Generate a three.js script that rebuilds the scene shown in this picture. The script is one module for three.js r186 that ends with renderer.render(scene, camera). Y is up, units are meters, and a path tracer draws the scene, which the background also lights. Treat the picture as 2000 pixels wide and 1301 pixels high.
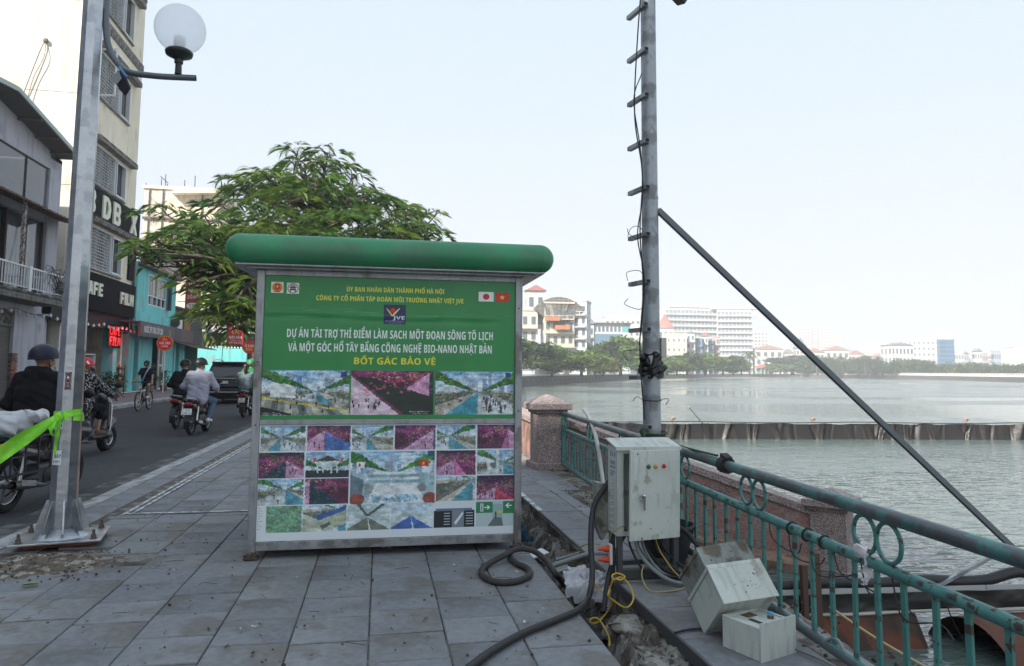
import * as THREE from 'three';
import { mergeGeometries } from 'three/addons/utils/BufferGeometryUtils.js';
import { RoundedBoxGeometry } from 'three/addons/geometries/RoundedBoxGeometry.js';

// ---------------------------------------------------------------- camera, sky, sun, air, exposure
// x runs across the street towards the lake, -z along the street, y up; the pavement is y = 0
const scene = new THREE.Scene();
const FOCAL = 1400, PHOTO_W = 2000, PHOTO_H = 1301, CENTRE_X = 1000, CENTRE_Y = 602;
const camera = new THREE.PerspectiveCamera(2 * Math.atan(PHOTO_H / 2 / FOCAL) * 180 / Math.PI, PHOTO_W / PHOTO_H, 0.1, 6000);
camera.position.set(0, 1.4, 0);
camera.rotation.order = 'YXZ';
camera.rotation.set(4.97 * Math.PI / 180, -10.3 * Math.PI / 180, 0.43 * Math.PI / 180);
camera.setViewOffset(PHOTO_W, PHOTO_H, 0, PHOTO_H / 2 - CENTRE_Y, PHOTO_W, PHOTO_H);
camera.updateMatrixWorld(true);

const SUN = new THREE.Vector3(-0.60, 0.62, 0.52).normalize();
{
  const w = 512, h = 256, data = new Float32Array(w * h * 4), d = new THREE.Vector3();
  for (let r = 0; r < h; r++) for (let c = 0; c < w; c++) {
    const up = ((r + 0.5) / h - 0.5) * Math.PI, az = ((c + 0.5) / w - 0.5) * 2 * Math.PI;
    d.set(Math.cos(az) * Math.cos(up), Math.sin(up), Math.sin(az) * Math.cos(up));
    const e = Math.max(0, d.y), k = Math.pow(1 - e, 2.6), glow = Math.pow(Math.max(0, d.dot(SUN)), 6) * 0.30;
    const hz = [0.455, 0.462, 0.492], zn = [0.315, 0.388, 0.47];
    for (let i = 0; i < 3; i++) data[(r * w + c) * 4 + i] = zn[i] + (hz[i] - zn[i]) * k + glow * [1, 0.95, 0.85][i];
    data[(r * w + c) * 4 + 3] = 1;
  }
  const sky = new THREE.DataTexture(data, w, h, THREE.RGBAFormat, THREE.FloatType);
  sky.mapping = THREE.EquirectangularReflectionMapping; sky.magFilter = THREE.LinearFilter; sky.needsUpdate = true;
  scene.background = sky; scene.environment = sky;
}
const sun = new THREE.DirectionalLight(new THREE.Color(1, 0.93, 0.82), 4.6);
sun.target.position.set(0, 0, -15); sun.position.copy(SUN).multiplyScalar(120).add(sun.target.position);
sun.castShadow = true; sun.shadow.mapSize.set(4096, 4096); sun.shadow.radius = 2.2;
Object.assign(sun.shadow.camera, { left: -90, right: 90, top: 90, bottom: -90, near: 1, far: 400 });
scene.add(sun, sun.target);
scene.fog = new THREE.FogExp2(new THREE.Color(0.93, 0.96, 1.0), 0.0011);
const renderer = new THREE.WebGLRenderer({ antialias: true });
renderer.toneMapping = THREE.LinearToneMapping;
renderer.toneMappingExposure = 2.2;
renderer.shadowMap.enabled = true;

// ---------------------------------------------------------------- survey: where a sight line meets a known plane of the place
const V = (x, y, z) => new THREE.Vector3(x, y, z);
function sight(px, py) { return V((px - CENTRE_X) / FOCAL, (CENTRE_Y - py) / FOCAL, -1).applyQuaternion(camera.quaternion); }
const EYE = camera.position.clone();
function onLevel(px, py, y = 0) { const s = sight(px, py); return EYE.clone().addScaledVector(s, (y - EYE.y) / s.y); }
function onFront(px, py, z) { const s = sight(px, py); return EYE.clone().addScaledVector(s, (z - EYE.z) / s.z); }
function onSide(px, py, x) { const s = sight(px, py); return EYE.clone().addScaledVector(s, (x - EYE.x) / s.x); }
function atRange(px, py, r) { return EYE.clone().addScaledVector(sight(px, py), r); }   // r = depth along the lens axis

// ---------------------------------------------------------------- random numbers and noise
function rng(seed) { let s = seed >>> 0; return () => { s = (s + 0x6d2b79f5) >>> 0; let t = Math.imul(s ^ (s >>> 15), 1 | s); t = (t + Math.imul(t ^ (t >>> 7), 61 | t)) ^ t; return ((t ^ (t >>> 14)) >>> 0) / 4294967296; }; }
function hash2(x, y, s) { let h = Math.imul(x | 0, 374761393) ^ Math.imul(y | 0, 668265263) ^ Math.imul(s | 0, 974634541); h = Math.imul(h ^ (h >>> 13), 1274126177); return ((h ^ (h >>> 16)) >>> 0) / 4294967296; }
function vnoise(x, y, per, s) {
  const xi = Math.floor(x), yi = Math.floor(y), m = (a) => ((a % per) + per) % per; let u = x - xi, v = y - yi;
  u = u * u * (3 - 2 * u); v = v * v * (3 - 2 * v);
  const a = hash2(m(xi), m(yi), s), b = hash2(m(xi + 1), m(yi), s), c = hash2(m(xi), m(yi + 1), s), d = hash2(m(xi + 1), m(yi + 1), s);
  return a + (b - a) * u + (c - a) * v + (a - b - c + d) * u * v;
}
function fbm(u, v, f, oct, s, gain = 0.5) { let a = 1, t = 0, n = 0; for (let i = 0; i < oct; i++) { t += a * vnoise(u * f, v * f, f, s + i * 17); n += a; a *= gain; f *= 2; } return t / n; }
const sstep = (a, b, x) => { const t = Math.min(1, Math.max(0, (x - a) / (b - a))); return t * t * (3 - 2 * t); };
const lerp = (a, b, t) => a + (b - a) * t;
const toS = (c) => { c = Math.min(1, Math.max(0, c)); return 255 * (c <= 0.0031308 ? 12.92 * c : 1.055 * Math.pow(c, 1 / 2.4) - 0.055); };

// ---------------------------------------------------------------- textures
function repeatTex(tex, metres) { tex.wrapS = tex.wrapT = THREE.RepeatWrapping; tex.repeat.set(1 / metres, 1 / metres); return tex; }
function greyTex(n, metres, f) {
  const d = new Uint8Array(n * n * 4);
  for (let y = 0; y < n; y++) for (let x = 0; x < n; x++) { const v = Math.max(0, Math.min(255, f(x / n, y / n) * 255)), i = (y * n + x) * 4; d[i] = d[i + 1] = d[i + 2] = v; d[i + 3] = 255; }
  const t = new THREE.DataTexture(d, n, n); t.magFilter = THREE.LinearFilter; t.needsUpdate = true; return repeatTex(t, metres);
}
function colTex(n, metres, f) {                                      // f returns linear r, g, b
  const d = new Uint8Array(n * n * 4);
  for (let y = 0; y < n; y++) for (let x = 0; x < n; x++) { const c = f(x / n, y / n), i = (y * n + x) * 4; for (let k = 0; k < 3; k++) d[i + k] = toS(c[k]); d[i + 3] = 255; }
  const t = new THREE.DataTexture(d, n, n); t.colorSpace = THREE.SRGBColorSpace; t.magFilter = THREE.LinearFilter; t.needsUpdate = true; return repeatTex(t, metres);
}
function canvasTex(w, h, draw) {
  const c = document.createElement('canvas'); c.width = w; c.height = h; const g = c.getContext('2d'); draw(g, w, h);
  const t = new THREE.CanvasTexture(c); t.colorSpace = THREE.SRGBColorSpace; return t;
}
const bumpFine = greyTex(512, 0.5, (u, v) => fbm(u, v, 16, 5, 3));
const bumpCoarse = greyTex(512, 3, (u, v) => fbm(u, v, 8, 6, 9));
const bumpRough = greyTex(512, 1.2, (u, v) => { const a = fbm(u, v, 12, 5, 21, 0.6); return a * a * 1.4; });

// mottled colour: base tone, darker blotches, fine grain, optional second tone
function mottled(n, metres, base, { blot = 0.25, grain = 0.12, tone = null, toneAt = 0.55, toneW = 0.12, freq = 4, seed = 1, streak = 0 } = {}) {
  return colTex(n, metres, (u, v) => {
    let k = 1 - blot * (fbm(u, v, freq, 5, seed) - 0.5) * 2 + grain * (hash2(u * n, v * n, seed) - 0.5) * 2 * 0.6 + grain * (fbm(u, v, freq * 16, 2, seed + 5) - 0.5);
    if (streak) k *= 1 - streak * sstep(0.5, 0.8, fbm(u, v * 0.125, freq * 8, 3, seed + 60));
    let c = [base[0] * k, base[1] * k, base[2] * k];
    if (tone) { const t = sstep(toneAt - toneW, toneAt + toneW, fbm(u, v, freq * 2, 5, seed + 31)); c = c.map((x, i) => lerp(x, tone[i] * k, t)); }
    return c;
  });
}
function M(name, color, roughness = 0.8, metalness = 0, more = {}) {
  const m = new THREE.MeshPhysicalMaterial({ color: new THREE.Color().setRGB(...color), roughness, metalness, ...more });
  m.name = name; return m;
}
const tex = (name, map, roughness = 0.85, metalness = 0, more = {}) => M(name, [1, 1, 1], roughness, metalness, { map, ...more });

// ---------------------------------------------------------------- geometry helpers
function boxUV(g) {                                                  // uv in metres by the face's main direction
  g = g.index ? g.toNonIndexed() : g;
  const p = g.attributes.position, uv = new Float32Array(p.count * 2), a = V(), b = V(), c = V(), n = V();
  for (let i = 0; i < p.count; i += 3) {
    a.fromBufferAttribute(p, i); b.fromBufferAttribute(p, i + 1); c.fromBufferAttribute(p, i + 2);
    n.copy(b).sub(a).cross(c.clone().sub(a)); const x = Math.abs(n.x), y = Math.abs(n.y), z = Math.abs(n.z);
    [a, b, c].forEach((q, k) => { const j = (i + k) * 2; if (y >= x && y >= z) { uv[j] = q.x; uv[j + 1] = q.z; } else if (x >= z) { uv[j] = q.z; uv[j + 1] = q.y; } else { uv[j] = q.x; uv[j + 1] = q.y; } });
  }
  g.setAttribute('uv', new THREE.BufferAttribute(uv, 2)); return g;
}
const E = (x = 0, y = 0, z = 0) => new THREE.Euler(x, y, z, 'YXZ');
function place(g, at = [0, 0, 0], rot = [0, 0, 0], s = [1, 1, 1]) {
  return g.applyMatrix4(new THREE.Matrix4().compose(V(...at), new THREE.Quaternion().setFromEuler(E(...rot)), V(...s)));
}
const box = (w, h, d, at, rot) => place(new THREE.BoxGeometry(w, h, d), at, rot);
const span = (x0, x1, y0, y1, z0, z1) => box(Math.abs(x1 - x0), Math.abs(y1 - y0), Math.abs(z1 - z0), [(x0 + x1) / 2, (y0 + y1) / 2, (z0 + z1) / 2]);
const rbox = (w, h, d, r, at, rot, seg = 2) => place(new RoundedBoxGeometry(w, h, d, seg, r), at, rot);
const cyl = (r0, r1, h, at, rot, n = 16) => place(new THREE.CylinderGeometry(r1, r0, h, n), at, rot);   // r0 bottom, r1 top
const ball = (r, at, s = [1, 1, 1], n = 16) => place(new THREE.SphereGeometry(r, n, Math.ceil(n * 0.7)), at, [0, 0, 0], s);
const torus = (R, r, at, rot, n = 32, k = 10, arc = Math.PI * 2) => place(new THREE.TorusGeometry(R, r, k, n, arc), at, rot);
const lathe = (pts, at, rot, n = 24) => place(new THREE.LatheGeometry(pts.map((p) => new THREE.Vector2(p[0], p[1])), n), at, rot);
const v3 = (p) => (p.isVector3 ? p : V(...p));
function rod(a, b, r0, r1 = r0, n = 10) {                             // a straight bar between two points
  a = v3(a); b = v3(b); const d = b.clone().sub(a), l = d.length();
  return new THREE.CylinderGeometry(r1, r0, l, n).applyMatrix4(new THREE.Matrix4().compose(a.clone().add(b).multiplyScalar(0.5), new THREE.Quaternion().setFromUnitVectors(V(0, 1, 0), d.normalize()), V(1, 1, 1)));
}
function bar(a, b, w, h = w) {                                        // a square bar between two points
  a = v3(a); b = v3(b); const l = a.distanceTo(b), g = new THREE.BoxGeometry(w, h, l), m = new THREE.Matrix4().lookAt(a, b, Math.abs(b.y - a.y) > 0.98 * l ? V(1, 0, 0) : V(0, 1, 0));
  return g.applyMatrix4(m.setPosition(a.clone().add(b).multiplyScalar(0.5)));
}
function tube(pts, r, n = 40, k = 8, closed = false, tension = 0.5) { return new THREE.TubeGeometry(new THREE.CatmullRomCurve3(pts.map(v3), closed, 'catmullrom', tension), n, r, k, closed); }
function taper(pts, radii, n = 14, k = 7) {                           // limb: tube with changing radius
  const c = new THREE.CatmullRomCurve3(pts.map(v3)), g = new THREE.TubeGeometry(c, n, 1, k), p = g.attributes.position, q = V();
  for (let i = 0; i <= n; i++) { const t = i / n, f = t * (radii.length - 1), j = Math.min(radii.length - 2, Math.floor(f)), r = lerp(radii[j], radii[j + 1], f - j); c.getPointAt(t, q);
    for (let m = 0; m <= k; m++) { const id = i * (k + 1) + m; p.setXYZ(id, q.x + (p.getX(id) - q.x) * r, q.y + (p.getY(id) - q.y) * r, q.z + (p.getZ(id) - q.z) * r); } }
  return g;
}
function plate(shapePts, depth, bevel = 0) {                          // outline in x, y pulled along +z
  const s = new THREE.Shape(shapePts.map((p) => new THREE.Vector2(p[0], p[1])));
  return new THREE.ExtrudeGeometry(s, { depth, bevelEnabled: bevel > 0, bevelSize: bevel, bevelThickness: bevel, bevelSegments: 1, curveSegments: 8 });
}
function join(list, keepUV = false) {
  list = [list].flat(9).map((g) => { const h = keepUV ? (g.index ? g.toNonIndexed() : g) : boxUV(g); for (const k of Object.keys(h.attributes)) if (!['position', 'normal', 'uv'].includes(k)) h.deleteAttribute(k); h.clearGroups(); return h; });
  return list.length === 1 ? list[0] : mergeGeometries(list);
}
function crumple(g, amp, freq, seed = 1) {                            // push the surface in and out by noise
  const p = g.attributes.position; 
  for (let i = 0; i < p.count; i++) { const x = p.getX(i), y = p.getY(i), z = p.getZ(i), n = (s) => vnoise(x * freq + y * freq * 0.7 + 50, z * freq - y * freq * 0.6 + 50 + s, 4096, seed + s) - 0.5; p.setXYZ(i, x + n(1) * amp * 2, y + n(2) * amp * 2, z + n(3) * amp * 2); }
  g.computeVertexNormals(); return g;
}

// ---------------------------------------------------------------- things, parts, setting
const taken = new Map();
function numbered(n) { const k = taken.get(n) || 0; taken.set(n, k + 1); return k ? `${n}_${String(k).padStart(3, '0')}` : n; }
function tag(o, label, category, group) { o.userData = { label, category }; if (group) o.userData.group = group; return o; }
function thing(name, label, category, at = [0, 0, 0], turn = 0, group) {
  const o = new THREE.Group(); o.name = numbered(name); scene.add(o);
  if (at.isVector3) o.position.copy(at); else o.position.set(...at);
  o.rotation.y = turn; return tag(o, label, category, group);
}
function part(parent, name, geos, material, more = {}) {
  const m = new THREE.Mesh(more.raw ? geos : join([geos], more.keepUV), material); m.castShadow = m.receiveShadow = true; m.name = name; parent.add(m);
  if (more.label) m.userData.label = more.label; if (more.stuff) m.userData.kind = 'stuff'; return m;
}
function solo(name, geos, material, label, category, group, more = {}) {  // a thing that is one mesh
  const m = part(scene, numbered(name), geos, material, more); return tag(m, label, category, group);
}
function struct(name, geos, material, more = {}) { const m = part(scene, numbered(name), geos, material, more); m.userData.kind = 'structure'; return m; }
function structGroup(name) { const g = new THREE.Group(); g.name = numbered(name); g.userData.kind = 'structure'; scene.add(g); return g; }
function stuff(name, obj, label) { obj.name = numbered(name); obj.userData = { kind: 'stuff', label }; obj.castShadow = obj.receiveShadow = true; scene.add(obj); return obj; }
function instanced(geo, material, mats, colors) {
  const m = new THREE.InstancedMesh(geo, material, mats.length); mats.forEach((x, i) => m.setMatrixAt(i, x)); if (colors) colors.forEach((c, i) => m.setColorAt(i, c));
  m.castShadow = m.receiveShadow = true; return m;
}
const mtx = (at, rot = [0, 0, 0], s = 1) => new THREE.Matrix4().compose(v3(at), new THREE.Quaternion().setFromEuler(E(...rot)), typeof s === 'number' ? V(s, s, s) : V(...s));
// ---------------------------------------------------------------- shared materials
const asphaltTex = mottled(512, 2.4, [0.036, 0.037, 0.042], { blot: 0.28, grain: 0.55, freq: 3, seed: 11 });
const soilTex = mottled(512, 1.1, [0.105, 0.088, 0.075], { blot: 0.6, grain: 0.6, tone: [0.2, 0.19, 0.175], toneAt: 0.56, toneW: 0.05, freq: 5, seed: 23 });
const rubbleTex = mottled(512, 0.8, [0.21, 0.20, 0.185], { blot: 0.7, grain: 0.5, tone: [0.08, 0.066, 0.056], toneAt: 0.52, toneW: 0.08, freq: 5, seed: 29 });
const slabTex = mottled(1024, 1.9, [0.205, 0.213, 0.226], { blot: 0.24, grain: 0.34, tone: [0.165, 0.16, 0.155], toneAt: 0.60, toneW: 0.12, freq: 4, seed: 41 });
const concreteTex = mottled(512, 1.6, [0.27, 0.27, 0.265], { blot: 0.4, grain: 0.25, tone: [0.15, 0.14, 0.13], toneAt: 0.6, freq: 4, seed: 47 });
const stuccoStain = (base, seed, stain = [0.3, 0.27, 0.22], at = 0.68) => mottled(512, 4.5, base, { blot: 0.16, grain: 0.06, tone: stain, toneAt: at, toneW: 0.1, freq: 3, seed, streak: 0.22 });
const mAsphalt = tex('asphalt', asphaltTex, 0.9, 0, { bumpMap: bumpFine, bumpScale: 0.006 });
const mSoil = tex('soil', soilTex, 0.98, 0, { bumpMap: bumpRough, bumpScale: 0.03 });
const mRubble = tex('rubble', rubbleTex, 0.97, 0, { bumpMap: bumpRough, bumpScale: 0.025 });
const mConcrete = tex('concrete', concreteTex, 0.9, 0, { bumpMap: bumpFine, bumpScale: 0.006 });
const mKerb = tex('kerb_concrete', mottled(512, 1.3, [0.33, 0.335, 0.34], { blot: 0.32, grain: 0.3, tone: [0.2, 0.185, 0.17], toneAt: 0.6, freq: 5, seed: 52 }), 0.88, 0, { bumpMap: bumpFine, bumpScale: 0.006 });
const mPaintLine = tex('worn_white_paint', mottled(256, 0.9, [0.62, 0.62, 0.60], { blot: 0.3, grain: 0.4, tone: [0.27, 0.28, 0.3], toneAt: 0.52, toneW: 0.08, freq: 8, seed: 55 }), 0.8);
const slabTints = [[1, 1, 1], [0.94, 0.95, 0.96], [1.05, 1.04, 1.02], [0.97, 0.95, 0.93], [0.9, 0.91, 0.93]];
const mSlabs = slabTints.map((c, i) => { const m = tex('paving_' + i, slabTex, 0.82, 0, { bumpMap: bumpFine, bumpScale: 0.003 }); m.color.setRGB(...c); return m; });

function sheet(x0, x1, z0, z1, nx, nz, fy) {
  const g = new THREE.PlaneGeometry(x1 - x0, z1 - z0, nx, nz).rotateX(-Math.PI / 2).translate((x0 + x1) / 2, 0, (z0 + z1) / 2), p = g.attributes.position;
  for (let i = 0; i < p.count; i++) p.setY(i, fy(p.getX(i), p.getZ(i)));
  g.computeVertexNormals(); return g;
}
function smooth(g) { return boxUVkeepNormals(g); }
function boxUVkeepNormals(g) { return boxUV(g); }

// ---------------------------------------------------------------- land, lake
const WATER = -1.0;
const shoreFar = [[1020, 754], [1080, 750], [1160, 745.6], [1240, 741.5], [1300, 739.5], [1380, 737.2], [1450, 735.6]].map(([x, y]) => onLevel(x, y, WATER));
const shoreEast = [[1560, 735.8], [1640, 737.5], [1760, 740], [1880, 743.5], [2000, 747], [2150, 752]].map(([x, y]) => onLevel(x, y, WATER));
const railX = (z) => 1.98 - 0.061 * z;                                // line of the lakeside railing
{
  const near = [[railX(30) + 0.3, 40], [railX(0) + 0.22, 0], [railX(-10.2) + 0.3, -10.2], [2.85, -14], [6, -40], [14, -80]];
  const lake = [...near, ...shoreFar.map((p) => [p.x, p.z]), ...shoreEast.map((p) => [p.x, p.z]), [260, -60], [240, 60]];
  const s = new THREE.Shape([[-2500, -2500], [2500, -2500], [2500, 2500], [-2500, 2500]].map((p) => new THREE.Vector2(p[0], -p[1])));
  s.holes.push(new THREE.Path(lake.map((p) => new THREE.Vector2(p[0], -p[1]))));
  struct('ground', new THREE.ShapeGeometry(s).rotateX(-Math.PI / 2).translate(0, -0.5, 0), mSoil);
  const bed = new THREE.PlaneGeometry(1400, 1400).rotateX(-Math.PI / 2).translate(150, -3.2, -300);
  struct('lake_bed', bed, mSoil);
  const ripple = greyTex(1024, 9, (u, v) => {
    const w = fbm(u + 0.02 * fbm(u, v, 6, 3, 71), v, 14, 4, 63, 0.5), big = fbm(u, v, 4, 2, 65);
    return 0.72 * (1 - Math.abs(2 * w - 1)) + 0.28 * big;
  });
  const wind = greyTex(512, 1, (u, v) => 0.12 + 0.88 * sstep(0.44, 0.62, fbm(u, v, 5, 5, 67))); wind.repeat.set(1 / 85, 1 / 38);
  const mWater = M('lake_water', [0.088, 0.118, 0.108], 0.2, 0, { ior: 1.42, bumpMap: ripple, bumpScale: 0.05, roughnessMap: wind });
  ripple.repeat.set(1 / 7, 1 / 3.2);                                  // wind from the side: crests run along x
  struct('water', new THREE.PlaneGeometry(620, 620, 1, 1).rotateX(-Math.PI / 2).translate(180, WATER, -220), mWater);
}
// ---------------------------------------------------------------- road, kerbs, pavements
const ROAD0 = -9.4, ROAD1 = -3.07, KERB1 = -2.84, EDGE = 1.17;
struct('road', span(ROAD0, ROAD1, -0.4, -0.1, -150, 30), mAsphalt);
{
  const r = rng(5), pts = [];                                          // dusty gutter strip beside the kerb
  struct('gutter', sheet(ROAD1 - 0.42, ROAD1, -40, 4, 4, 160, (x, z) => -0.094 + 0.006 * (x - ROAD1)), tex('gutter_dust', mottled(512, 1.7, [0.15, 0.148, 0.145], { blot: 0.5, grain: 0.4, tone: [0.055, 0.056, 0.06], toneAt: 0.5, toneW: 0.1, freq: 4, seed: 81 }), 0.92));
}
function kerb(name, x0, x1, y0, z0, z1, len, outer, seed) {             // outer: which side slopes down to the road
  const g = structGroup(name), r = rng(seed), shapes = [0, 1, 2].map((k) => {
    const o = outer > 0 ? x1 : x0, i = outer > 0 ? x0 : x1, s = Math.sign(i - o);
    return join(new THREE.ExtrudeGeometry(new THREE.Shape([[o, y0 - 0.25], [o, y0 - 0.075], [o + s * 0.018, y0 - 0.03], [o + s * 0.05, y0 - 0.008], [i, y0], [i, y0 - 0.25]].map((p) => new THREE.Vector2(...p))), { depth: len - 0.012, bevelEnabled: true, bevelSize: 0.004, bevelThickness: 0.004, bevelSegments: 1 }).translate(0, 0, k * 0.37));
  });
  let n = 0;
  for (let z = z0; z > z1; z -= len) { const k = n++ % 3, m = part(g, 'kerb_stone', shapes[k], mKerb, { raw: true }); m.position.set((r() - 0.5) * 0.008, (r() - 0.5) * 0.006, z - len - k * 0.37); }
  return g;
}
kerb('kerb', ROAD1, KERB1, 0, 3, -46, 1.0, -1, 7);
kerb('far_kerb', ROAD0 - 0.28, ROAD0, 0.05, -14, -74, 1.0, 1, 8);
struct('far_pavement', [span(-13.6, ROAD0 - 0.28, -0.3, 0.035, -90, 20)], tex('far_paving', mottled(512, 2, [0.15, 0.15, 0.155], { blot: 0.4, grain: 0.25, freq: 4, seed: 85 }), 0.9));

// chamfered paving slabs, a few shapes with their own stretch of stain each
function slabGeo(w, d, u, v) {
  const t = 0.04, b = 0.005, g = new THREE.BufferGeometry(), P = [], add = (...q) => { for (const i of [0, 1, 2, 0, 2, 3]) P.push(...q[i]); };
  const c = (i, y) => [[-w / 2 + i, y, d / 2 - i], [w / 2 - i, y, d / 2 - i], [w / 2 - i, y, -d / 2 + i], [-w / 2 + i, y, -d / 2 + i]], top = c(b, 0), mid = c(0, -b), low = c(0, -t);
  add(...top);
  for (let k = 0; k < 4; k++) { const n = (k + 1) % 4; add(mid[k], mid[n], top[n], top[k]); add(low[k], low[n], mid[n], mid[k]); }
  g.setAttribute('position', new THREE.BufferAttribute(new Float32Array(P), 3)); g.computeVertexNormals(); boxUV(g);
  const a = g.attributes.uv; for (let i = 0; i < a.count; i++) a.setXY(i, a.getX(i) + u, a.getY(i) + v);
  return g;
}
const dirtHole = (x, z) => ((x + 2.42) / 0.62) ** 2 + ((z + 5.72) / 0.42) ** 2 < 1 || ((x + 2.7) / 0.5) ** 2 + ((z + 5.5) / 0.34) ** 2 < 1;
{
  const g = structGroup('pavement'), r = rng(31), T = 0.4, TZ = 0.372, J = 0.007;
  const shapes = [...Array(9)].map((_, i) => slabGeo(T - J, TZ - J * 1.6, r() * 2, r() * 2)), border = [...Array(4)].map(() => slabGeo(0.29, TZ - J * 1.6, r() * 2, r() * 2));
  part(g, 'bedding', [span(KERB1 - 0.02, EDGE - 0.01, -0.3, -0.014, -120, 3), span(EDGE - 0.01, 2.6, -0.3, -0.014, -90, -8.7)], mSoil);
  const rest = [], cells = [];
  for (let row = 0; row < 95; row++) for (let c = 0; c < 10; c++) {
    const x = EDGE - T / 2 - c * T, z = 2 - 0.13 - row * TZ - hash2(c, 5, 7) * 0.3;
    if (c === 9) cells.push([KERB1 + 0.15, z, true]); else cells.push([x, z, false]);
  }
  for (let row = 28; row < 95; row++) for (let c = 1; c < 4; c++) cells.push([EDGE - T / 2 + c * T, 2 - 0.13 - row * TZ, false]);
  cells.sort((a, b) => Math.hypot(a[0] - 0.4, a[1] + 3) - Math.hypot(b[0] - 0.4, b[1] + 3));
  let n = 0;
  for (const [x, z, edge] of cells) {
    if (dirtHole(x, z) || z > -1.6 && n > 330) { continue; }
    const geo = edge ? border[Math.floor(r() * 4)] : shapes[Math.floor(r() * 9)], m = mSlabs[Math.floor(r() * 5)];
    const y = (r() - 0.5) * 0.006, rx = (r() - 0.5) * 0.008, rz = (r() - 0.5) * 0.008, ry = (r() - 0.5) * 0.006;
    if (z > -1.8) continue;
    if (n++ < 290) { const t = part(g, 'paving_slab', geo, m, { raw: true }); t.position.set(x, y, z); t.rotation.set(rx, ry, rz); }
    else rest.push(geo.clone().applyMatrix4(mtx([x, y, z], [rx, ry, rz])));
  }
  const far = part(g, 'paving_slab', rest, mSlabs[0], { keepUV: true, stuff: true });
  // painted parking bay lines
  const L = (x0, x1, z0, z1) => span(x0, x1, 0.0075, 0.011, z0, z1);
  part(g, 'painted_line', [L(-2.39, -2.355, -7.5, -26), L(-2.325, -2.29, -7.5, -26), L(-2.39, -0.9, -7.52, -7.56), L(-2.28, -0.2, -11.6, -11.66), L(-2.28, 0.4, -15.6, -15.66), L(-2.28, 0.4, -19.6, -19.66)], mPaintLine);
  // strip of paving between the trench and the railing
  const s = structGroup('lakeside_paving');
  part(s, 'bedding', [span(1.585, 2.15, -0.38, -0.03, -8.7, 2.5)], mRubble);
  const sg = [...Array(5)].map(() => slabGeo(0.4 - J, T - J, r() * 2, r() * 2)), bg = [...Array(3)].map(() => slabGeo(0.15 - J, T * 2 - J, r() * 2, r() * 2)), wide = [...Array(4)].map(() => slabGeo(0.6 - J, 0.5 - J, r() * 2, r() * 2));
  for (let z = -4.9; z > -11.6; z -= T) { const t = part(s, 'paving_slab', sg[Math.floor(r() * 5)], mSlabs[Math.floor(r() * 5)], { raw: true }); t.position.set(1.79, r() * 0.004, z); if (Math.round(z / T) % 2) { const b = part(s, 'paving_slab', bg[Math.floor(r() * 3)], mSlabs[Math.floor(r() * 5)], { raw: true }); b.position.set(2.07, 0, z); } }
  for (let z = -4.42; z < 1; z += 0.5) { const t = part(s, 'paving_slab', wide[Math.floor(r() * 4)], mSlabs[Math.floor(r() * 5)], { raw: true }); t.position.set(1.885, r() * 0.004, z); }
  part(s, 'edge_strip', [bar([1.575, -0.028, -4.7], [1.575, -0.028, 1.5], 0.012, 0.07)], M('edge_steel', [0.09, 0.09, 0.095], 0.6, 0.4));
  struct('white_edge', [bar([1.60, 0.006, -7.15], [1.60, 0.006, -9.2], 0.05, 0.012)], mPaintLine);
}
// bare soil along the railing, the trench, and the hole at the lamp post
const nz2 = (x, z, f, s) => vnoise(x * f + 200, z * f + 200, 8192, s) - 0.5;
struct('soil_verge', sheet(2.12, 3.1, -10.9, 3, 30, 300, (x, z) => -0.03 + 0.05 * nz2(x, z, 4, 3) + 0.03 * nz2(x, z, 13, 4) - (x > railX(z) + 0.2 ? 0.6 * (x - railX(z) - 0.2) : 0)), mSoil);
struct('quay_wall', [0, 1, 2, 3, 4, 5, 6].map((i) => { const z0 = 3 - i * 2, z1 = z0 - 2; return new THREE.BoxGeometry(0.3, 1.9, 2.03).applyMatrix4(mtx([railX((z0 + z1) / 2) + 0.12, -1.06, (z0 + z1) / 2], [0, 0.061, 0])); }), mConcrete);
struct('trench', sheet(EDGE - 0.06, 1.62, -8.75, 2.5, 44, 900, (x, z) => {
  const t = (x - EDGE) / 0.42, ragged = 0.1 * nz2(x, z, 5, 6);
  let y = -0.30 + 0.10 * nz2(x, z, 6, 7) + 0.05 * nz2(x, z, 17, 8) + 0.03 * nz2(x, z, 40, 9);
  const lump = sstep(0.30 + ragged, 0.58 + ragged, t) * sstep(-4.55, -4.3, z);              // broken concrete bed along the slabs
  y += lump * (0.22 + 0.05 * nz2(x, z, 9, 12) + 0.03 * nz2(x, z, 31, 13));
  const bank = sstep(0.35, 0.9, t) * sstep(-5.2, -5.6, z); y += bank * 0.18;
  if (t < 0.04) y = -0.36; if (t > 0.97) y = Math.min(y, -0.06);
  return y + sstep(-8.3, -8.7, z) * 0.2;
}), mRubble);
struct('dirt_patch', sheet(-3.0, -1.75, -6.6, -5.2, 110, 110, (x, z) => { const a = Math.max(0, 1 - ((x + 2.4) / 0.55) ** 2 - ((z + 5.75) / 0.45) ** 2); return -0.022 + a * 0.035 + 0.034 * nz2(x, z, 9, 15) * (a > 0 ? 1 : 0.4) + 0.02 * nz2(x, z, 27, 16); }), tex('dirt_crumbs', mottled(512, 0.6, [0.135, 0.105, 0.08], { blot: 0.8, grain: 0.9, tone: [0.3, 0.28, 0.25], toneAt: 0.6, toneW: 0.05, freq: 6, seed: 90 }), 0.98, 0, { bumpMap: bumpRough, bumpScale: 0.02 }));

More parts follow.
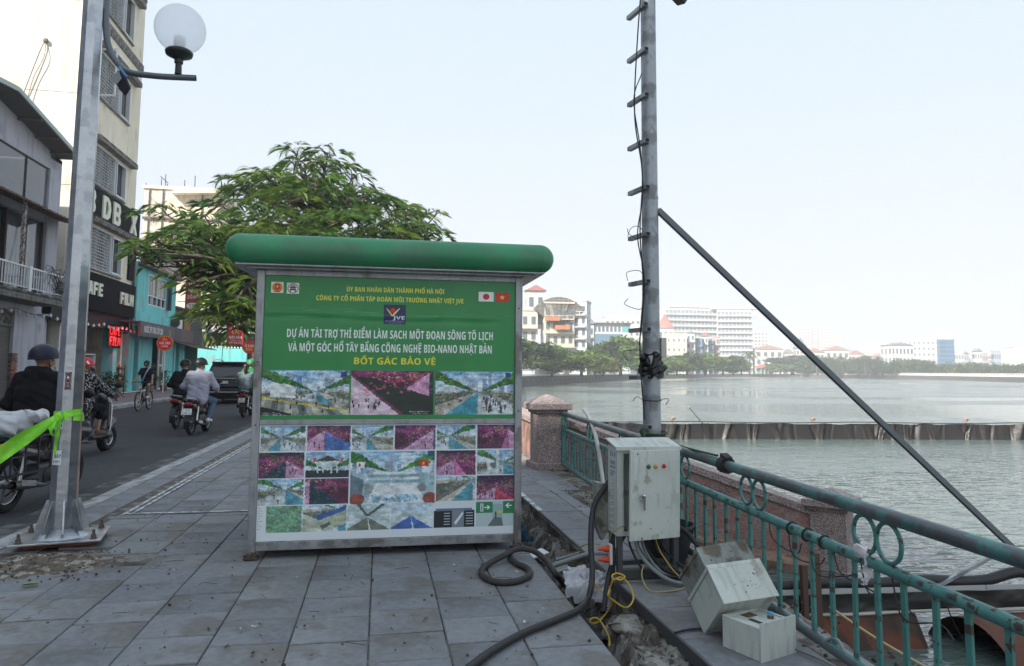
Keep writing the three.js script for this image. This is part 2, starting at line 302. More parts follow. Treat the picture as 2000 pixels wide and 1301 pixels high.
// ---------------------------------------------------------------- loose stones, leaves and litter on the ground
function stoneGeo(seed) { return join(crumple(new THREE.IcosahedronGeometry(1, 1), 0.35, 1.1, seed)); }
{
  const r = rng(77), A = [], B = [], C = [], cA = [], spots = (n, f) => { for (let i = 0; i < n; i++) f(r(), r(), r()); };
  spots(1700, (a, b, c) => { const x = EDGE + 0.03 + a * 0.38, z = -8.5 + b * 9.2, up = x > 1.4 && z > -4.4; A.push(mtx([x, (up ? -0.1 : -0.26) + c * 0.03, z], [r() * 6, r() * 6, 0], up ? 0.002 + 0.009 * c * c * c : 0.004 + 0.02 * c * c * c)); });
  spots(260, (a, b, c) => A.push(mtx([-2.4 + (a - 0.5) * 1.15, 0.012, -5.7 + (b - 0.5) * 0.9], [r() * 6, r() * 6, 0], 0.002 + 0.008 * c * c * c)));
  spots(500, (a, b, c) => A.push(mtx([2.18 + a * 0.45 - Math.max(0, 0.3 - b * 0.36), -0.005, -10 + b * 8], [r() * 6, r() * 6, 0], 0.003 + 0.012 * c * c)));
  spots(260, (a, b, c) => A.push(mtx([-2.7 + a * 3.8, 0.006, -3 - b * 5], [r() * 6, r() * 6, 0], 0.002 + 0.007 * c * c)));
  A.forEach(() => { const k = 0.16 + r() * 0.3; cA.push(new THREE.Color().setRGB(k, k * 0.95, k * 0.88)); });
  stuff('loose_stones', instanced(stoneGeo(3), tex('stone', rubbleTex, 0.95), A, cA.map((c) => c.multiplyScalar(2.2))), 'small loose stones and rubble scattered over trench and pavement');
  const leaf = join([place(new THREE.PlaneGeometry(0.03, 0.012, 3, 1), [0, 0, 0], [-Math.PI / 2, 0, 0])]); { const p = leaf.attributes.position; for (let i = 0; i < p.count; i++) p.setY(i, 0.012 * (p.getX(i) / 0.015) ** 2 * 0.4); leaf.computeVertexNormals(); }
  const cC = [];
  spots(270, (a, b, c) => { C.push(mtx([-2.8 + a * 3.9, 0.009 + r() * 0.004, -2.9 - b * b * 7], [0, r() * 6.3, 0], [0.3 + c, 1, 0.3 + r()])); const k = r(); cC.push(k < 0.6 ? new THREE.Color().setRGB(0.045, 0.036, 0.028) : k < 0.88 ? new THREE.Color().setRGB(0.16, 0.11, 0.05) : new THREE.Color().setRGB(0.6, 0.58, 0.5)); });
  stuff('fallen_leaflets', instanced(leaf, M('dry_leaf', [1, 1, 1], 0.9, 0, { side: THREE.DoubleSide }), C, cC), 'tiny dry leaflets and litter scattered over the grey paving');
  const twigs = [];
  for (let i = 0; i < 34; i++) { const x = -2.5 + r() * 3.5, z = -3.1 - r() * 2.6, a = r() * 6.3, l = 0.03 + r() * 0.09; twigs.push(tube([[x, 0.011, z], [x + Math.cos(a) * l * 0.5, 0.016, z + Math.sin(a) * l * 0.5 + 0.012], [x + Math.cos(a) * l, 0.011, z + Math.sin(a) * l]], 0.0016, 6, 4)); }
  { const m = part(scene, 'twigs', twigs, M('twig', [0.06, 0.045, 0.035], 0.95)); m.userData = { kind: 'stuff', label: 'thin dark twigs lying on the paving' }; }
  // the one big green leaf at lower left
  const gl = new THREE.PlaneGeometry(0.1, 0.055, 8, 4).rotateX(-Math.PI / 2), p = gl.attributes.position;
  for (let i = 0; i < p.count; i++) { const u = p.getX(i) / 0.05; p.setZ(i, p.getZ(i) * Math.sqrt(Math.max(0, 1 - u * u))); p.setY(i, Math.abs(p.getZ(i)) * 0.55 + 0.012); }
  gl.computeVertexNormals();
  const o = onLevel(59, 1146, 0), L = solo('green_leaf', gl, M('leaf_green', [0.2, 0.26, 0.1], 0.7, 0, { side: THREE.DoubleSide }), 'single pale green fallen leaf on the paving near the lamp post', 'leaf'); L.position.copy(o); L.rotation.y = 0.25;
}
// ---------------------------------------------------------------- printed panels of the guard kiosk
const blob = (g, x, y, rx, ry, col) => { g.fillStyle = col; g.beginPath(); g.ellipse(x, y, rx, ry, 0, 0, 6.3); g.fill(); };
const poly = (g, pts, col) => { g.fillStyle = col; g.beginPath(); pts.forEach((p, i) => (i ? g.lineTo(...p) : g.moveTo(...p))); g.fill(); };
const hsl = (h, s, l, a = 1) => `hsla(${h},${s}%,${l}%,${a})`;
// a printed picture of a river promenade in perspective, by day or lit up at night
function view(g, x, y, w, h, o) {
  const r = rng(o.seed), n = o.night, X = (u) => x + u * w, Y = (v) => y + v * h, vx = o.vx ?? 0.5, vy = o.vy ?? 0.42;
  g.save(); g.beginPath(); g.rect(x, y, w, h); g.clip();
  const sky = g.createLinearGradient(0, y, 0, Y(vy)); sky.addColorStop(0, n ? '#1c0f2a' : '#7fb4dc'); sky.addColorStop(1, n ? '#6d2657' : '#e6f1f6'); g.fillStyle = sky; g.fillRect(x, y, w, h);
  if (!n) for (let i = 0; i < 14; i++) blob(g, X(r()), Y(r() * vy * 0.8), w * (0.05 + r() * 0.09), h * 0.03, 'rgba(255,255,255,0.5)');
  for (let i = 0; i < 16; i++) { const u = vx + (r() - 0.5) * (o.city ?? 0.9), t = vy * (0.1 + r() * 0.8), bw = 0.02 + r() * 0.05; g.fillStyle = n ? hsl(300 + r() * 40, 30, 22) : hsl(205 + r() * 15, 22 + r() * 20, 62 + r() * 22); g.fillRect(X(u), Y(t), w * bw, h); g.fillStyle = n ? 'rgba(255,190,90,0.7)' : 'rgba(60,90,120,0.35)'; for (let k = t + 0.02; k < vy; k += 0.035) g.fillRect(X(u), Y(k), w * bw, h * 0.012); }
  const bank = (s, a, b, c) => poly(g, [[X(vx), Y(vy)], [X(vx + s * 3 * a), Y(vy + 3 * (1 - vy))], [X(vx + s * 3 * b), Y(vy + 3 * (1 - vy))]], c);
  poly(g, [[x, Y(vy)], [X(1), Y(vy)], [X(1), Y(1)], [x, Y(1)]], n ? '#57213f' : '#b9b5aa');
  bank(-1, 0.9, 5, n ? '#3a1526' : '#5d5c52'); bank(1, 0.9, 5, n ? '#481a2b' : '#66645c');
  bank(o.ws ?? 1, 0.02, o.ww ?? 0.55, n ? o.wc ?? '#17303a' : o.wc ?? '#4b93a6');
  bank(-(o.ws ?? 1), 0.0, 0.75, n ? '#c98fb4' : '#cfdadd');
  for (let i = 0; i < 26; i++) { const t = 0.06 + r() * 0.9, s = -(o.ws ?? 1); g.strokeStyle = n ? 'rgba(255,220,250,0.35)' : 'rgba(120,135,145,0.35)'; g.lineWidth = h * 0.006; g.beginPath(); g.moveTo(X(vx), Y(vy)); g.lineTo(X(vx + s * t * 2), Y(vy + 2 * (1 - vy))); g.stroke(); }
  for (const s of [-1, 1]) for (let i = 0; i < 170; i++) { const t = r() ** 1.4, d = 0.06 + t * 0.55, sz = 0.012 + t * 0.036 * (0.5 + r()); blob(g, X(vx + s * d * 1.05), Y(vy - 0.02 - t * (0.30 + r() * 0.25)), w * sz, h * sz * 1.1, n ? hsl(r() < 0.4 ? 330 : 110, 35, 10 + r() * 22) : hsl(95 + r() * 35, 32 + r() * 20, 18 + r() * 24)); }
  for (let i = 0; i < 46; i++) { const t = r(), s = r() < 0.5 ? -1 : 1; g.fillStyle = n ? hsl(r() < 0.6 ? 40 : 320, 90, 70) : hsl(40 + r() * 20, 40, 60, 0.8); g.fillRect(X(vx + s * (0.08 + t * 0.6)), Y(vy + 0.01 + t * (0.1 + r() * 0.12)), w * (0.012 + t * 0.02), h * 0.018); }
  if (n) { g.globalCompositeOperation = 'screen'; for (let i = 0; i < 22; i++) blob(g, X(r()), Y(vy + (r() - 0.35) * 0.5), w * 0.09, h * 0.07, hsl(315 + r() * 25, 70, 42, 0.28)); g.globalCompositeOperation = 'source-over'; }
  for (let i = 0; i < (o.people ?? 18); i++) { const t = 0.15 + r() * 0.8, s = -(o.ws ?? 1), px = X(vx + s * t * (0.08 + r() * 0.5)), py = Y(vy + t * (1 - vy)), q = h * (0.03 + t * 0.11); g.fillStyle = hsl(r() * 360, 20, 8 + r() * 25); g.fillRect(px, py - q, q * 0.28, q); blob(g, px + q * 0.14, py - q * 1.08, q * 0.13, q * 0.13, '#33241c'); }
  { const t = rng(o.seed + 170); for (let i = 0; i < 260; i++) { const u = t() ** 1.3, s2 = t() < 0.5 ? -1 : 1; g.globalAlpha = 0.35 + t() * 0.5; g.fillStyle = n ? hsl(t() < 0.5 ? 325 : 20 + t() * 40, 25 + t() * 45, 8 + t() * 62) : hsl(t() < 0.5 ? 200 : 30 + t() * 60, 8 + t() * 25, 18 + t() * 60); g.fillRect(X(vx + s2 * (0.03 + u * 0.62)), Y(vy - 0.03 + u * (t() * 0.62)), w * (0.006 + t() * 0.035), h * (0.008 + t() * 0.05)); } g.globalAlpha = 1; } grit(g, x, y, w, h, 900, o.seed + 7); { const t = rng(o.seed + 70); for (let i = 0; i < 40; i++) { const u = t(), s2 = t() < 0.5 ? -1 : 1; blob(g, X(vx + s2 * (0.1 + u * 0.6)), Y(vy + u * 0.3), w * 0.015, h * (0.02 + u * 0.05), n ? hsl(320, 40, 15 + t() * 40, 0.7) : hsl(60 + t() * 80, 15, 20 + t() * 40, 0.6)); } }
  if (o.logo) { g.fillStyle = '#2b3c78'; g.fillRect(X(0.9), Y(0.02), w * 0.07, w * 0.07); }
  g.restore();
}
// breaks up flat print: small wandering offsets and tone changes, as in a coarse print of a real photograph
function mottle(g, x, y, w, h, seed, amp = 5) {
  x = Math.round(x); y = Math.round(y); w = Math.round(w); h = Math.round(h); const im = g.getImageData(x, y, w, h), s = new Uint8ClampedArray(im.data), d = im.data;
  for (let j = 0; j < h; j++) for (let i = 0; i < w; i++) { const a = vnoise(i / 9, j / 9, 4096, seed) - 0.5, b = vnoise(i / 9 + 50, j / 7, 4096, seed + 1) - 0.5, c = vnoise(i / 3, j / 3, 4096, seed + 2) - 0.5, e = vnoise(i / 40, j / 24, 4096, seed + 3), u = Math.min(w - 1, Math.max(0, Math.round(i + a * amp * 2 + c * amp))), v = Math.min(h - 1, Math.max(0, Math.round(j + b * amp * 2 + c * amp * 0.7))), k = 0.78 + 0.4 * e + 0.42 * c, o = (j * w + i) * 4, q = (v * w + u) * 4, l = (s[q] + s[q + 1] + s[q + 2]) / 3; for (let m = 0; m < 3; m++) d[o + m] = (s[q + m] * 1.04 - l * 0.04) * k + 4; }
  g.putImageData(im, x, y);
}
const flagStar = (g, cx, cy, r0, col) => { g.fillStyle = col; g.beginPath(); for (let i = 0; i < 10; i++) { const a = -Math.PI / 2 + i * Math.PI / 5, q = i % 2 ? r0 * 0.4 : r0; g.lineTo(cx + Math.cos(a) * q, cy + Math.sin(a) * q); } g.fill(); };
// lettering with the accents drawn as strokes over the plain capitals
function lay(g, s, cap) {
  const out = []; let x = 0;
  for (const ch of s.normalize('NFD')) {
    const c = ch.codePointAt(0);
    if (c >= 0x300 && c < 0x370) { out[out.length - 1].marks.push(c); continue; }
    const w = g.measureText(ch).width; out.push({ ch, x, w, marks: [] }); x += w;
  }
  return [out, x];
}
function fitText(g, s, cx, cy, width, cap, col, font = 'bold', fam = 'sans-serif', lower = false) {
  g.save(); g.font = `${font} ${cap / 0.714}px ${fam}`; const [list, w] = lay(g, s, cap), k = width / w;
  g.translate(cx - width / 2, cy + cap / 2); g.scale(k, 1); g.textAlign = 'left'; g.textBaseline = 'alphabetic'; g.fillStyle = g.strokeStyle = col; g.lineCap = 'round'; g.lineJoin = 'round';
  for (const q of list) {
    g.fillText(q.ch, q.x, 0);
    const m = q.x + q.w / 2, small = q.ch !== q.ch.toUpperCase(), top = -cap * (small ? 0.76 : 1), e = cap * 0.17 / k, lw = cap * 0.105; let y = top - cap * 0.10;
    g.lineWidth = lw;
    const line = (...p) => { g.beginPath(); for (let i = 0; i < p.length; i += 2) g.lineTo(p[i], p[i + 1]); g.stroke(); };
    const hat = q.marks.includes(0x302) || q.marks.includes(0x306), sh = hat ? e * 1.0 : 0, y2 = hat ? y - cap * 0.13 : y;
    for (const c of q.marks) {
      if (c === 0x302) line(m - e, y, m, y - cap * 0.14, m + e, y);
      if (c === 0x306) { g.beginPath(); g.moveTo(m - e, y - cap * 0.12); g.quadraticCurveTo(m, y + cap * 0.06, m + e, y - cap * 0.12); g.stroke(); }
      if (c === 0x301) line(m + sh - e * 0.3, y2, m + sh + e * 0.5, y2 - cap * 0.16);
      if (c === 0x300) line(m + sh + e * 0.3, y2, m + sh - e * 0.5, y2 - cap * 0.16);
      if (c === 0x309) { g.beginPath(); g.moveTo(m + sh * 0.7 - e * 0.5, y2 - cap * 0.17); g.quadraticCurveTo(m + sh * 0.7 + e * 0.7, y2 - cap * 0.22, m + sh * 0.7 + e * 0.1, y2 - cap * 0.03); g.stroke(); }
      if (c === 0x303) { g.beginPath(); g.moveTo(m - e, y); g.bezierCurveTo(m - e * 0.4, y - cap * 0.2, m + e * 0.4, y + cap * 0.1, m + e, y - cap * 0.1); g.stroke(); }
      if (c === 0x323) { g.beginPath(); g.ellipse(m, cap * 0.17, lw * 0.6 / k, lw * 0.62, 0, 0, 6.3); g.fill(); }
      if (c === 0x31b) { g.beginPath(); g.moveTo(q.x + q.w * 0.82, top + cap * 0.14); g.quadraticCurveTo(q.x + q.w * 1.02, top + cap * 0.05, q.x + q.w * 0.97, top - cap * 0.1); g.stroke(); }
    }
  }
  g.restore();
}
function grit(g, x, y, w, h, n, seed) { const r = rng(seed); for (let i = 0; i < n; i++) { const l = r(); g.fillStyle = l < 0.5 ? `rgba(10,14,20,${r() * 0.35})` : `rgba(255,250,240,${r() * 0.3})`; g.fillRect(x + r() * w, y + r() * h, 1 + r() * w * 0.03, 1 + r() * h * 0.035); } }
function smudge(g, w, h, n, seed, a = 0.05) { const r = rng(seed); for (let i = 0; i < n; i++) { g.strokeStyle = r() < 0.5 ? `rgba(255,255,255,${a * r()})` : `rgba(0,0,0,${a * r()})`; g.lineWidth = 0.5 + r() * 3; const x = r() * w, y = r() * h, l = w * 0.02 + r() * w * 0.1; g.beginPath(); g.moveTo(x, y); g.lineTo(x + l * (r() - 0.5), y + l * 0.4 * (r() - 0.3)); g.stroke(); } }
const bannerTex = canvasTex(1960, 1160, (g, w, h) => {
  const X = (p) => (p - 519) * 1960 / 488, Y = (p) => (p - 531) * 1160 / 289;
  g.fillStyle = '#2a8a47'; g.fillRect(0, 0, w, h);
  const r = rng(3); for (let i = 0; i < 60; i++) { g.fillStyle = `rgba(${r() < 0.5 ? '20,70,40' : '80,170,100'},0.035)`; g.beginPath(); g.ellipse(r() * w, r() * h, 60 + r() * 320, 30 + r() * 120, r() * 3, 0, 6.3); g.fill(); }
  fitText(g, 'ỦY BAN NHÂN DÂN THÀNH PHỐ HÀ NỘI', X(767), Y(555), X(863) - X(671), 38, '#e8e33a');
  fitText(g, 'CÔNG TY CỔ PHẦN TẬP ĐOÀN MÔI TRƯỜNG NHẬT VIỆT JVE', X(758), Y(574.5), X(902) - X(614), 38, '#e8e33a');
  // round emblem with star and sheaf, and the pavilion emblem, each on a white card
  g.fillStyle = '#f2efe2'; g.fillRect(X(530), Y(544), 92, 90); g.fillRect(X(559), Y(545), 92, 90);
  const ex = X(541.5), ey = Y(555.3); blob(g, ex, ey, 40, 40, '#e2b33a'); blob(g, ex, ey, 33, 33, '#d43a26'); flagStar(g, ex, ey - 8, 13, '#f6d747'); g.strokeStyle = '#f0c640'; g.lineWidth = 5; g.beginPath(); g.arc(ex, ey, 27, 0.5, 2.64); g.stroke(); g.beginPath(); g.arc(ex, ey, 25, 2.9, 3.7); g.stroke(); g.beginPath(); g.arc(ex, ey, 25, -0.6, 0.3); g.stroke(); g.fillStyle = '#d43a26'; g.fillRect(ex - 22, ey + 26, 44, 12);
  const px = X(570.5), py = Y(556.3); g.strokeStyle = '#1c2a24'; g.lineWidth = 5; g.beginPath(); g.arc(px, py, 38, 0, 6.3); g.stroke(); g.lineWidth = 6; g.beginPath(); g.moveTo(px - 28, py - 6); g.quadraticCurveTo(px, py - 22, px + 28, py - 6); g.stroke(); g.beginPath(); g.moveTo(px - 17, py - 20); g.quadraticCurveTo(px, py - 34, px + 17, py - 20); g.stroke(); g.strokeRect(px - 16, py - 8, 32, 16); g.beginPath(); g.arc(px, py, 7, 0, 6.3); g.stroke(); g.beginPath(); g.moveTo(px - 18, py + 12); g.lineTo(px - 18, py + 30); g.moveTo(px + 18, py + 12); g.lineTo(px + 18, py + 30); g.moveTo(px - 26, py + 12); g.lineTo(px + 26, py + 12); g.stroke();
  g.fillStyle = '#f4f2ee'; g.fillRect(X(932), Y(553), X(963) - X(932), 82); blob(g, X(947.5), Y(563.3), 26, 26, '#c2262e');
  g.fillStyle = '#d5281f'; g.fillRect(X(966.5), Y(554), X(995) - X(966.5), 79); flagStar(g, X(980.5), Y(564), 24, '#f5de3c');
  // company mark on a dark blue square
  g.fillStyle = '#1c2856'; g.fillRect(X(744), Y(585), X(787) - X(744), Y(626) - Y(585)); { const q = rng(8); for (let i = 0; i < 300; i++) { g.fillStyle = `rgba(120,140,220,${q() * 0.35})`; g.fillRect(X(744) + q() * 172, Y(585) + q() * 164, 2, 2); } }
  poly(g, [[X(748), Y(592)], [X(752), Y(594)], [X(761), Y(606)], [X(774), Y(592)], [X(763), Y(609)], [X(759), Y(609)]], '#e7d43a'); poly(g, [[X(761), Y(606)], [X(774), Y(592)], [X(776), Y(592.5)], [X(763), Y(609)]], '#f3efb0'); blob(g, X(762), Y(597), 21, 21, '#d23328');
  fitText(g, 'JVE', X(774.5), Y(612), 92, 28, '#e9ecf5'); fitText(g, 'JAPAN VIETNAM ENVIRONMENT', X(766), Y(619), 150, 8, '#aab3d6'); fitText(g, '"For the environment"', X(767), Y(623), 110, 8, '#aab3d6', 'italic');
  fitText(g, 'DỰ ÁN TÀI TRỢ THÍ ĐIỂM LÀM SẠCH MỘT ĐOẠN SÔNG TÔ LỊCH', X(762), Y(647), X(963) - X(561), 66, '#eaf0ec');
  fitText(g, 'VÀ MỘT GÓC HỒ TÂY BẰNG CÔNG NGHỆ BIO-NANO NHẬT BẢN', X(763), Y(675.5), X(961) - X(565), 66, '#eaf0ec');
  fitText(g, 'BỐT GÁC BẢO VỆ', X(768), Y(702), X(849) - X(688), 54, '#eadf2c');
  const P = (a, b, o) => view(g, X(a), Y(722), X(b) - X(a), Y(811.5) - Y(722), o);
  P(518, 682, { seed: 5, vx: 0.62, vy: 0.46, ws: 1, ww: 0.35, people: 10, logo: 1 });
  { const x = X(518), y = Y(722), k = 655 / 164; poly(g, [[x, y + 205], [x + 655, y + 290], [x + 655, y + 357], [x, y + 357]], '#8d9188'); for (let i = 0; i < 8; i++) poly(g, [[x + i * 90, y + 225 + i * 9], [x + i * 90 + 40, y + 230 + i * 9], [x + i * 110 + 20, y + 357], [x + i * 110 - 40, y + 357]], i % 2 ? '#55605f' : '#b9b9ac'); poly(g, [[x, y + 215], [x + 655, y + 322], [x + 655, y + 334], [x, y + 226]], '#d8cf4a'); poly(g, [[x, y + 290], [x + 260, y + 357], [x, y + 357]], '#141613'); g.fillStyle = '#dfe8e4'; g.beginPath(); g.moveTo(x + 70, y + 215); g.lineTo(x + 70, y + 140); g.quadraticCurveTo(x + 160, y + 70, x + 255, y + 150); g.lineTo(x + 255, y + 222); g.fill(); for (let i = 0; i < 8; i++) { g.fillStyle = '#22262b'; g.fillRect(x + 120 + i * 60 + (i * 37) % 50, y + 225 + (i * 53) % 90, 9, 34); } fitText(g, 'Copyright © JVE Group', x + 80, y + 345, 140, 8, '#cccccc'); }
  P(685, 844, { seed: 6, vx: 0.95, vy: 0.05, night: 1, ws: 1, people: 0 });
  { const x = X(685), y = Y(722), w2 = X(844) - x, h2 = Y(811.5) - Y(722); poly(g, [[x, y + 40], [x + w2 * 0.25, y + 60], [x + w2, y + h2 * 0.6], [x + w2, y + h2], [x + w2 * 0.55, y + h2]], '#1f2a24'); poly(g, [[x, y + 30], [x + w2 * 0.62, y + h2], [x, y + h2]], '#d9c3cf'); poly(g, [[x, y + 22], [x + w2 * 0.65, y + h2], [x + w2 * 0.59, y + h2], [x, y + 42]], '#6b3550'); const q = rng(44); for (let i = 0; i < 60; i++) blob(g, x + w2 * (0.15 + q() * 0.85), y + q() * h2 * 0.5, 4 + q() * 16, 3 + q() * 8, hsl(330 + q() * 30, 55, 45 + q() * 35, 0.6)); for (let i = 0; i < 14; i++) { g.fillStyle = '#1b1620'; const u = q(); g.fillRect(x + w2 * u * 0.4, y + h2 * (0.45 + u * 0.2 + q() * 0.3), 9, 30); } fitText(g, 'Hình ảnh minh họa dự án', x + w2 * 0.83, y + h2 * 0.93, 160, 8, '#dddddd'); fitText(g, 'tuyến sông Tô Lịch', x + w2 * 0.84, y + h2 * 0.97, 120, 8, '#dddddd'); }
  P(848, 1004, { seed: 9, vx: 0.55, vy: 0.47, ws: -1, ww: 0.42, people: 26, wc: '#3f9cb0', logo: 1 });
  for (const [a, b] of [[518, 682], [685, 844], [848, 1004]]) mottle(g, X(a), Y(722), X(b) - X(a), Y(811.5) - Y(722), a, 5);
  smudge(g, w, h, 200, 4, 0.16);
  const rr = rng(81); for (let i = 0; i < 26; i++) { g.strokeStyle = `rgba(190,230,190,${0.1 + rr() * 0.25})`; g.lineWidth = 1 + rr() * 3; const x = rr() * w, y = Y(596 + rr() * 18); g.beginPath(); g.moveTo(x, y); g.quadraticCurveTo(x + 60, y - 5 + rr() * 10, x + 60 + rr() * 240, y - 8 + rr() * 12); g.stroke(); }
});
const gridTex = canvasTex(1990, 910, (g, w, h) => {
  const X = (p) => (p - 507.5) * 1990 / 497.5, Y = (p) => (p - 829) * 910 / 226;
  g.fillStyle = '#e4e8ec'; g.fillRect(0, 0, w, h);
  const P = (a, b, c, d, o) => view(g, X(a), Y(c), X(b) - X(a), Y(d) - Y(c), o), R = (a, b, c, d, col) => { g.fillStyle = col; g.fillRect(X(a), Y(c), X(b) - X(a), Y(d) - Y(c)); };
  const c1 = [[510, 593], [596, 678], [681, 761.5], [764, 844.5], [847, 926], [929, 1005]];
  [[0, 0.45, -1, 0.3], [1, 0.4, 1, 0.9], [0, 0.35, 1, 0.28], [1, 0.95, 1, 0.5], [0, 0.3, 1, 0.5], [1, 0.85, -1, 0.2]].forEach((q, i) => P(...c1[i], 832, 881, { seed: 20 + i, night: q[0], vx: q[1], vy: q[0] ? 0.2 : 0.45, ws: q[2], ww: q[3], wc: q[0] ? ['#3b62a8', '#1d4a55', '#b25d92'][i >> 1] : undefined, people: 12, logo: 1 }));
  P(508, 592, 884, 934, { seed: 31, night: 1, vx: 0.6, vy: 0.35, ws: -1 }); P(595, 677, 884, 934, { seed: 32, vx: 0.5, vy: 0.72, people: 0 });
  { const x = X(595), y = Y(884), k = X(677) - x, q = Y(934) - y; g.fillStyle = '#20262a'; g.fillRect(x, y + q * 0.72, k, q * 0.28); g.fillStyle = '#dfe5e2'; for (const u of [0.26, 0.38, 0.58, 0.7]) g.fillRect(x + k * u, y + q * 0.38, k * 0.035, q * 0.45); g.fillRect(x + k * 0.24, y + q * 0.36, k * 0.52, q * 0.12); poly(g, [[x + k * 0.2, y + q * 0.36], [x + k * 0.5, y + q * 0.14], [x + k * 0.8, y + q * 0.36]], '#3b3f38'); g.fillStyle = '#cf3a28'; g.fillRect(x + k * 0.17, y + q * 0.25, k * 0.06, q * 0.14); g.fillRect(x + k * 0.8, y + q * 0.25, k * 0.06, q * 0.14); }
  P(847, 926, 884, 934, { seed: 33, night: 1, vx: 0.47, vy: 0.36, ws: 1, ww: 0.3, wc: '#d26aa6' }); P(929, 1005, 884, 934, { seed: 34, vx: 0.7, vy: 0.5, people: 12, city: 0.5 });
  { const x = X(929), y = Y(884), k = X(1005) - x, q = Y(934) - y; g.fillStyle = '#d9e2e2'; g.fillRect(x + k * 0.52, y, k * 0.08, q); g.fillStyle = '#f2f2f0'; g.fillRect(x + k * 0.26, y + q * 0.34, k * 0.1, q * 0.32); blob(g, x + k * 0.31, y + q * 0.28, 9, 11, '#7b5a48'); g.fillStyle = '#e9e9e4'; g.fillRect(x + k * 0.28, y + q * 0.62, k * 0.09, q * 0.34); }
  P(508, 592, 936, 986, { seed: 35, vx: 0.6, vy: 0.4, ws: 1, ww: 0.6, people: 4 }); P(595, 677, 936, 986, { seed: 36, night: 1, vx: 0.1, vy: 0.05, ws: 1, ww: 0.7 }); P(847, 926, 936, 986, { seed: 37, vx: 0.95, vy: 0.15, ws: -1, ww: 0.55 }); P(929, 1005, 936, 986, { seed: 38, night: 1, vx: 0.5, vy: 0.5, wc: '#c23b52' });
  // the large picture: cascade between towers, a flag either side
  P(680, 844, 884, 986, { seed: 40, vx: 0.5, vy: 0.42, people: 0, city: 1.1 });
  { const x = X(680), y = Y(884), k = X(844) - x, q = Y(986) - y; g.fillStyle = '#9fb9c0'; g.fillRect(x, y + q * 0.42, k, q * 0.58); for (let i = 0; i < 4; i++) { g.fillStyle = ['#dce9ec', '#86a7b2', '#e8f0f2', '#8fb3c0'][i]; g.fillRect(x + k * (0.22 - i * 0.02), y + q * (0.4 + i * 0.055), k * (0.56 + i * 0.04), q * 0.05); } poly(g, [[x + k * 0.3, y + q * 0.62], [x + k * 0.78, y + q * 0.62], [x + k * 0.9, y + q], [x + k * 0.2, y + q]], '#eef3f4'); const r = rng(4); for (let i = 0; i < 130; i++) blob(g, x + k * (0.25 + r() * 0.55), y + q * (0.86 + r() * 0.12), 3 + r() * 10, 3 + r() * 12, hsl(195 + r() * 12, 45, 45 + r() * 40, 0.7)); blob(g, x + k * 0.22, y + q * 0.72, 34, 34, '#8d8f87'); blob(g, x + k * 0.85, y + q * 0.72, 34, 34, '#8d8f87'); poly(g, [[x, y + q * 0.45], [x + k * 0.16, y + q * 0.55], [x + k * 0.13, y + q], [x, y + q]], '#5d717c'); blob(g, x + k * 0.08, y + q * 0.93, 60, 48, '#8a3f33'); blob(g, x + k * 0.95, y + q * 0.93, 60, 48, '#8a3f33'); g.strokeStyle = '#d7dcdd'; g.lineWidth = 4; for (const u of [0.165, 0.93]) { g.beginPath(); g.moveTo(x + k * u, y + q * 0.18); g.lineTo(x + k * u, y + q * 0.62); g.stroke(); } g.fillStyle = '#cf2f23'; g.fillRect(x + k * 0.81, y + q * 0.17, k * 0.115, q * 0.14); flagStar(g, x + k * 0.865, y + q * 0.24, 18, '#f3d838'); g.fillStyle = '#f0f0ee'; g.fillRect(x + k * 0.07, y + q * 0.2, k * 0.09, q * 0.12); blob(g, x + k * 0.105, y + q * 0.26, 9, 14, '#bb2f33'); g.fillStyle = '#2b3c78'; g.fillRect(x + k * 0.92, y, 46, 46); }
  // bottom row: plan, section, tunnel, road, diagram, exit
  R(525, 590, 988, 1039, '#6d8f6e'); { const r = rng(50); g.save(); g.beginPath(); g.rect(X(525), Y(988), X(590) - X(525), Y(1039) - Y(988)); g.clip(); for (let i = 0; i < 600; i++) { g.fillStyle = hsl(90 + r() * 100, 20 + r() * 25, 25 + r() * 50, 0.7); g.fillRect(X(525 + r() * 65), Y(988 + r() * 51), 3 + r() * 16, 2 + r() * 9); } g.restore(); g.fillStyle = '#9a9a4a'; for (let i = 0; i < 9; i++) g.fillRect(X(509), Y(991 + i * 5), 24 + (i * 13) % 26, 3); }
  P(592, 674, 988, 1039, { seed: 51, vx: 0.8, vy: 0.15, people: 0 }); { const x = X(592), y = Y(988), k = X(674) - x, q = Y(1039) - y; poly(g, [[x, y + q * 0.3], [x + k * 0.35, y + q * 0.55], [x + k * 0.35, y + q], [x, y + q]], '#b8bda9'); poly(g, [[x + k * 0.3, y + q * 0.4], [x + k, y + q * 0.05], [x + k, y + q * 0.2], [x + k * 0.34, y + q * 0.6]], '#31539a'); poly(g, [[x + k * 0.34, y + q * 0.6], [x + k, y + q * 0.2], [x + k, y + q * 0.7], [x + k * 0.5, y + q], [x + k * 0.35, y + q * 0.9]], '#aab095'); poly(g, [[x + k * 0.4, y + q * 0.8], [x + k * 0.62, y + q * 0.64], [x + k * 0.66, y + q * 0.72], [x + k * 0.46, y + q * 0.93]], '#4a5550'); }
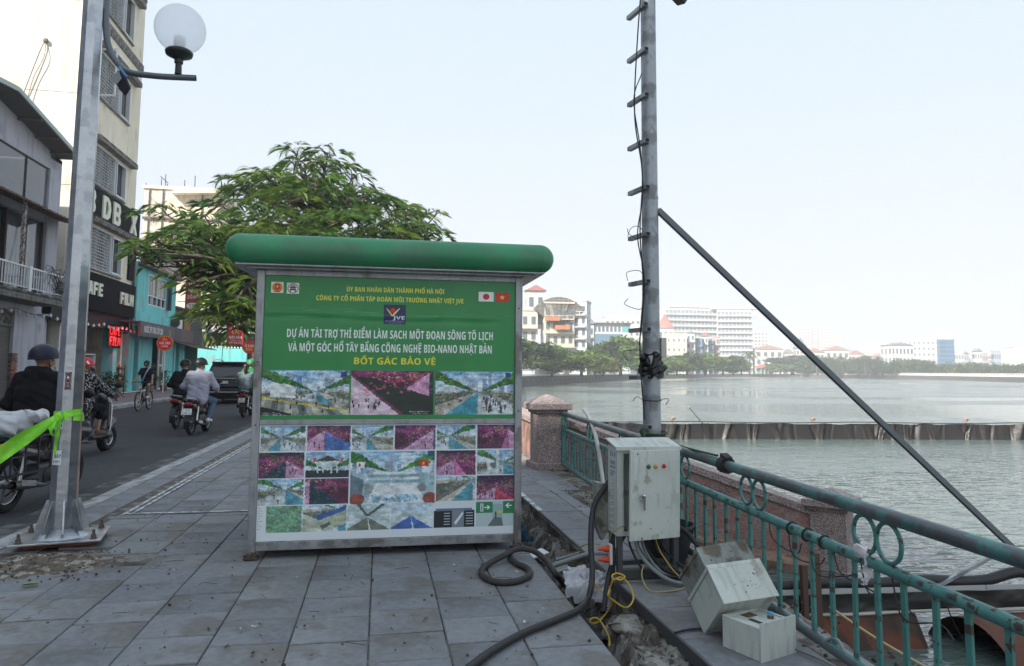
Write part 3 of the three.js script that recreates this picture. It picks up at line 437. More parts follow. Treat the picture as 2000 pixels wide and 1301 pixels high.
  const tun = (a, b, road) => { const x = X(a), y = Y(988), k = X(b) - x, q = Y(1039) - y; g.save(); g.beginPath(); g.rect(x, y, k, q); g.clip(); R(a, b, 988, 1039, '#c6d6d6'); for (let i = 0; i < 30; i++) { g.strokeStyle = i % 3 ? '#aebfc0' : '#8fa3a5'; g.lineWidth = 3; g.beginPath(); g.moveTo(x + k * 0.47, y + q * 0.5); g.lineTo(x + k * (0.47 + Math.cos(i * 0.21) * 1), y + q * (0.5 + Math.sin(i * 0.21) * 1.4)); g.stroke(); } poly(g, [[x + k * 0.47, y + q * 0.5], [x + k * 1.0, y + q], [x - k * 0.05, y + q]], road); poly(g, [[x + k * 0.47, y + q * 0.5], [x + k * 0.56, y + q], [x + k * 0.5, y + q]], '#dfe3dd'); if (road === '#6a6f5e') poly(g, [[x + k * 0.2, y], [x + k * 0.45, y + q * 0.48], [x + k * 0.49, y + q * 0.48], [x + k * 0.9, y], [x + k * 0.8, y], [x + k * 0.47, y + q * 0.4], [x + k * 0.3, y]], '#42524f'); g.restore(); };
  tun(676, 758, '#6a6f5e'); tun(760, 842, '#3b5fae'); R(760, 842, 988, 1006, '#bcd2de');
  R(844, 925, 988, 1039, '#dfe6e8'); R(844, 925, 1005, 1039, '#14161a'); R(848, 920, 1001, 1006, '#5b6a8c'); R(880, 904, 1004, 1039, '#77808a'); for (let i = 0; i < 5; i++) { R(864, 876, 1010 + i * 5.5, 1011.5 + i * 5.5, '#cfd2d6'); R(908, 922, 1010 + i * 5.5, 1011.5 + i * 5.5, '#cfd2d6'); } poly(g, [[X(884), Y(1030)], [X(901), Y(1008)], [X(903), Y(1012)], [X(888), Y(1034)]], '#e8ebee');
  R(928, 1005, 988, 1039, '#b9cdcb'); R(928, 962, 990, 1012, '#1e7a45'); R(983, 1005, 989, 1014, '#1e7a45'); R(962, 982, 994, 1034, '#93b3b7'); g.strokeStyle = '#f4f7f4'; g.lineWidth = 9; g.beginPath(); g.moveTo(X(945), Y(1001)); g.lineTo(X(955), Y(1001)); g.moveTo(X(951), Y(997)); g.lineTo(X(955.5), Y(1001)); g.lineTo(X(951), Y(1005)); g.moveTo(X(1001), Y(998)); g.lineTo(X(990), Y(998)); g.moveTo(X(995), Y(993)); g.lineTo(X(989.5), Y(998)); g.lineTo(X(995), Y(1003)); g.stroke(); R(937, 943, 993, 1009, '#f4f7f4'); blob(g, X(940), Y(996), 6, 6, '#1e7a45'); R(938.7, 941.2, 998, 1008, '#1e7a45'); poly(g, [[X(952), Y(1039)], [X(965), Y(1022)], [X(980), Y(1022)], [X(984), Y(1039)]], '#5c6866'); R(967, 970, 1010, 1024, '#28363a'); R(970, 983, 1008, 1013, '#c9cf5c');
  for (const [a, b, c, d] of [[510, 1005, 832, 881], [508, 677, 884, 934], [847, 1005, 884, 934], [508, 677, 936, 986], [847, 1005, 936, 986], [680, 844, 884, 986], [525, 842, 988, 1039]]) mottle(g, X(a), Y(c), X(b) - X(a), Y(d) - Y(c), a + c, 5);
  g.fillStyle = '#e4e8ec'; for (const p of [593.5, 678.8, 762, 845.3, 926.8]) g.fillRect(X(p), Y(832), 9, Y(881) - Y(832)); for (const p of [592.5, 677.8, 845, 926.8]) g.fillRect(X(p), Y(884), 9, Y(986) - Y(884));
  g.fillStyle = 'rgba(190,222,230,0.13)'; g.fillRect(0, 0, w, h); smudge(g, w, h * 0.95, 200, 6, 0.14);
});
// ---------------------------------------------------------------- kiosk
{
  const Z = -5.68, BZ = -7.62, x0 = -0.94, x1 = 1.115;
  const k = thing('guard_kiosk', 'green roofed guard kiosk with printed green banner and grid of pictures on its front', 'kiosk', [0, 0, 0]);
  const mSteel = tex('kiosk_steel', mottled(512, 1.4, [0.34, 0.35, 0.36], { blot: 0.2, grain: 0.18, tone: [0.2, 0.19, 0.18], toneAt: 0.66, freq: 6, seed: 61, streak: 0.2 }), 0.42, 0.55, { bumpMap: bumpFine, bumpScale: 0.001 });
  const mRoof = tex('roof_green', mottled(512, 1.8, [0.03, 0.25, 0.105], { blot: 0.3, grain: 0.12, tone: [0.06, 0.2, 0.11], toneAt: 0.58, toneW: 0.16, freq: 4, seed: 64 }), 0.5, 0, { bumpMap: bumpFine, bumpScale: 0.001, clearcoat: 0.12, clearcoatRoughness: 0.4 });
  part(k, 'roof', new RoundedBoxGeometry(2.50, 0.232, 2.55, 8, 0.1155).translate(0.095, 2.288, -6.72), mRoof);
  part(k, 'soffit', [rbox(2.34, 0.02, 2.4, 0.004, [0.095, 2.176, -6.72]), rbox(2.2, 0.018, 2.2, 0.004, [0.095, 2.158, -6.68])], mSteel);
  for (const [x, z] of [[x0 + 0.03, Z], [x1 - 0.03, Z], [x0 + 0.03, BZ], [x1 - 0.03, BZ]]) { const p = part(k, 'post', rbox(0.058, 2.14, 0.058, 0.005, [x, 1.08, z]), mSteel); part(p, 'foot', [rbox(0.1, 0.012, 0.1, 0.003, [x, 0.012, z]), cyl(0.018, 0.018, 0.05, [x + 0.02, 0.03, z + 0.03], [0, 0, 0], 8), torus(0.04, 0.006, [x - 0.01, 0.03, z + 0.01], [1.3, 0.3, 0], 14, 5)], tex('rusty_foot', mottled(256, 0.3, [0.1, 0.07, 0.05], { blot: 0.6, grain: 0.5, seed: 66 }), 0.9)); }
  for (const [y, h] of [[2.132, 0.045], [1.0, 0.038], [0.092, 0.062]]) part(k, 'cross_rail', rbox(x1 - x0 - 0.118, h, 0.05, 0.004, [(x0 + x1) / 2, y, Z]), mSteel);
  for (const [y, h] of [[2.132, 0.045], [1.0, 0.038], [0.092, 0.062]]) part(k, 'cross_rail', rbox(x1 - x0 - 0.118, h, 0.05, 0.004, [(x0 + x1) / 2, y, BZ]), mSteel);
  for (const x of [x0 + 0.03, x1 - 0.03]) part(k, 'side_panel', [span(x - 0.015, x + 0.015, 0.11, 2.15, BZ + 0.03, Z - 0.03)], mSteel);
  part(k, 'back_panel', [span(x0 + 0.06, x1 - 0.06, 0.11, 2.11, BZ - 0.012, BZ + 0.012)], mSteel);
  part(k, 'floor_panel', [span(x0 + 0.06, x1 - 0.06, 0.07, 0.1, BZ + 0.03, Z - 0.03)], mSteel);
  const panel = (y0, y1, crease) => {                                  // thin vinyl sheet with slack and creases
    const w = x1 - x0 - 0.12, g = new THREE.PlaneGeometry(w, y1 - y0, 90, 60).translate((x0 + x1) / 2, (y0 + y1) / 2, Z + 0.012), p = g.attributes.position;
    for (let i = 0; i < p.count; i++) { const x = p.getX(i), y = p.getY(i), u = (x - x0) / w, v = (y - y0) / (y1 - y0), edge = Math.min(1, 12 * Math.min(u, 1 - u, v, 1 - v)); let d = 0.0035 * (vnoise(x * 3, y * 3, 999, 5) - 0.5) + 0.0015 * (vnoise(x * 9, y * 14, 999, 6) - 0.5); if (crease) { const yc = y - (y0 + (y1 - y0) * (0.735 + 0.006 * Math.sin(u * 9) - 0.02 * u)); d += 0.006 * Math.exp(-((yc / 0.012) ** 2)) * (0.6 + 0.4 * Math.sin(u * 31)) - 0.005 * Math.exp(-(((yc + 0.026) / 0.014) ** 2)); } p.setZ(i, p.getZ(i) + d * Math.max(0, edge)); }
    g.computeVertexNormals(); return g;
  };
  part(k, 'printed_banner', panel(1.02, 2.11, true), tex('printed_vinyl', bannerTex, 0.42, 0, { clearcoat: 0.25, clearcoatRoughness: 0.25 }), { keepUV: true, label: 'green banner with yellow and white lettering over three pictures' });
  part(k, 'picture_board', panel(0.126, 0.982, false), tex('printed_board', gridTex, 0.55, 0), { keepUV: true, label: 'white board printed with a grid of small river pictures' });
  for (const [x, y] of [[x0 + 0.03, 1.45], [x1 - 0.03, 1.9], [x1 - 0.03, 1.08], [x0 + 0.03, 0.98], [x1 - 0.03, 0.94]]) part(k, 'bolt', cyl(0.006, 0.006, 0.008, [x, y, Z + 0.031], [Math.PI / 2, 0, 0], 8), M('dark_bolt', [0.03, 0.028, 0.026], 0.7));
  // underneath
  const foil = crumple(new THREE.IcosahedronGeometry(0.09, 5), 0.06, 24, 5); solo('crumpled_foil', place(foil, [0.05, 0.045, -5.9], [0, 0, 0], [1.3, 0.4, 0.8]), M('foil', [0.75, 0.75, 0.74], 0.3, 0.8), 'crumpled silver foil lying under the kiosk front', 'litter');
  solo('clay_pot', [lathe([[0.001, 0], [0.06, 0], [0.085, 0.1], [0.09, 0.1], [0.09, 0.118], [0.08, 0.118], [0.055, 0.012], [0.001, 0.012]], [0.56, 0.01, -6.0])], M('clay', [0.35, 0.1, 0.05], 0.85), 'small orange clay pot in the dark under the kiosk', 'pot');
}
// ---------------------------------------------------------------- weathered paints and metals
const mGalv = tex('galvanised', mottled(512, 0.9, [0.50, 0.52, 0.54], { blot: 0.22, grain: 0.12, tone: [0.38, 0.41, 0.44], toneAt: 0.55, toneW: 0.1, freq: 6, seed: 101 }), 0.34, 0.85, { bumpMap: bumpFine, bumpScale: 0.0015 });
const mGalvDull = tex('dull_steel', mottled(512, 0.9, [0.34, 0.365, 0.39], { blot: 0.25, grain: 0.15, tone: [0.2, 0.21, 0.22], toneAt: 0.6, freq: 5, seed: 103 }), 0.5, 0.5, { bumpMap: bumpFine, bumpScale: 0.0015 });
const mTeal = tex('teal_paint', mottled(1024, 1.0, [0.065, 0.215, 0.195], { blot: 0.28, grain: 0.3, tone: [0.055, 0.038, 0.03], toneAt: 0.66, toneW: 0.02, freq: 14, seed: 105 }), 0.5, 0, { bumpMap: bumpRough, bumpScale: 0.0015 });
const mTealDark = tex('worn_rail_paint', mottled(1024, 1.2, [0.085, 0.095, 0.105], { blot: 0.35, grain: 0.3, tone: [0.06, 0.17, 0.165], toneAt: 0.59, toneW: 0.05, freq: 6, seed: 107 }), 0.42, 0.1, { bumpMap: bumpRough, bumpScale: 0.0015 });
const mDark = M('black_rubber', [0.018, 0.018, 0.02], 0.7), mBlackSteel = M('black_steel', [0.03, 0.03, 0.033], 0.5, 0.4);
const mPaleSteel = tex('pale_cabinet_paint', mottled(512, 1.1, [0.55, 0.585, 0.535], { blot: 0.1, grain: 0.08, tone: [0.38, 0.37, 0.31], toneAt: 0.74, toneW: 0.06, freq: 6, seed: 111, streak: 0.18 }), 0.48, 0, { bumpMap: bumpFine, bumpScale: 0.0006 });
const mOldSteel = tex('grimy_cabinet_paint', mottled(512, 0.8, [0.27, 0.285, 0.255], { blot: 0.35, grain: 0.15, tone: [0.13, 0.11, 0.08], toneAt: 0.6, toneW: 0.08, freq: 4, seed: 113, streak: 0.3 }), 0.6);
const mTerrazzo = tex('pink_terrazzo', colTex(1024, 0.7, (u, v) => { const c = hash2(Math.floor(vnoise(u * 90, v * 90, 90, 7) * 40 + u * 120), Math.floor(v * 120), 9), f = fbm(u, v, 5, 4, 14), k = vnoise(u * 128, v * 128, 128, 3); const b = k > 0.62 ? [0.46, 0.40, 0.38] : k < 0.36 ? [0.12, 0.085, 0.08] : [0.30, 0.22, 0.205]; const s = (0.75 + 0.5 * f) * (0.85 + 0.3 * c); return b.map((x) => x * s); }), 0.88, 0, { bumpMap: bumpRough, bumpScale: 0.006 });
const mPinkWall = tex('pink_plaster', mottled(1024, 1.8, [0.33, 0.18, 0.155], { blot: 0.4, grain: 0.25, tone: [0.17, 0.115, 0.095], toneAt: 0.56, toneW: 0.08, freq: 5, seed: 117, streak: 0.35 }), 0.93, 0, { bumpMap: bumpRough, bumpScale: 0.006 });

// ---------------------------------------------------------------- lamp post at left: octagonal steel, globe on a bent arm
{
  const at = [-2.47, 0.03, -6.39], p = thing('lamp_post', 'galvanised steel lamp post with a clear globe on a bent arm by the kerb', 'lamp post', at);
  p.rotation.y = 0.2;
  const oct = (r0, r1, y0, y1) => new THREE.CylinderGeometry(r1, r0, y1 - y0, 8, 1).toNonIndexed().translate(0, (y0 + y1) / 2, 0).rotateY(Math.PI / 8);
  const o = oct(0.101, 0.072, 0.03, 6.2); o.computeVertexNormals(); part(p, 'column', [o, oct(0.088, 0.087, 1.52, 1.535)], mGalv);
  part(p, 'base_plate', rbox(0.62, 0.016, 0.52, 0.004, [0, 0.028, 0]), mGalv); part(p, 'rusty_shim', [box(0.5, 0.03, 0.4, [0.02, 0.003, 0])], tex('rust', mottled(256, 0.4, [0.16, 0.06, 0.03], { blot: 0.5, grain: 0.4, seed: 118 }), 0.95));
  part(p, 'collar', lathe([[0.20, 0.036], [0.17, 0.06], [0.125, 0.085], [0.102, 0.10]], undefined, undefined, 32), mGalv);
  for (let i = 0; i < 8; i++) { const a = i * Math.PI / 4 + 0.2; part(p, 'gusset', place(plate([[0.09, 0.08], [0.185, 0.08], [0.175, 0.14], [0.115, 0.32], [0.09, 0.32]], 0.012, 0.001).translate(0, 0, -0.006), [0, 0, 0], [0, a, 0]), mGalv); }
  for (const [x, z] of [[-0.25, 0.2], [0.25, 0.2], [0.25, -0.2], [-0.25, -0.2]]) part(p, 'anchor_bolt', [cyl(0.026, 0.026, 0.006, [x, 0.039, z], undefined, 16), cyl(0.02, 0.02, 0.026, [x, 0.055, z], undefined, 6), cyl(0.011, 0.011, 0.06, [x, 0.075, z], undefined, 10)], tex('bolt_rust', mottled(128, 0.1, [0.16, 0.13, 0.11], { blot: 0.5, grain: 0.4, seed: 119 }), 0.7, 0.5));
    part(p, 'arm', [tube([[0.085, 4.72, 0.04], [0.1, 4.3, 0.06], [0.15, 4.07, 0.09], [0.28, 3.9, 0.16], [0.5, 3.85, 0.26], [0.83, 3.86, 0.32]].map(([x, y, z]) => [x, y - 0.03, z - 0.06]), 0.026, 60, 10), cyl(0.03, 0.03, 0.3, [0.06, 4.56, 0.0])], M('grey_arm_paint', [0.13, 0.145, 0.16], 0.45, 0.3));
  const gx = 0.69, gz = 0.24, gy = 3.84;
  const hd = part(p, 'lamp_holder', [cyl(0.028, 0.024, 0.12, [gx, gy + 0.07, gz]), cyl(0.035, 0.035, 0.05, [gx, gy + 0.13, gz]), lathe([[0.03, 0.13], [0.06, 0.155], [0.105, 0.175], [0.112, 0.2], [0.1, 0.215], [0.001, 0.215]], [gx, gy, gz])], M('black_lamp_base', [0.025, 0.027, 0.03], 0.45));
  part(p, 'globe', ball(0.205, [gx, gy + 0.405, gz], [1, 1, 1], 48), M('frosted_globe', [0.97, 0.98, 1], 0.62, 0, { transmission: 0.95, thickness: 0, ior: 1.3 }));
  part(p, 'bulb', [lathe([[0.001, 0.215], [0.035, 0.22], [0.05, 0.28], [0.045, 0.33], [0.001, 0.36]], [gx, gy, gz])], M('bulb_glass', [0.75, 0.76, 0.76], 0.35));
  // stickers
  const stick = canvasTex(256, 256, (g) => { g.fillStyle = '#e9ebee'; g.fillRect(0, 0, 256, 256); fitText(g, 'MÁY', 150, 105, 190, 68, '#17181c'); fitText(g, '0.351', 130, 200, 200, 48, '#17181c'); });
  const mStick = tex('paper_sticker', stick, 0.7);
  const wrap = (a0, a1, y0, y1, rr) => { const g = new THREE.CylinderGeometry(rr - 0.001, rr, y1 - y0, 10, 1, true, a0, a1 - a0).translate(0, (y0 + y1) / 2, 0); return g; };
  for (const [y, r] of [[0.88, 0.0985], [0.60, 0.1005]]) part(p, 'sticker', wrap(-1.02, -0.18, y, y + 0.115, r), mStick, { keepUV: true, label: 'torn white paper sticker with black letters' });
  const st2 = canvasTex(128, 256, (g) => { g.fillStyle = '#b9b4b4'; g.beginPath(); g.ellipse(64, 76, 60, 72, 0, 0, 7); g.ellipse(64, 180, 60, 74, 0, 0, 7); g.fill(); g.fillStyle = '#5a1c1c'; g.beginPath(); g.ellipse(64, 76, 52, 64, 0, 0, 7); g.fill(); g.beginPath(); g.ellipse(64, 182, 52, 66, 0, 0, 7); g.fill(); g.strokeStyle = '#d8d2d0'; g.lineWidth = 6; for (let i = 0; i < 4; i++) { g.beginPath(); g.moveTo(34, 150 + i * 20); g.lineTo(94, 150 + i * 20); g.stroke(); } g.beginPath(); g.arc(64, 76, 30, 0, 5); g.stroke(); g.fillStyle = '#f3efe9'; g.fillRect(44, 62, 40, 26); });
  part(p, 'round_sticker', wrap(-0.28, 0.18, 1.19, 1.33, 0.0945), tex('red_sticker', st2, 0.6), { keepUV: true, label: 'dark red double oval sticker' });
  part(p, 'metal_strip', [bar([0.092, 0.35, 0.036], [0.083, 1.5, 0.032], 0.006, 0.026)], tex('brown_strip', mottled(128, 0.3, [0.3, 0.22, 0.18], { blot: 0.4, seed: 120 }), 0.7));
}
{ // old pieces of board hanging from the lamp arm
  const b = thing('hanging_board', 'torn dark board with blue tape hanging from the lamp arm', 'board', onFront(240, 160, -6.3));
  part(b, 'board', [place(plate([[-0.07, 0.05], [0.0, 0.1], [0.05, 0.02], [0.075, -0.05], [0.02, -0.1], [-0.03, -0.05]], 0.014, 0.003), [0, -0.01, 0], [0.2, -0.5, 0])], M('dark_board', [0.02, 0.02, 0.026], 0.6));
  part(b, 'grey_flap', place(plate([[-0.1, 0.02], [-0.03, 0.1], [0.0, 0.03], [-0.05, -0.02]], 0.006, 0.001), [0, -0.01, 0.02], [0.1, -0.3, 0]), M('grey_card', [0.3, 0.32, 0.34], 0.8));
  part(b, 'blue_tape', [tube([[-0.03, 0.12, 0.01], [0.0, 0.08, 0.03], [0.04, 0.03, 0.03]], 0.012, 12, 6)], M('blue_tape', [0.08, 0.25, 0.5], 0.5));
}
{ // lime ribbon knotted round the post and stretched out of the picture
  const t = thing('lime_ribbon', 'lime green reflective ribbon tied round the lamp post', 'ribbon', [0, 0, 0]);
  const mR = tex('lime_ribbon', mottled(256, 0.5, [0.24, 0.75, 0.03], { blot: 0.2, grain: 0.05, tone: [0.33, 0.85, 0.06], toneAt: 0.5, freq: 4, seed: 130 }), 0.6, 0, { side: THREE.DoubleSide });
  const C = V(-2.47, 0, -6.39), band = (y, h, k, ti) => { const g = new THREE.CylinderGeometry(0.099, 0.1, h, 40, 3, true).translate(0, y, 0), p = g.attributes.position; for (let i = 0; i < p.count; i++) { const a = Math.atan2(p.getZ(i), p.getX(i)); p.setY(i, p.getY(i) + ti * Math.cos(a + 0.5)); const b = 1 + 0.05 * Math.sin(a * 3 + k) + 0.03 * Math.sin(a * 7 + k * 2); p.setX(i, p.getX(i) * b); p.setZ(i, p.getZ(i) * b); } g.computeVertexNormals(); return g.translate(C.x, 0, C.z); };
  part(t, 'wrap', [band(1.035, 0.05, 0, 0.012), band(1.0, 0.045, 2, -0.012)], mR); part(t, 'reflective_stripe', [band(1.018, 0.018, 1, 0.008)], M('silver_stripe', [0.42, 0.45, 0.43], 0.35, 0.4, { side: THREE.DoubleSide }));
  const ribbon = (pts, w, n = 40) => { const c = new THREE.CatmullRomCurve3(pts.map((q) => v3(q.slice(0, 3)))), g = new THREE.PlaneGeometry(1, 1, n, 4), P = g.attributes.position; for (let i = 0; i <= n; i++) { const u = i / n, q = c.getPoint(u), tg = c.getTangent(u), f = u * (pts.length - 1), j = Math.min(pts.length - 2, Math.floor(f)), ww = lerp(pts[j][3] ?? w, pts[j + 1][3] ?? w, f - j), tw = lerp(pts[j][4] ?? 0, pts[j + 1][4] ?? 0, f - j); const side = V(0, 1, 0).addScaledVector(tg, -tg.y).normalize().applyAxisAngle(tg, tw); for (let k = 0; k <= 4; k++) { const s = (k / 4 - 0.5) * ww, bend = 0.08 * ww * Math.cos((k / 4 - 0.5) * 6 + u * 9), e = side.clone().cross(tg); P.setXYZ(k * (n + 1) + i, q.x + side.x * s + e.x * bend, q.y + side.y * s + e.y * bend, q.z + side.z * s + e.z * bend); } } g.computeVertexNormals(); return g; };
  const k0 = onFront(118, 812, -6.27), L0 = onFront(-60, 925, -5.9), L1 = onFront(40, 860, -6.1);
  part(t, 'streamer', ribbon([[k0.x, k0.y, k0.z, 0.045, 0.2], [L1.x, L1.y, L1.z, 0.115, -0.15], [L0.x, L0.y, L0.z, 0.13, -0.1], [L0.x - 0.7, L0.y - 0.3, L0.z + 0.3, 0.12, 0]], 0.1, 60), mR);
  const q = (x, y, z = -6.26) => onFront(x, y, z).toArray();
  part(t, 'knot', [crumple(ball(0.033, q(114, 815), [1, 1.1, 0.8], 20), 0.012, 30, 3), ribbon([[...q(114, 815), 0.04], [...q(98, 838, -6.22), 0.055, 0.5], [...q(102, 851, -6.2), 0.05, 1.2], [...q(112, 838, -6.22), 0.045, 0.6], [...q(116, 815), 0.03]], 0.04), ribbon([[...q(116, 818), 0.035], [...q(112, 845), 0.035, 0.6], [...q(109, 872, -6.25), 0.03, 0.2], [...q(106, 888, -6.24), 0.022]], 0.03)], mR);
}
// ---------------------------------------------------------------- pillar, railing, walls on the lakeside
function pillar(name, label, at, turn, mBody, mCap, h) {
  const p = thing(name, label, 'pillar', at, turn);
  part(p, 'shaft', [rbox(0.42, h - 0.2, 0.42, 0.012, [0, (h - 0.2) / 2, 0])], mBody); part(p, 'plinth', [rbox(0.52, 0.1, 0.52, 0.012, [0, 0.05, 0])], mBody);
  part(p, 'capital', [rbox(0.47, 0.05, 0.47, 0.01, [0, h - 0.175, 0]), rbox(0.58, 0.085, 0.58, 0.012, [0, h - 0.107, 0]), cyl(0.405, 0.02, 0.13, [0, h, 0], [0, Math.PI / 4, 0], 4)], mCap);
  return p;
}
pillar('stone_pillar', 'pink stone pillar with pyramid cap at the far end of the teal railing', [2.42, -0.01, -10.33], 0.06, mTerrazzo, mTerrazzo, 1.0);
solo('lake_wall', [(() => { const a = V(2.44, 0, -10.6), b = V(2.85, 0, -18), m = a.clone().add(b).multiplyScalar(0.5); return new THREE.BoxGeometry(0.22, 0.62, a.distanceTo(b)).applyMatrix4(mtx([m.x, 0.28, m.z], [0, -0.055, 0])); })()], mPinkWall, 'stained pink wall running on along the lake behind the pillar', 'wall');
solo('wall_coping', [new THREE.BoxGeometry(0.3, 0.08, 7.42).applyMatrix4(mtx([2.645, 0.632, -14.3], [0, -0.055, 0]))], mTerrazzo, 'speckled coping on the pink lake wall left of the pillar', 'coping');
{
  const P2 = V(5.6, -1.1, -8.3), top = V(2.75, 0.62, -10.45), end = V(5.42, -0.36, -8.42), w = thing('stair_wall', 'sloping pink gravel wall running from the pillar down to the water behind the railing', 'wall', [0, 0, 0]);
  const d = end.clone().sub(top).setY(0).normalize(), L = end.clone().sub(top).setY(0).length(), turn = Math.atan2(-d.z, d.x);
  part(w, 'wall_body', place(plate([[0, -1.6], [L, -1.6], [L, end.y], [0, top.y]], 0.2, 0.006).translate(0, 0, -0.1), [top.x, 0, top.z], [0, turn, 0]), tex('gravel_render', mottled(1024, 0.9, [0.27, 0.20, 0.19], { blot: 0.3, grain: 0.9, tone: [0.29, 0.16, 0.135], toneAt: 0.52, toneW: 0.12, freq: 5, seed: 141 }), 0.95, 0, { bumpMap: bumpRough, bumpScale: 0.012 }));
  const q = top.clone().setY(top.y + 0.035), e = end.clone().setY(end.y + 0.035); part(w, 'coping', [bar(q, e, 0.28, 0.09)], mTerrazzo);
  part(w, 'footing', [place(plate([[0, -1.6], [L, -1.6], [L, -0.92], [L * 0.72, -0.86], [L * 0.45, -0.62], [0, 0]], 0.5, 0.02), [top.x, 0, top.z], [0, turn, 0])], tex('stained_footing', mottled(512, 1.2, [0.26, 0.16, 0.115], { blot: 0.4, grain: 0.3, tone: [0.12, 0.09, 0.065], toneAt: 0.5, freq: 4, seed: 143 }), 0.95, 0, { bumpMap: bumpRough, bumpScale: 0.02 }));
  pillar('stone_pillar', 'low pink stone pillar standing in the water at the foot of the sloping wall', [P2.x, P2.y, P2.z], 0.75, mTerrazzo, mTerrazzo, 1.0);
}
{
  const r = thing('teal_railing', 'peeling teal pipe railing along the lake with pairs of rings', 'railing', [0, 0, 0]);
  const z0 = -10.16, z1 = 0.8, on = (z, y) => V(railX(z), y, z), seg = (y, r0, m) => part(r, y > 0.7 ? 'top_rail' : y > 0.3 ? 'middle_rail' : 'bottom_rail', [rod(on(z0, y), on(z1, y), r0, r0, 18)], m);
  seg(0.79, 0.0325, mTealDark); seg(0.565, 0.026, mTeal); seg(0.075, 0.028, mTealDark);
  const bals = [...Array(7)].map((_, i) => { const g = boxUV(rbox(0.016, 0.49, 0.026, 0.002, [0, 0.32, 0])), a = g.attributes.uv; for (let k = 0; k < a.count; k++) a.setXY(k, a.getX(k) + 0.137 * i, a.getY(k) + 0.31 * i); return g; }), joint = boxUV(ball(0.034, [0, 0.075, 0], [1, 0.9, 1], 12));
  let n = 0;
  for (let z = z0 + 0.16; z < z1; z += 0.178) { const b = part(r, 'baluster', bals[n % 7], mTeal, { raw: true }); b.position.set(railX(z), 0, z); b.rotation.y = 0.06 + (hash2(n, 1, 3) - 0.5) * 0.3; b.rotation.z = (hash2(n++, 2, 3) - 0.5) * 0.02; if (z < -6.3) { const q = part(r, 'weld_knuckle', joint, mTeal, { raw: true }); q.position.set(railX(z), 0, z); } }
  const ring = boxUV(torus(0.083, 0.010, [0, 0, 0], [0, Math.PI / 2, 0], 40, 8));
  for (const z of [-9.95, -8.4, -6.95, -5.3, -4.08, -2.88, -1.6, -0.3]) for (const k of [-1, 1]) { const q = part(r, 'ring', ring, mTeal, { raw: true }); q.position.set(railX(z + k * 0.085), 0.678, z + k * 0.085); q.rotation.y = -0.06; }
  for (const z of [z0 + 0.03, -5.35, -1.2]) part(r, 'stanchion', [rod(on(z, -0.02), on(z, 0.79), 0.024, 0.024, 12)], mTeal);
  part(r, 'dark_clamp', [place(cyl(0.055, 0.055, 0.07, undefined, undefined, 14), on(-4.47, 0.79).toArray(), [Math.PI / 2, 0, 0]), bar(on(-4.5, 0.85), on(-4.42, 0.83), 0.05, 0.03)], M('black_tape', [0.02, 0.018, 0.018], 0.7));
}
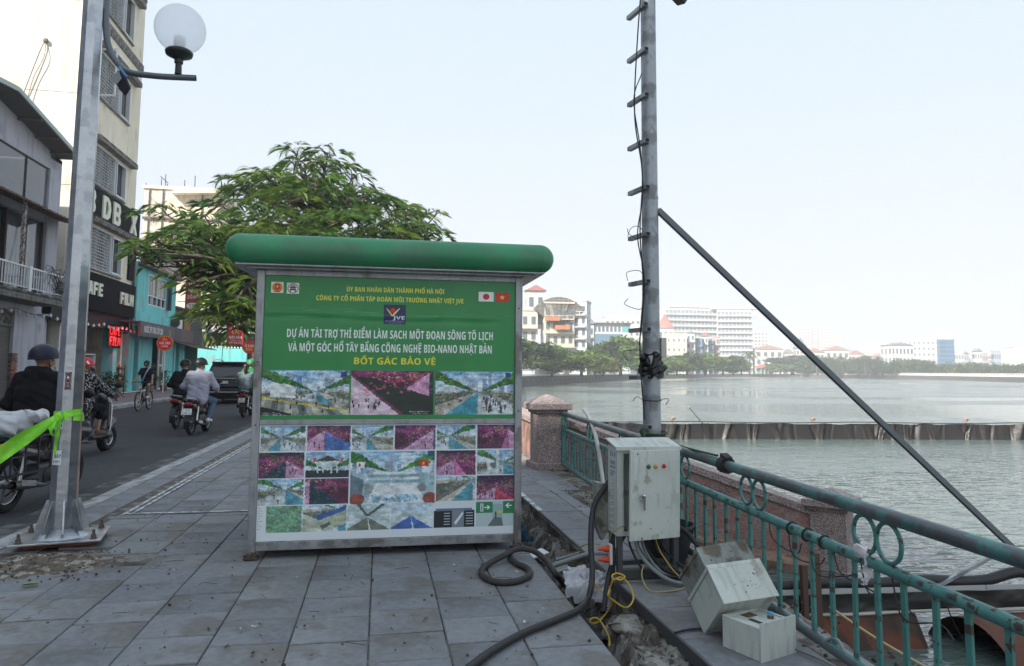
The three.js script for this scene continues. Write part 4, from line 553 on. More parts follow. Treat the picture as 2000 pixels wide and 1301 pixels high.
// ---------------------------------------------------------------- tall steel pole with steps, braces, and what is tied to it
const mBlackPlasticEarly = M('dark_casing', [0.02, 0.02, 0.022], 0.5); const mWire = M('black_wire', [0.02, 0.02, 0.022], 0.6), mYellow = M('yellow_wire', [0.55, 0.36, 0.04], 0.5), mGreyPipe = M('grey_conduit', [0.22, 0.24, 0.24], 0.55);
{
  const px = 2.262, pz = -5.8, p = thing('steel_pole', 'tall galvanised steel pole with step bars rising beside the railing', 'pole', [px, 0, pz]);
  const half = [[-1.2, 0.077], [1.75, 0.074], [1.76, 0.0735], [2.9, 0.071], [2.905, 0.068], [6.6, 0.062]];
  part(p, 'shaft', lathe(half.map(([y, r]) => [r, y]), undefined, undefined, 28), mGalvDull);
  for (let i = 0; i < 12; i++) { const y = 0.94 + i * 0.4075; const s = part(p, 'step_bar', [bar([-0.052, y, 0.085], [-0.112, y, -0.2], 0.042, 0.036)], mGalvDull); part(s, 'open_end', [bar([-0.052, y, 0.0855], [-0.0515, y, 0.088], 0.034, 0.028)], M('dark_opening', [0.012, 0.012, 0.013], 0.8)); }
  part(p, 'wire', [tube([[-0.07, 4.9, 0.05], [-0.13, 4.2, 0.06], [-0.15, 3.6, 0.05], [-0.09, 3.1, 0.06], [-0.11, 2.6, 0.05], [-0.09, 2.1, 0.06], [-0.12, 1.6, 0.05], [-0.085, 1.0, 0.05]], 0.006, 90, 6), tube([[-0.075, 4.0, 0.03], [-0.15, 3.75, 0.03], [-0.1, 3.3, 0.05], [-0.085, 2.9, 0.05], [-0.14, 2.55, 0.07], [-0.08, 2.2, 0.06], [-0.1, 1.85, 0.06], [-0.13, 1.62, 0.06]], 0.005, 80, 6),
    ...[[2.6, 1], [2.55, -1], [2.22, 1], [1.95, -1], [1.55, 1]].map(([y, s], i) => tube([[-0.09, y, 0.06], [-0.14, y + 0.03 * s, 0.08], [-0.2 - 0.02 * i, y + 0.01, 0.08], [-0.23, y - 0.06 * s, 0.07]], 0.003, 20, 5)), torus(0.079, 0.004, [0, 1.16, 0], [Math.PI / 2 + 0.06, 0, 0], 30, 6), tube([[-0.08, 1.16, 0], [-0.15, 1.19, 0.05], [-0.19, 1.15, 0.06]], 0.003, 12, 5), tube([[0.08, 1.165, 0], [0.13, 1.17, 0.05], [0.1, 1.12, 0.06]], 0.003, 12, 5)], mWire);
  part(p, 'clamp', [cyl(0.074, 0.074, 0.02, [0, 2.9, 0], undefined, 24)], mGalvDull);
  solo('meter_box', [rbox(0.05, 0.165, 0.09, 0.006, [px + 0.098, 1.605, pz]), box(0.03, 0.03, 0.05, [px + 0.07, 1.62, pz])], M('cream_plastic', [0.5, 0.48, 0.42], 0.5), 'small cream plastic box fixed to the steel pole', 'box');
  const w = new THREE.CylinderGeometry(0.094, 0.108, 0.2, 48, 22, true).translate(0, 1.45, 0), P = w.attributes.position;
  for (let i = 0; i < P.count; i++) { const x = P.getX(i), y = P.getY(i), z = P.getZ(i), a = Math.atan2(z, x), n = vnoise(a * 2.2 + 40, (y + a * 0.06) * 46, 999, 3), m = vnoise(a * 3 + 60, y * 12, 999, 8), k = 0.66 + 0.5 * n * (0.55 + 0.6 * m) + 0.25 * (m - 0.4); P.setXYZ(i, x * k, y + 0.05 * (m - 0.5), z * k); }
  w.computeVertexNormals();
  solo('plastic_wrap', [place(w, [px, 0, pz]), place(crumple(ball(0.03, [0, 0, 0], [1, 0.8, 1], 16), 0.015, 30, 6), [px - 0.1, 1.52, pz + 0.06])], M('black_plastic', [0.008, 0.007, 0.007], 0.36, 0, { side: THREE.DoubleSide }), 'crumpled black plastic sheet wrapped round the steel pole', 'plastic sheet');
  const B0 = V(px + 0.06, 2.79, pz + 0.03), B1 = V(6.55, -0.78, -6.0);
  solo('steel_brace', [bar(B0, B1, 0.045, 0.045)], M('brace_grey', [0.15, 0.165, 0.18], 0.5, 0.2), 'long slanting steel brace running from the pole down to the water at right', 'brace');
  const q = B0.clone().lerp(B1, 0.842); solo('steel_strut', [bar(q, V(5.0, -0.55, -5.93), 0.03, 0.03)], mGalvDull, 'short steel strut crossing under the long brace', 'strut');
  const rp = thing('green_rope', 'green rope tying the steel pole to the top rail', 'rope', [0, 0, 0]);
  const R = railX(pz); part(rp, 'loop', [0, 1, 2].map((i) => torus(0.098 + 0.006 * i, 0.008, [px + 0.01, 0.86 + i * 0.016, pz], [Math.PI / 2 + 0.1 * (i - 1), 0, 0.1], 36, 6)), M('green_rope', [0.05, 0.085, 0.04], 0.9)); part(rp, 'tail', [tube([[px - 0.08, 0.88, pz + 0.07], [px - 0.11, 0.93, pz + 0.05], [px - 0.09, 0.82, pz + 0.09], [px - 0.12, 0.74, pz + 0.08], [px - 0.08, 0.78, pz + 0.1]], 0.011, 40, 7), tube([[px + 0.06, 0.88, pz + 0.07], [px + 0.13, 0.81, pz + 0.2], [railX(-5) - 0.01, 0.83, -5.0], [railX(-4.6), 0.835, -4.6]], 0.008, 40, 6)], M('green_rope', [0.045, 0.09, 0.045], 0.9));
}
{ const q = onFront(1322, -6, -5.8); solo('floodlight', [place(rbox(0.16, 0.05, 0.12, 0.01), [q.x, q.y, q.z], [0.3, 0.2, -0.5]), bar([2.27, q.y + 0.25, -5.8], [q.x, q.y + 0.04, q.z], 0.03, 0.03)], mBlackPlasticEarly, 'small dark floodlight on an arm at the top of the steel pole', 'floodlight'); }
// ---------------------------------------------------------------- electric cabinet on legs
{
  const x0 = 1.583, x1 = 2.02, zf = -4.7, zb = -4.9, c = thing('electric_cabinet', 'pale green electric cabinet on legs with its door ajar and three round lamps', 'cabinet', [0, 0, 0]);
  part(c, 'body', [span(x0, x0 + 0.004, 0.3, 0.885, zb, zf), span(x1 - 0.004, x1, 0.3, 0.885, zb, zf), span(x0 + 0.004, x1 - 0.004, 0.3, 0.885, zb, zb + 0.004), span(x0 + 0.004, x1 - 0.004, 0.3, 0.304, zb + 0.004, zf), span(x0 + 0.004, x0 + 0.04, 0.304, 0.885, zf - 0.004, zf), span(x1 - 0.04, x1 - 0.004, 0.304, 0.885, zf - 0.004, zf), span(x0 + 0.04, x1 - 0.04, 0.845, 0.885, zf - 0.004, zf), span(x0 + 0.04, x1 - 0.04, 0.304, 0.33, zf - 0.004, zf), span(x0 + 0.033, x0 + 0.04, 0.33, 0.845, zf, zf + 0.014)], mPaleSteel);
  part(c, 'roof', [place(rbox(x1 - x0 + 0.03, 0.012, 0.24, 0.003), [(x0 + x1) / 2, 0.906, (zf + zb) / 2], [0.17, 0, 0]), box(x1 - x0 + 0.03, 0.024, 0.006, [(x0 + x1) / 2, 0.88, zf + 0.022])], mPaleSteel);
  const d = part(c, 'door', [rbox(0.405, 0.585, 0.018, 0.003, [-0.2025, 0, 0.012])], mPaleSteel); d.position.set(x1 - 0.004, 0.578, zf + 0.002); d.rotation.y = 0.26; d.rotation.z = -0.018;
  for (const [x, col, n] of [[-0.262, [0.008, 0.13, 0.05], 'green'], [-0.205, [0.5, 0.26, 0.02], 'amber'], [-0.137, [0.5, 0.012, 0.012], 'red']]) { const b = part(d, 'indicator_lamp', [place(lathe([[0.001, 0.014], [0.012, 0.011], [0.0155, 0.004], [0.0155, 0]]), [x, 0.185, 0.021], [Math.PI / 2, 0, 0])], M(n + '_lens', col, 0.25), { label: n + ' indicator lamp' }); }
  part(d, 'handle', [place(cyl(0.017, 0.02, 0.022), [-0.315, -0.015, 0.03], [Math.PI / 2, 0, 0]), rod([-0.312, -0.005, 0.046], [-0.305, -0.095, 0.04], 0.011, 0.007, 10), ball(0.014, [-0.313, 0.0, 0.045])], M('chrome', [0.6, 0.6, 0.6], 0.18, 1));
  part(d, 'scuffs', [[-0.35, 0.27, 0.008], [-0.29, 0.24, 0.004], [-0.24, -0.22, 0.006], [-0.15, -0.25, 0.004], [-0.31, -0.28, 0.009], [-0.06, 0.1, 0.003], [-0.1, -0.18, 0.004]].map(([x, y, r]) => box(r, r * 1.6, 0.0008, [x, y, 0.0214], [0, 0, x * 9])), M('chipped_paint', [0.03, 0.028, 0.025], 0.8));
  const lab = canvasTex(256, 384, (g) => { g.fillStyle = '#c9cdd0'; g.fillRect(0, 0, 256, 384); fitText(g, 'SỞ XD - HN', 128, 70, 200, 60, '#20262c'); fitText(g, 'TRẠM ĐIỆN', 128, 180, 190, 44, '#20262c'); fitText(g, 'BƠM NƯỚC', 128, 240, 190, 34, '#20262c'); g.fillStyle = '#333'; for (let i = 0; i < 3; i++) g.fillRect(30, 290 + i * 26, 190 - i * 40, 10); });
  part(c, 'side_label', new THREE.PlaneGeometry(0.15, 0.2).rotateY(-Math.PI / 2).translate(x0 - 0.0012, 0.77, (zf + zb) / 2 + 0.01), tex('label_paper', lab, 0.7), { keepUV: true });
  for (let i = 0; i < 8; i++) part(c, 'louvre', [place(rbox(0.008, 0.006, 0.05, 0.002), [x0 - 0.003, 0.64 - i * 0.042, (zf + zb) / 2 - 0.01], [0, 0, 0.5])], mPaleSteel);
  part(c, 'side_box', [place(plate([[0, 0], [0.1, -0.02], [0.1, -0.32], [0.045, -0.4], [0, -0.3]], 0.08, 0.002), [x0 - 0.075, 0.62, zb - 0.12])], mOldSteel);
  for (const [x, z] of [[x0 + 0.02, zf - 0.02], [x1 - 0.02, zf - 0.02], [x0 + 0.02, zb + 0.02], [x1 - 0.02, zb + 0.02]]) part(c, 'leg', [bar([x, -0.02, z], [x, 0.3, z], 0.035, 0.035)], M('leg_steel', [0.09, 0.095, 0.1], 0.6, 0.3));
  part(c, 'leg_brace', [bar([x0 + 0.02, 0.08, zb + 0.02], [x1 - 0.02, 0.08, zb + 0.02], 0.03, 0.03), bar([x0 + 0.04, 0.04, zf - 0.05], [x1 - 0.03, 0.04, zf - 0.05], 0.05, 0.06)], M('brace_steel', [0.08, 0.08, 0.08], 0.7, 0.2));
  const s = part(c, 'socket_board', rbox(0.02, 0.13, 0.05, 0.004, [x0 - 0.055, 0.19, zf + 0.01]), M('socket_white', [0.6, 0.6, 0.58], 0.5));
  for (const y of [0.225, 0.155]) part(s, 'orange_plug', [place(lathe([[0.001, 0.075], [0.01, 0.07], [0.013, 0.04], [0.02, 0.03], [0.022, 0.0], [0.001, 0]]), [x0 - 0.066, y, zf + 0.01], [0, 0, Math.PI / 2])], M('orange_plastic', [0.62, 0.07, 0.015], 0.5));
  part(c, 'cable', [tube([[1.72, 0.31, -4.75], [1.73, 0.2, -4.7], [1.80, 0.1, -4.62], [1.92, 0.03, -4.55], [2.1, 0.02, -4.5]], 0.014, 40, 8), tube([[1.78, 0.31, -4.8], [1.8, 0.18, -4.75], [1.9, 0.05, -4.66], [2.12, 0.03, -4.56]], 0.011, 40, 8)], mGreyPipe);
  part(c, 'cable', [...[0, 1, 2, 3, 4].map((i) => tube([[1.68 + i * 0.055, 0.31, -4.78 + (i % 2) * 0.05], [1.7 + i * 0.06, 0.19, -4.74 - (i % 3) * 0.02], [1.78 + i * 0.07, 0.07, -4.66 + (i % 2) * 0.04], [2.05 + i * 0.02, 0.03 + i * 0.006, -4.58]], 0.008 + 0.002 * (i % 3), 40, 7)), tube([[1.7, 0.3, -4.85], [1.62, 0.2, -4.8], [1.52, 0.05, -4.7], [1.42, -0.12, -4.5]], 0.016, 30, 8), tube([[2.02, 0.33, -4.85], [2.1, 0.3, -4.78], [2.16, 0.2, -4.66], [2.2, 0.1, -4.5]], 0.018, 30, 8)], mWire);
  part(c, 'cable', [tube([[1.86, 0.31, -4.76], [1.88, 0.2, -4.7], [1.93, 0.1, -4.62], [1.97, 0.05, -4.56]], 0.0045, 30, 6)], mYellow);
  part(c, 'cable', [tube([[1.75, 0.12, -4.66], [1.715, 0.06, -4.6], [1.73, 0.0, -4.5], [1.82, 0.008, -4.44], [1.94, 0.012, -4.47], [2.0, 0.03, -4.52]], 0.0045, 40, 6)], M('pale_wire', [0.42, 0.36, 0.12], 0.5));
}
// ---------------------------------------------------------------- three thrown-out steel boxes
{
  const frame = (px, py, u) => { const f = sight(px, py).normalize(), r = V(0, 1, 0).cross(f).negate().normalize(), up = r.clone().cross(f).normalize(); return r.multiplyScalar(u[0]).addScaledVector(up, u[1]).addScaledVector(f, -u[2]).normalize(); };
  const turnTo = (u1, u2) => { const a = u1.clone(), b = u2.clone().addScaledVector(a, -a.dot(u2)).normalize(), c = a.clone().cross(b); return new THREE.Quaternion().setFromRotationMatrix(new THREE.Matrix4().makeBasis(a, b, c)); };
  const spots = (seed, w, h, n) => { const r = rng(seed); return [...Array(n)].map(() => { const q = 0.002 + r() * r() * 0.007; return box(q * (1 + r()), q, 0.0008, [0.02 + r() * (w - 0.04), -0.02 - r() * (h - 0.04), 0.0003], [0, 0, r() * 3]); }); };
  const mk = (name, label, px, py, foot, dim, m, seed, twist) => {     // local x = width, y = up the lit face, z = out of the lit face; origin at its upper left corner
    const u1 = frame(px, py, [0.844, 0.2, -0.498]), u2 = frame(px, py, [0.422, -0.829, 0.367]);
    const o = thing(name, label, 'steel box', foot), [a, b, c] = dim; o.quaternion.copy(turnTo(u1, u2.clone().negate()).premultiply(new THREE.Quaternion().setFromAxisAngle(V(0, 1, 0), twist)));
    o.position.copy(v3(foot)).sub(V(0, -b, -c).applyQuaternion(o.quaternion));
    part(o, 'case', [rbox(a, b, c - 0.004, 0.004, [a / 2, -b / 2, -c / 2 - 0.002])], m); part(o, 'lid', [rbox(a + 0.012, 0.02, c + 0.012, 0.003, [a / 2, 0.012, -c / 2])], m);
    part(o, 'face_plate', [rbox(a + 0.012, b + 0.034, 0.008, 0.002, [a / 2, -b / 2 + 0.011, 0.001])], m); part(o, 'chips', spots(seed, a, b, 14).map((g) => g.translate(0, 0, 0.0048)), M('chipped_paint', [0.03, 0.028, 0.025], 0.8));
    return o;
  };
  mk('steel_box', 'grimy steel box tipped on its edge, rearmost of the three by the railing', 1410, 1105, [1.87, -0.005, -4.14], [0.33, 0.19, 0.31], mOldSteel, 5, 0.04);
  mk('steel_box', 'pale steel box tipped on its edge between the grimy one and the flat one', 1440, 1165, [1.74, -0.005, -3.735], [0.315, 0.185, 0.325], mPaleSteel, 9, 0);
  const c = thing('steel_box', 'small pale steel box lying flat with a blue knob and nameplate on top', 'steel box', [1.913, 0.004, -3.477], 0.38);
  part(c, 'case', [rbox(0.258, 0.15, 0.235, 0.003, [0, 0.075, 0]), span(-0.129, 0.129, 0.15, 0.158, -0.118, -0.095), span(-0.129, -0.112, 0.15, 0.156, -0.095, 0.112), span(0.112, 0.129, 0.15, 0.156, -0.095, 0.112)], mPaleSteel); part(c, 'front_plate', [rbox(0.268, 0.185, 0.006, 0.002, [0, 0.09, 0.122])], mPaleSteel);
  part(c, 'nameplate', [rbox(0.022, 0.003, 0.085, 0.001, [-0.045, 0.1525, 0.03])], M('nameplate', [0.05, 0.05, 0.055], 0.4, 0.5)); part(c, 'meter_hole', [rbox(0.07, 0.004, 0.05, 0.001, [0.0, 0.152, -0.055])], tex('rusty_hole', mottled(128, 0.2, [0.1, 0.065, 0.04], { blot: 0.6, seed: 151 }), 0.9));
  const kn = part(c, 'knob_base', [cyl(0.017, 0.015, 0.016, [0.06, 0.158, 0.03])], M('brown_knob', [0.12, 0.08, 0.06], 0.6)); part(kn, 'knob', [cyl(0.0145, 0.0135, 0.014, [0.06, 0.173, 0.03]), ball(0.0135, [0.06, 0.18, 0.03], [1, 0.25, 1])], M('blue_knob', [0.12, 0.32, 0.5], 0.35));
}
// ---------------------------------------------------------------- hoses, wires and litter
{
  const L = (pts, y) => pts.map(([px, py, h]) => onLevel(px, py, h ?? y));
  solo('black_hose', [tube([...L([[880, 1335], [921, 1301], [965, 1269], [1026, 1235], [1083, 1212]], 0.024), ...L([[1128, 1192, 0.02], [1146, 1174, -0.03]]), ...[[1154, 1149, 4.52], [1157, 1117, 4.6], [1154, 1065, 4.72], [1156, 1012, 4.84], [1163, 981, 4.9], [1176, 960, 4.93], [1194, 935, 4.95]].map(([a, b, z]) => onFront(a, b, -z))], 0.0195, 160, 12)], tex('black_hose', mottled(128, 0.2, [0.022, 0.021, 0.022], { blot: 0.4, grain: 0.4, seed: 153 }), 0.55), 'thick black hose running across the paving and up into the cabinet side', 'hose');
  solo('coiled_hose', [tube(L([[1128, 1178, -0.2], [1105, 1145, -0.12], [1083, 1118, 0.0], [1068, 1096, 0.03], [1047, 1079, 0.055], [1026, 1072, 0.07], [1005, 1074, 0.07], [979, 1088, 0.05], [950, 1104, 0.025], [940, 1117, 0.023], [950, 1130, 0.023], [973, 1137, 0.023], [1005, 1136, 0.023], [1028, 1128, 0.023], [1036, 1119, 0.023], [1028, 1109, 0.023], [1010, 1101, 0.023], [998, 1090, 0.023], [992, 1078, 0.023]]), 0.0215, 170, 12)], tex('worn_hose', mottled(128, 0.2, [0.04, 0.035, 0.035], { blot: 0.5, grain: 0.5, seed: 154 }), 0.7), 'black hose coiled in a loop at the right foot of the kiosk', 'hose');
  solo('trench_hose', [tube([[1.22, -0.2, -8.2], [1.26, -0.16, -7], [1.22, -0.14, -6.2], [1.26, -0.14, -5.5], [1.25, -0.16, -5.0], [1.3, -0.2, -4.6], [1.33, -0.2, -4.2]], 0.03, 90, 10), ...[0, 1, 2, 3, 4, 5, 6, 7].map((i) => torus(0.034, 0.007, [1.235 + 0.004 * i, -0.138, -6.3 + i * 0.09], [0, 0.1, 0], 16, 6))], mDark, 'ribbed black hose lying along the bottom of the trench', 'hose');
  solo('grey_conduits', [tube(L([[1078, 1106, -0.05], [1110, 1095, -0.02], [1150, 1083, 0.0], [1184, 1082, 0.01], [1230, 1090, -0.02]]), 0.02, 40, 9), tube(L([[1085, 1094, -0.08], [1120, 1084, -0.05], [1155, 1074, -0.03], [1190, 1073, -0.01]]), 0.014, 40, 9)], mGreyPipe, 'pair of grey conduit pipes crossing the trench to the cabinet', 'pipe');
  const yw = [[1158, 1136, -0.02], [1175, 1154, -0.04], [1194, 1170, -0.05], [1222, 1187, -0.02], [1237, 1170, 0.02], [1230, 1144, 0.06], [1214, 1128, 0.1], [1199, 1132, 0.1], [1196, 1124, 0.11], [1206, 1120, 0.12], [1220, 1126, 0.11], [1212, 1133, 0.1], [1199, 1132, 0.1], [1191, 1149, 0.04], [1188, 1164, 0.0], [1195, 1178, -0.06], [1183, 1199, -0.13], [1167, 1216, -0.16], [1153, 1216, -0.15], [1154, 1209, -0.13], [1164, 1207, -0.13], [1173, 1214, -0.14], [1184, 1233, -0.15], [1190, 1248, -0.15], [1190, 1263, -0.16]];
  solo('yellow_wire', [tube(L(yw), 0.0055, 260, 7)], mYellow, 'yellow wire looping from the cabinet leg down into the trench', 'wire');
  solo('plug_wire', [tube([onFront(1172, 1063, -4.69), onFront(1150, 1062, -4.75), onFront(1135, 1068, -4.85), onLevel(1125, 1078, 0), onLevel(1095, 1085, -0.1)], 0.004, 40, 6), tube([onFront(1190, 1055, -4.68), onFront(1196, 1040, -4.66), onFront(1220, 1026, -4.65)], 0.004, 20, 6)], M('dirty_yellow_wire', [0.34, 0.26, 0.07], 0.6), 'thin dirty yellow wire from the orange plug into the trench', 'wire');
  const bag = (w, h, seed, fold) => { const g = new THREE.PlaneGeometry(w, h, 46, 40), p = g.attributes.position; for (let i = 0; i < p.count; i++) { const x = p.getX(i) / w, y = p.getY(i) / h, a = 1 - 4 * x * x, b = 1 - 4 * y * y; p.setZ(i, fold * (a * b * 0.5 + 0.55 * (vnoise(x * 7 + 9, y * 6 + x * 4 + 9, 999, seed) - 0.5) + 0.3 * Math.abs(vnoise(x * 15 + 9, y * 13 + 9, 999, seed + 3) - 0.5))); p.setX(i, p.getX(i) * (0.75 + 0.35 * vnoise(y * 5 + 5, 3, 99, seed))); p.setY(i, p.getY(i) * (0.75 + 0.4 * vnoise(x * 5 + 5, 7, 99, seed))); } g.computeVertexNormals(); return g; };
  const film = M('clear_film', [0.72, 0.74, 0.8], 0.4, 0, { side: THREE.DoubleSide, transmission: 0.35, thickness: 0 });
  solo('plastic_bag', [place(bag(0.34, 0.26, 5, 0.16), [1.42, -0.06, -4.86], [-0.95, 0.35, -0.5])], film, 'crumpled clear plastic bag lying in the trench left of the cabinet', 'plastic bag');
  solo('pink_cloth', [place(bag(0.22, 0.13, 8, 0.1), [1.27, -0.13, -3.46], [-0.9, -0.4, -0.6])], M('dusty_pink_cloth', [0.52, 0.40, 0.36], 0.95, 0, { side: THREE.DoubleSide }), 'dusty pink cloth crumpled in the trench beside the paving edge', 'cloth');
  solo('blue_bag', [place(bag(0.22, 0.3, 11, 0.2), [1.27, -0.12, -6.75], [-1.0, 0.3, 0.3])], M('blue_plastic', [0.04, 0.09, 0.15], 0.45, 0, { side: THREE.DoubleSide }), 'dark blue plastic bag in the trench beside the kiosk', 'plastic bag');
  { const m = M('white_board', [0.62, 0.63, 0.64], 0.7); solo('white_board', [place(rbox(0.22, 0.012, 0.09, 0.003), [1.22, -0.03, -5.62], [0.2, 0.55, 0.1])], m, 'long white board at the trench edge by the kiosk foot', 'litter'); solo('board_scrap', [place(rbox(0.1, 0.01, 0.07, 0.003), [1.37, -0.07, -5.38], [0.5, 0.2, 0.3])], m, 'small white scrap lying in the trench beside the grey conduits', 'litter'); }
  solo('concrete_lump', [place(crumple(new THREE.IcosahedronGeometry(0.1, 5), 0.035, 14, 7), [1.46, -0.09, -4.15], [0, 0.4, 0], [0.9, 0.6, 1.5]), place(crumple(new THREE.IcosahedronGeometry(0.1, 5), 0.04, 13, 17), [1.44, -0.12, -3.65], [0, 0.2, 0], [0.9, 0.6, 2.0]), place(crumple(new THREE.IcosahedronGeometry(0.1, 5), 0.04, 15, 27), [1.47, -0.11, -3.2], [0, -0.2, 0], [0.8, 0.6, 2.0])], tex('broken_concrete', mottled(512, 0.5, [0.25, 0.24, 0.22], { blot: 0.5, grain: 0.5, tone: [0.14, 0.12, 0.1], toneAt: 0.56, freq: 6, seed: 161 }), 0.95, 0, { bumpMap: bumpRough, bumpScale: 0.012 }), 'rough broken concrete bed lying along the trench', 'concrete');
  const pb = thing('hanging_bag', 'white and pink plastic bag knotted on the railing under the rings', 'plastic bag', [railX(-2.97) - 0.03, 0.585, -2.97], 0.9);
  part(pb, 'bag', [place(crumple(ball(0.042, [0, 0, 0], [0.85, 0.75, 0.6], 24), 0.014, 36, 5), [0, 0.02, 0.01]), place(bag(0.085, 0.15, 3, 0.05), [0.0, -0.05, 0.02], [0.1, 0, 0.2]), place(bag(0.07, 0.07, 13, 0.05), [0.05, 0.03, 0.0], [0, 0.4, 0.5])], M('white_film', [0.8, 0.78, 0.8], 0.45, 0, { side: THREE.DoubleSide, transmission: 0.15, thickness: 0 }));
  part(pb, 'red_print', [bar([-0.02, 0.035, 0.042], [0.02, 0.005, 0.048], 0.012, 0.006), bar([-0.02, -0.1, 0.05], [0.0, -0.11, 0.05], 0.01, 0.005)], M('pink_print', [0.45, 0.06, 0.12], 0.5));
  solo('white_hose', [tube([onSide(1140, 800, railX(-9.2)), onSide(1150, 815, railX(-8.7) + 0.0), onSide(1163, 850, railX(-8.2) - 0.06), onSide(1172, 900, railX(-7.9) - 0.05), onSide(1178, 945, railX(-7.7) - 0.05)], 0.022, 50, 9)], M('white_hose', [0.6, 0.6, 0.57], 0.5), 'white hose hung over the railing between pillar and cabinet', 'hose');
  solo('thin_branches', [...[0, 1, 2, 3, 4, 5].map((i) => { const z = -3.9 + i * 0.22, x = railX(z) + 0.01; return tube([[x, 0.55, z], [x - 0.03, 0.46 - 0.03 * (i % 3), z + 0.1], [x + 0.02, 0.42, z + 0.24], [x - 0.02, 0.5 - 0.02 * i, z + 0.36]], 0.0035, 24, 5); }), ...[-3.62, -3.46, -3.3].map((z) => torus(0.032, 0.005, [railX(z), 0.565, z], [0.1, 0.06, 0.2], 18, 5))], M('dark_wire', [0.03, 0.025, 0.022], 0.8), 'tangle of dark wire wound round the middle rail', 'wire');
  solo('cable_tie_hose', [tube([[railX(-3.3) - 0.02, 0.05, -3.35], [railX(-3.2) + 0.0, 0.13, -3.22], [railX(-3.1) + 0.01, 0.05, -3.1], [railX(-2.9), 0.02, -2.75], [railX(-2.4) - 0.12, 0.01, -2.2]], 0.009, 50, 7), tube([[2.06, 0.012, -3.5], [2.12, 0.03, -3.2], [2.13, 0.015, -2.8], [2.05, 0.012, -2.3]], 0.008, 50, 7)], mGreyPipe, 'grey cables tied to the bottom rail behind the boxes', 'cable');
  solo('bent_stick', [tube(L([[1318, 1236], [1345, 1230], [1378, 1228]], 0.012), 0.007, 16, 6)], M('dark_stick', [0.03, 0.03, 0.03], 0.8), 'short dark stick on the slab left of the tipped boxes', 'stick');
  const tb = V(2.12, 0, -5.15); solo('black_tub', [lathe([[0.13, 0], [0.2, 0.26], [0.21, 0.26], [0.21, 0.28], [0.19, 0.28], [0.12, 0.02], [0.001, 0.02]], [tb.x, 0.0, tb.z], undefined, 28)], mDark, 'black plastic tub behind the cabinet legs', 'tub');
}
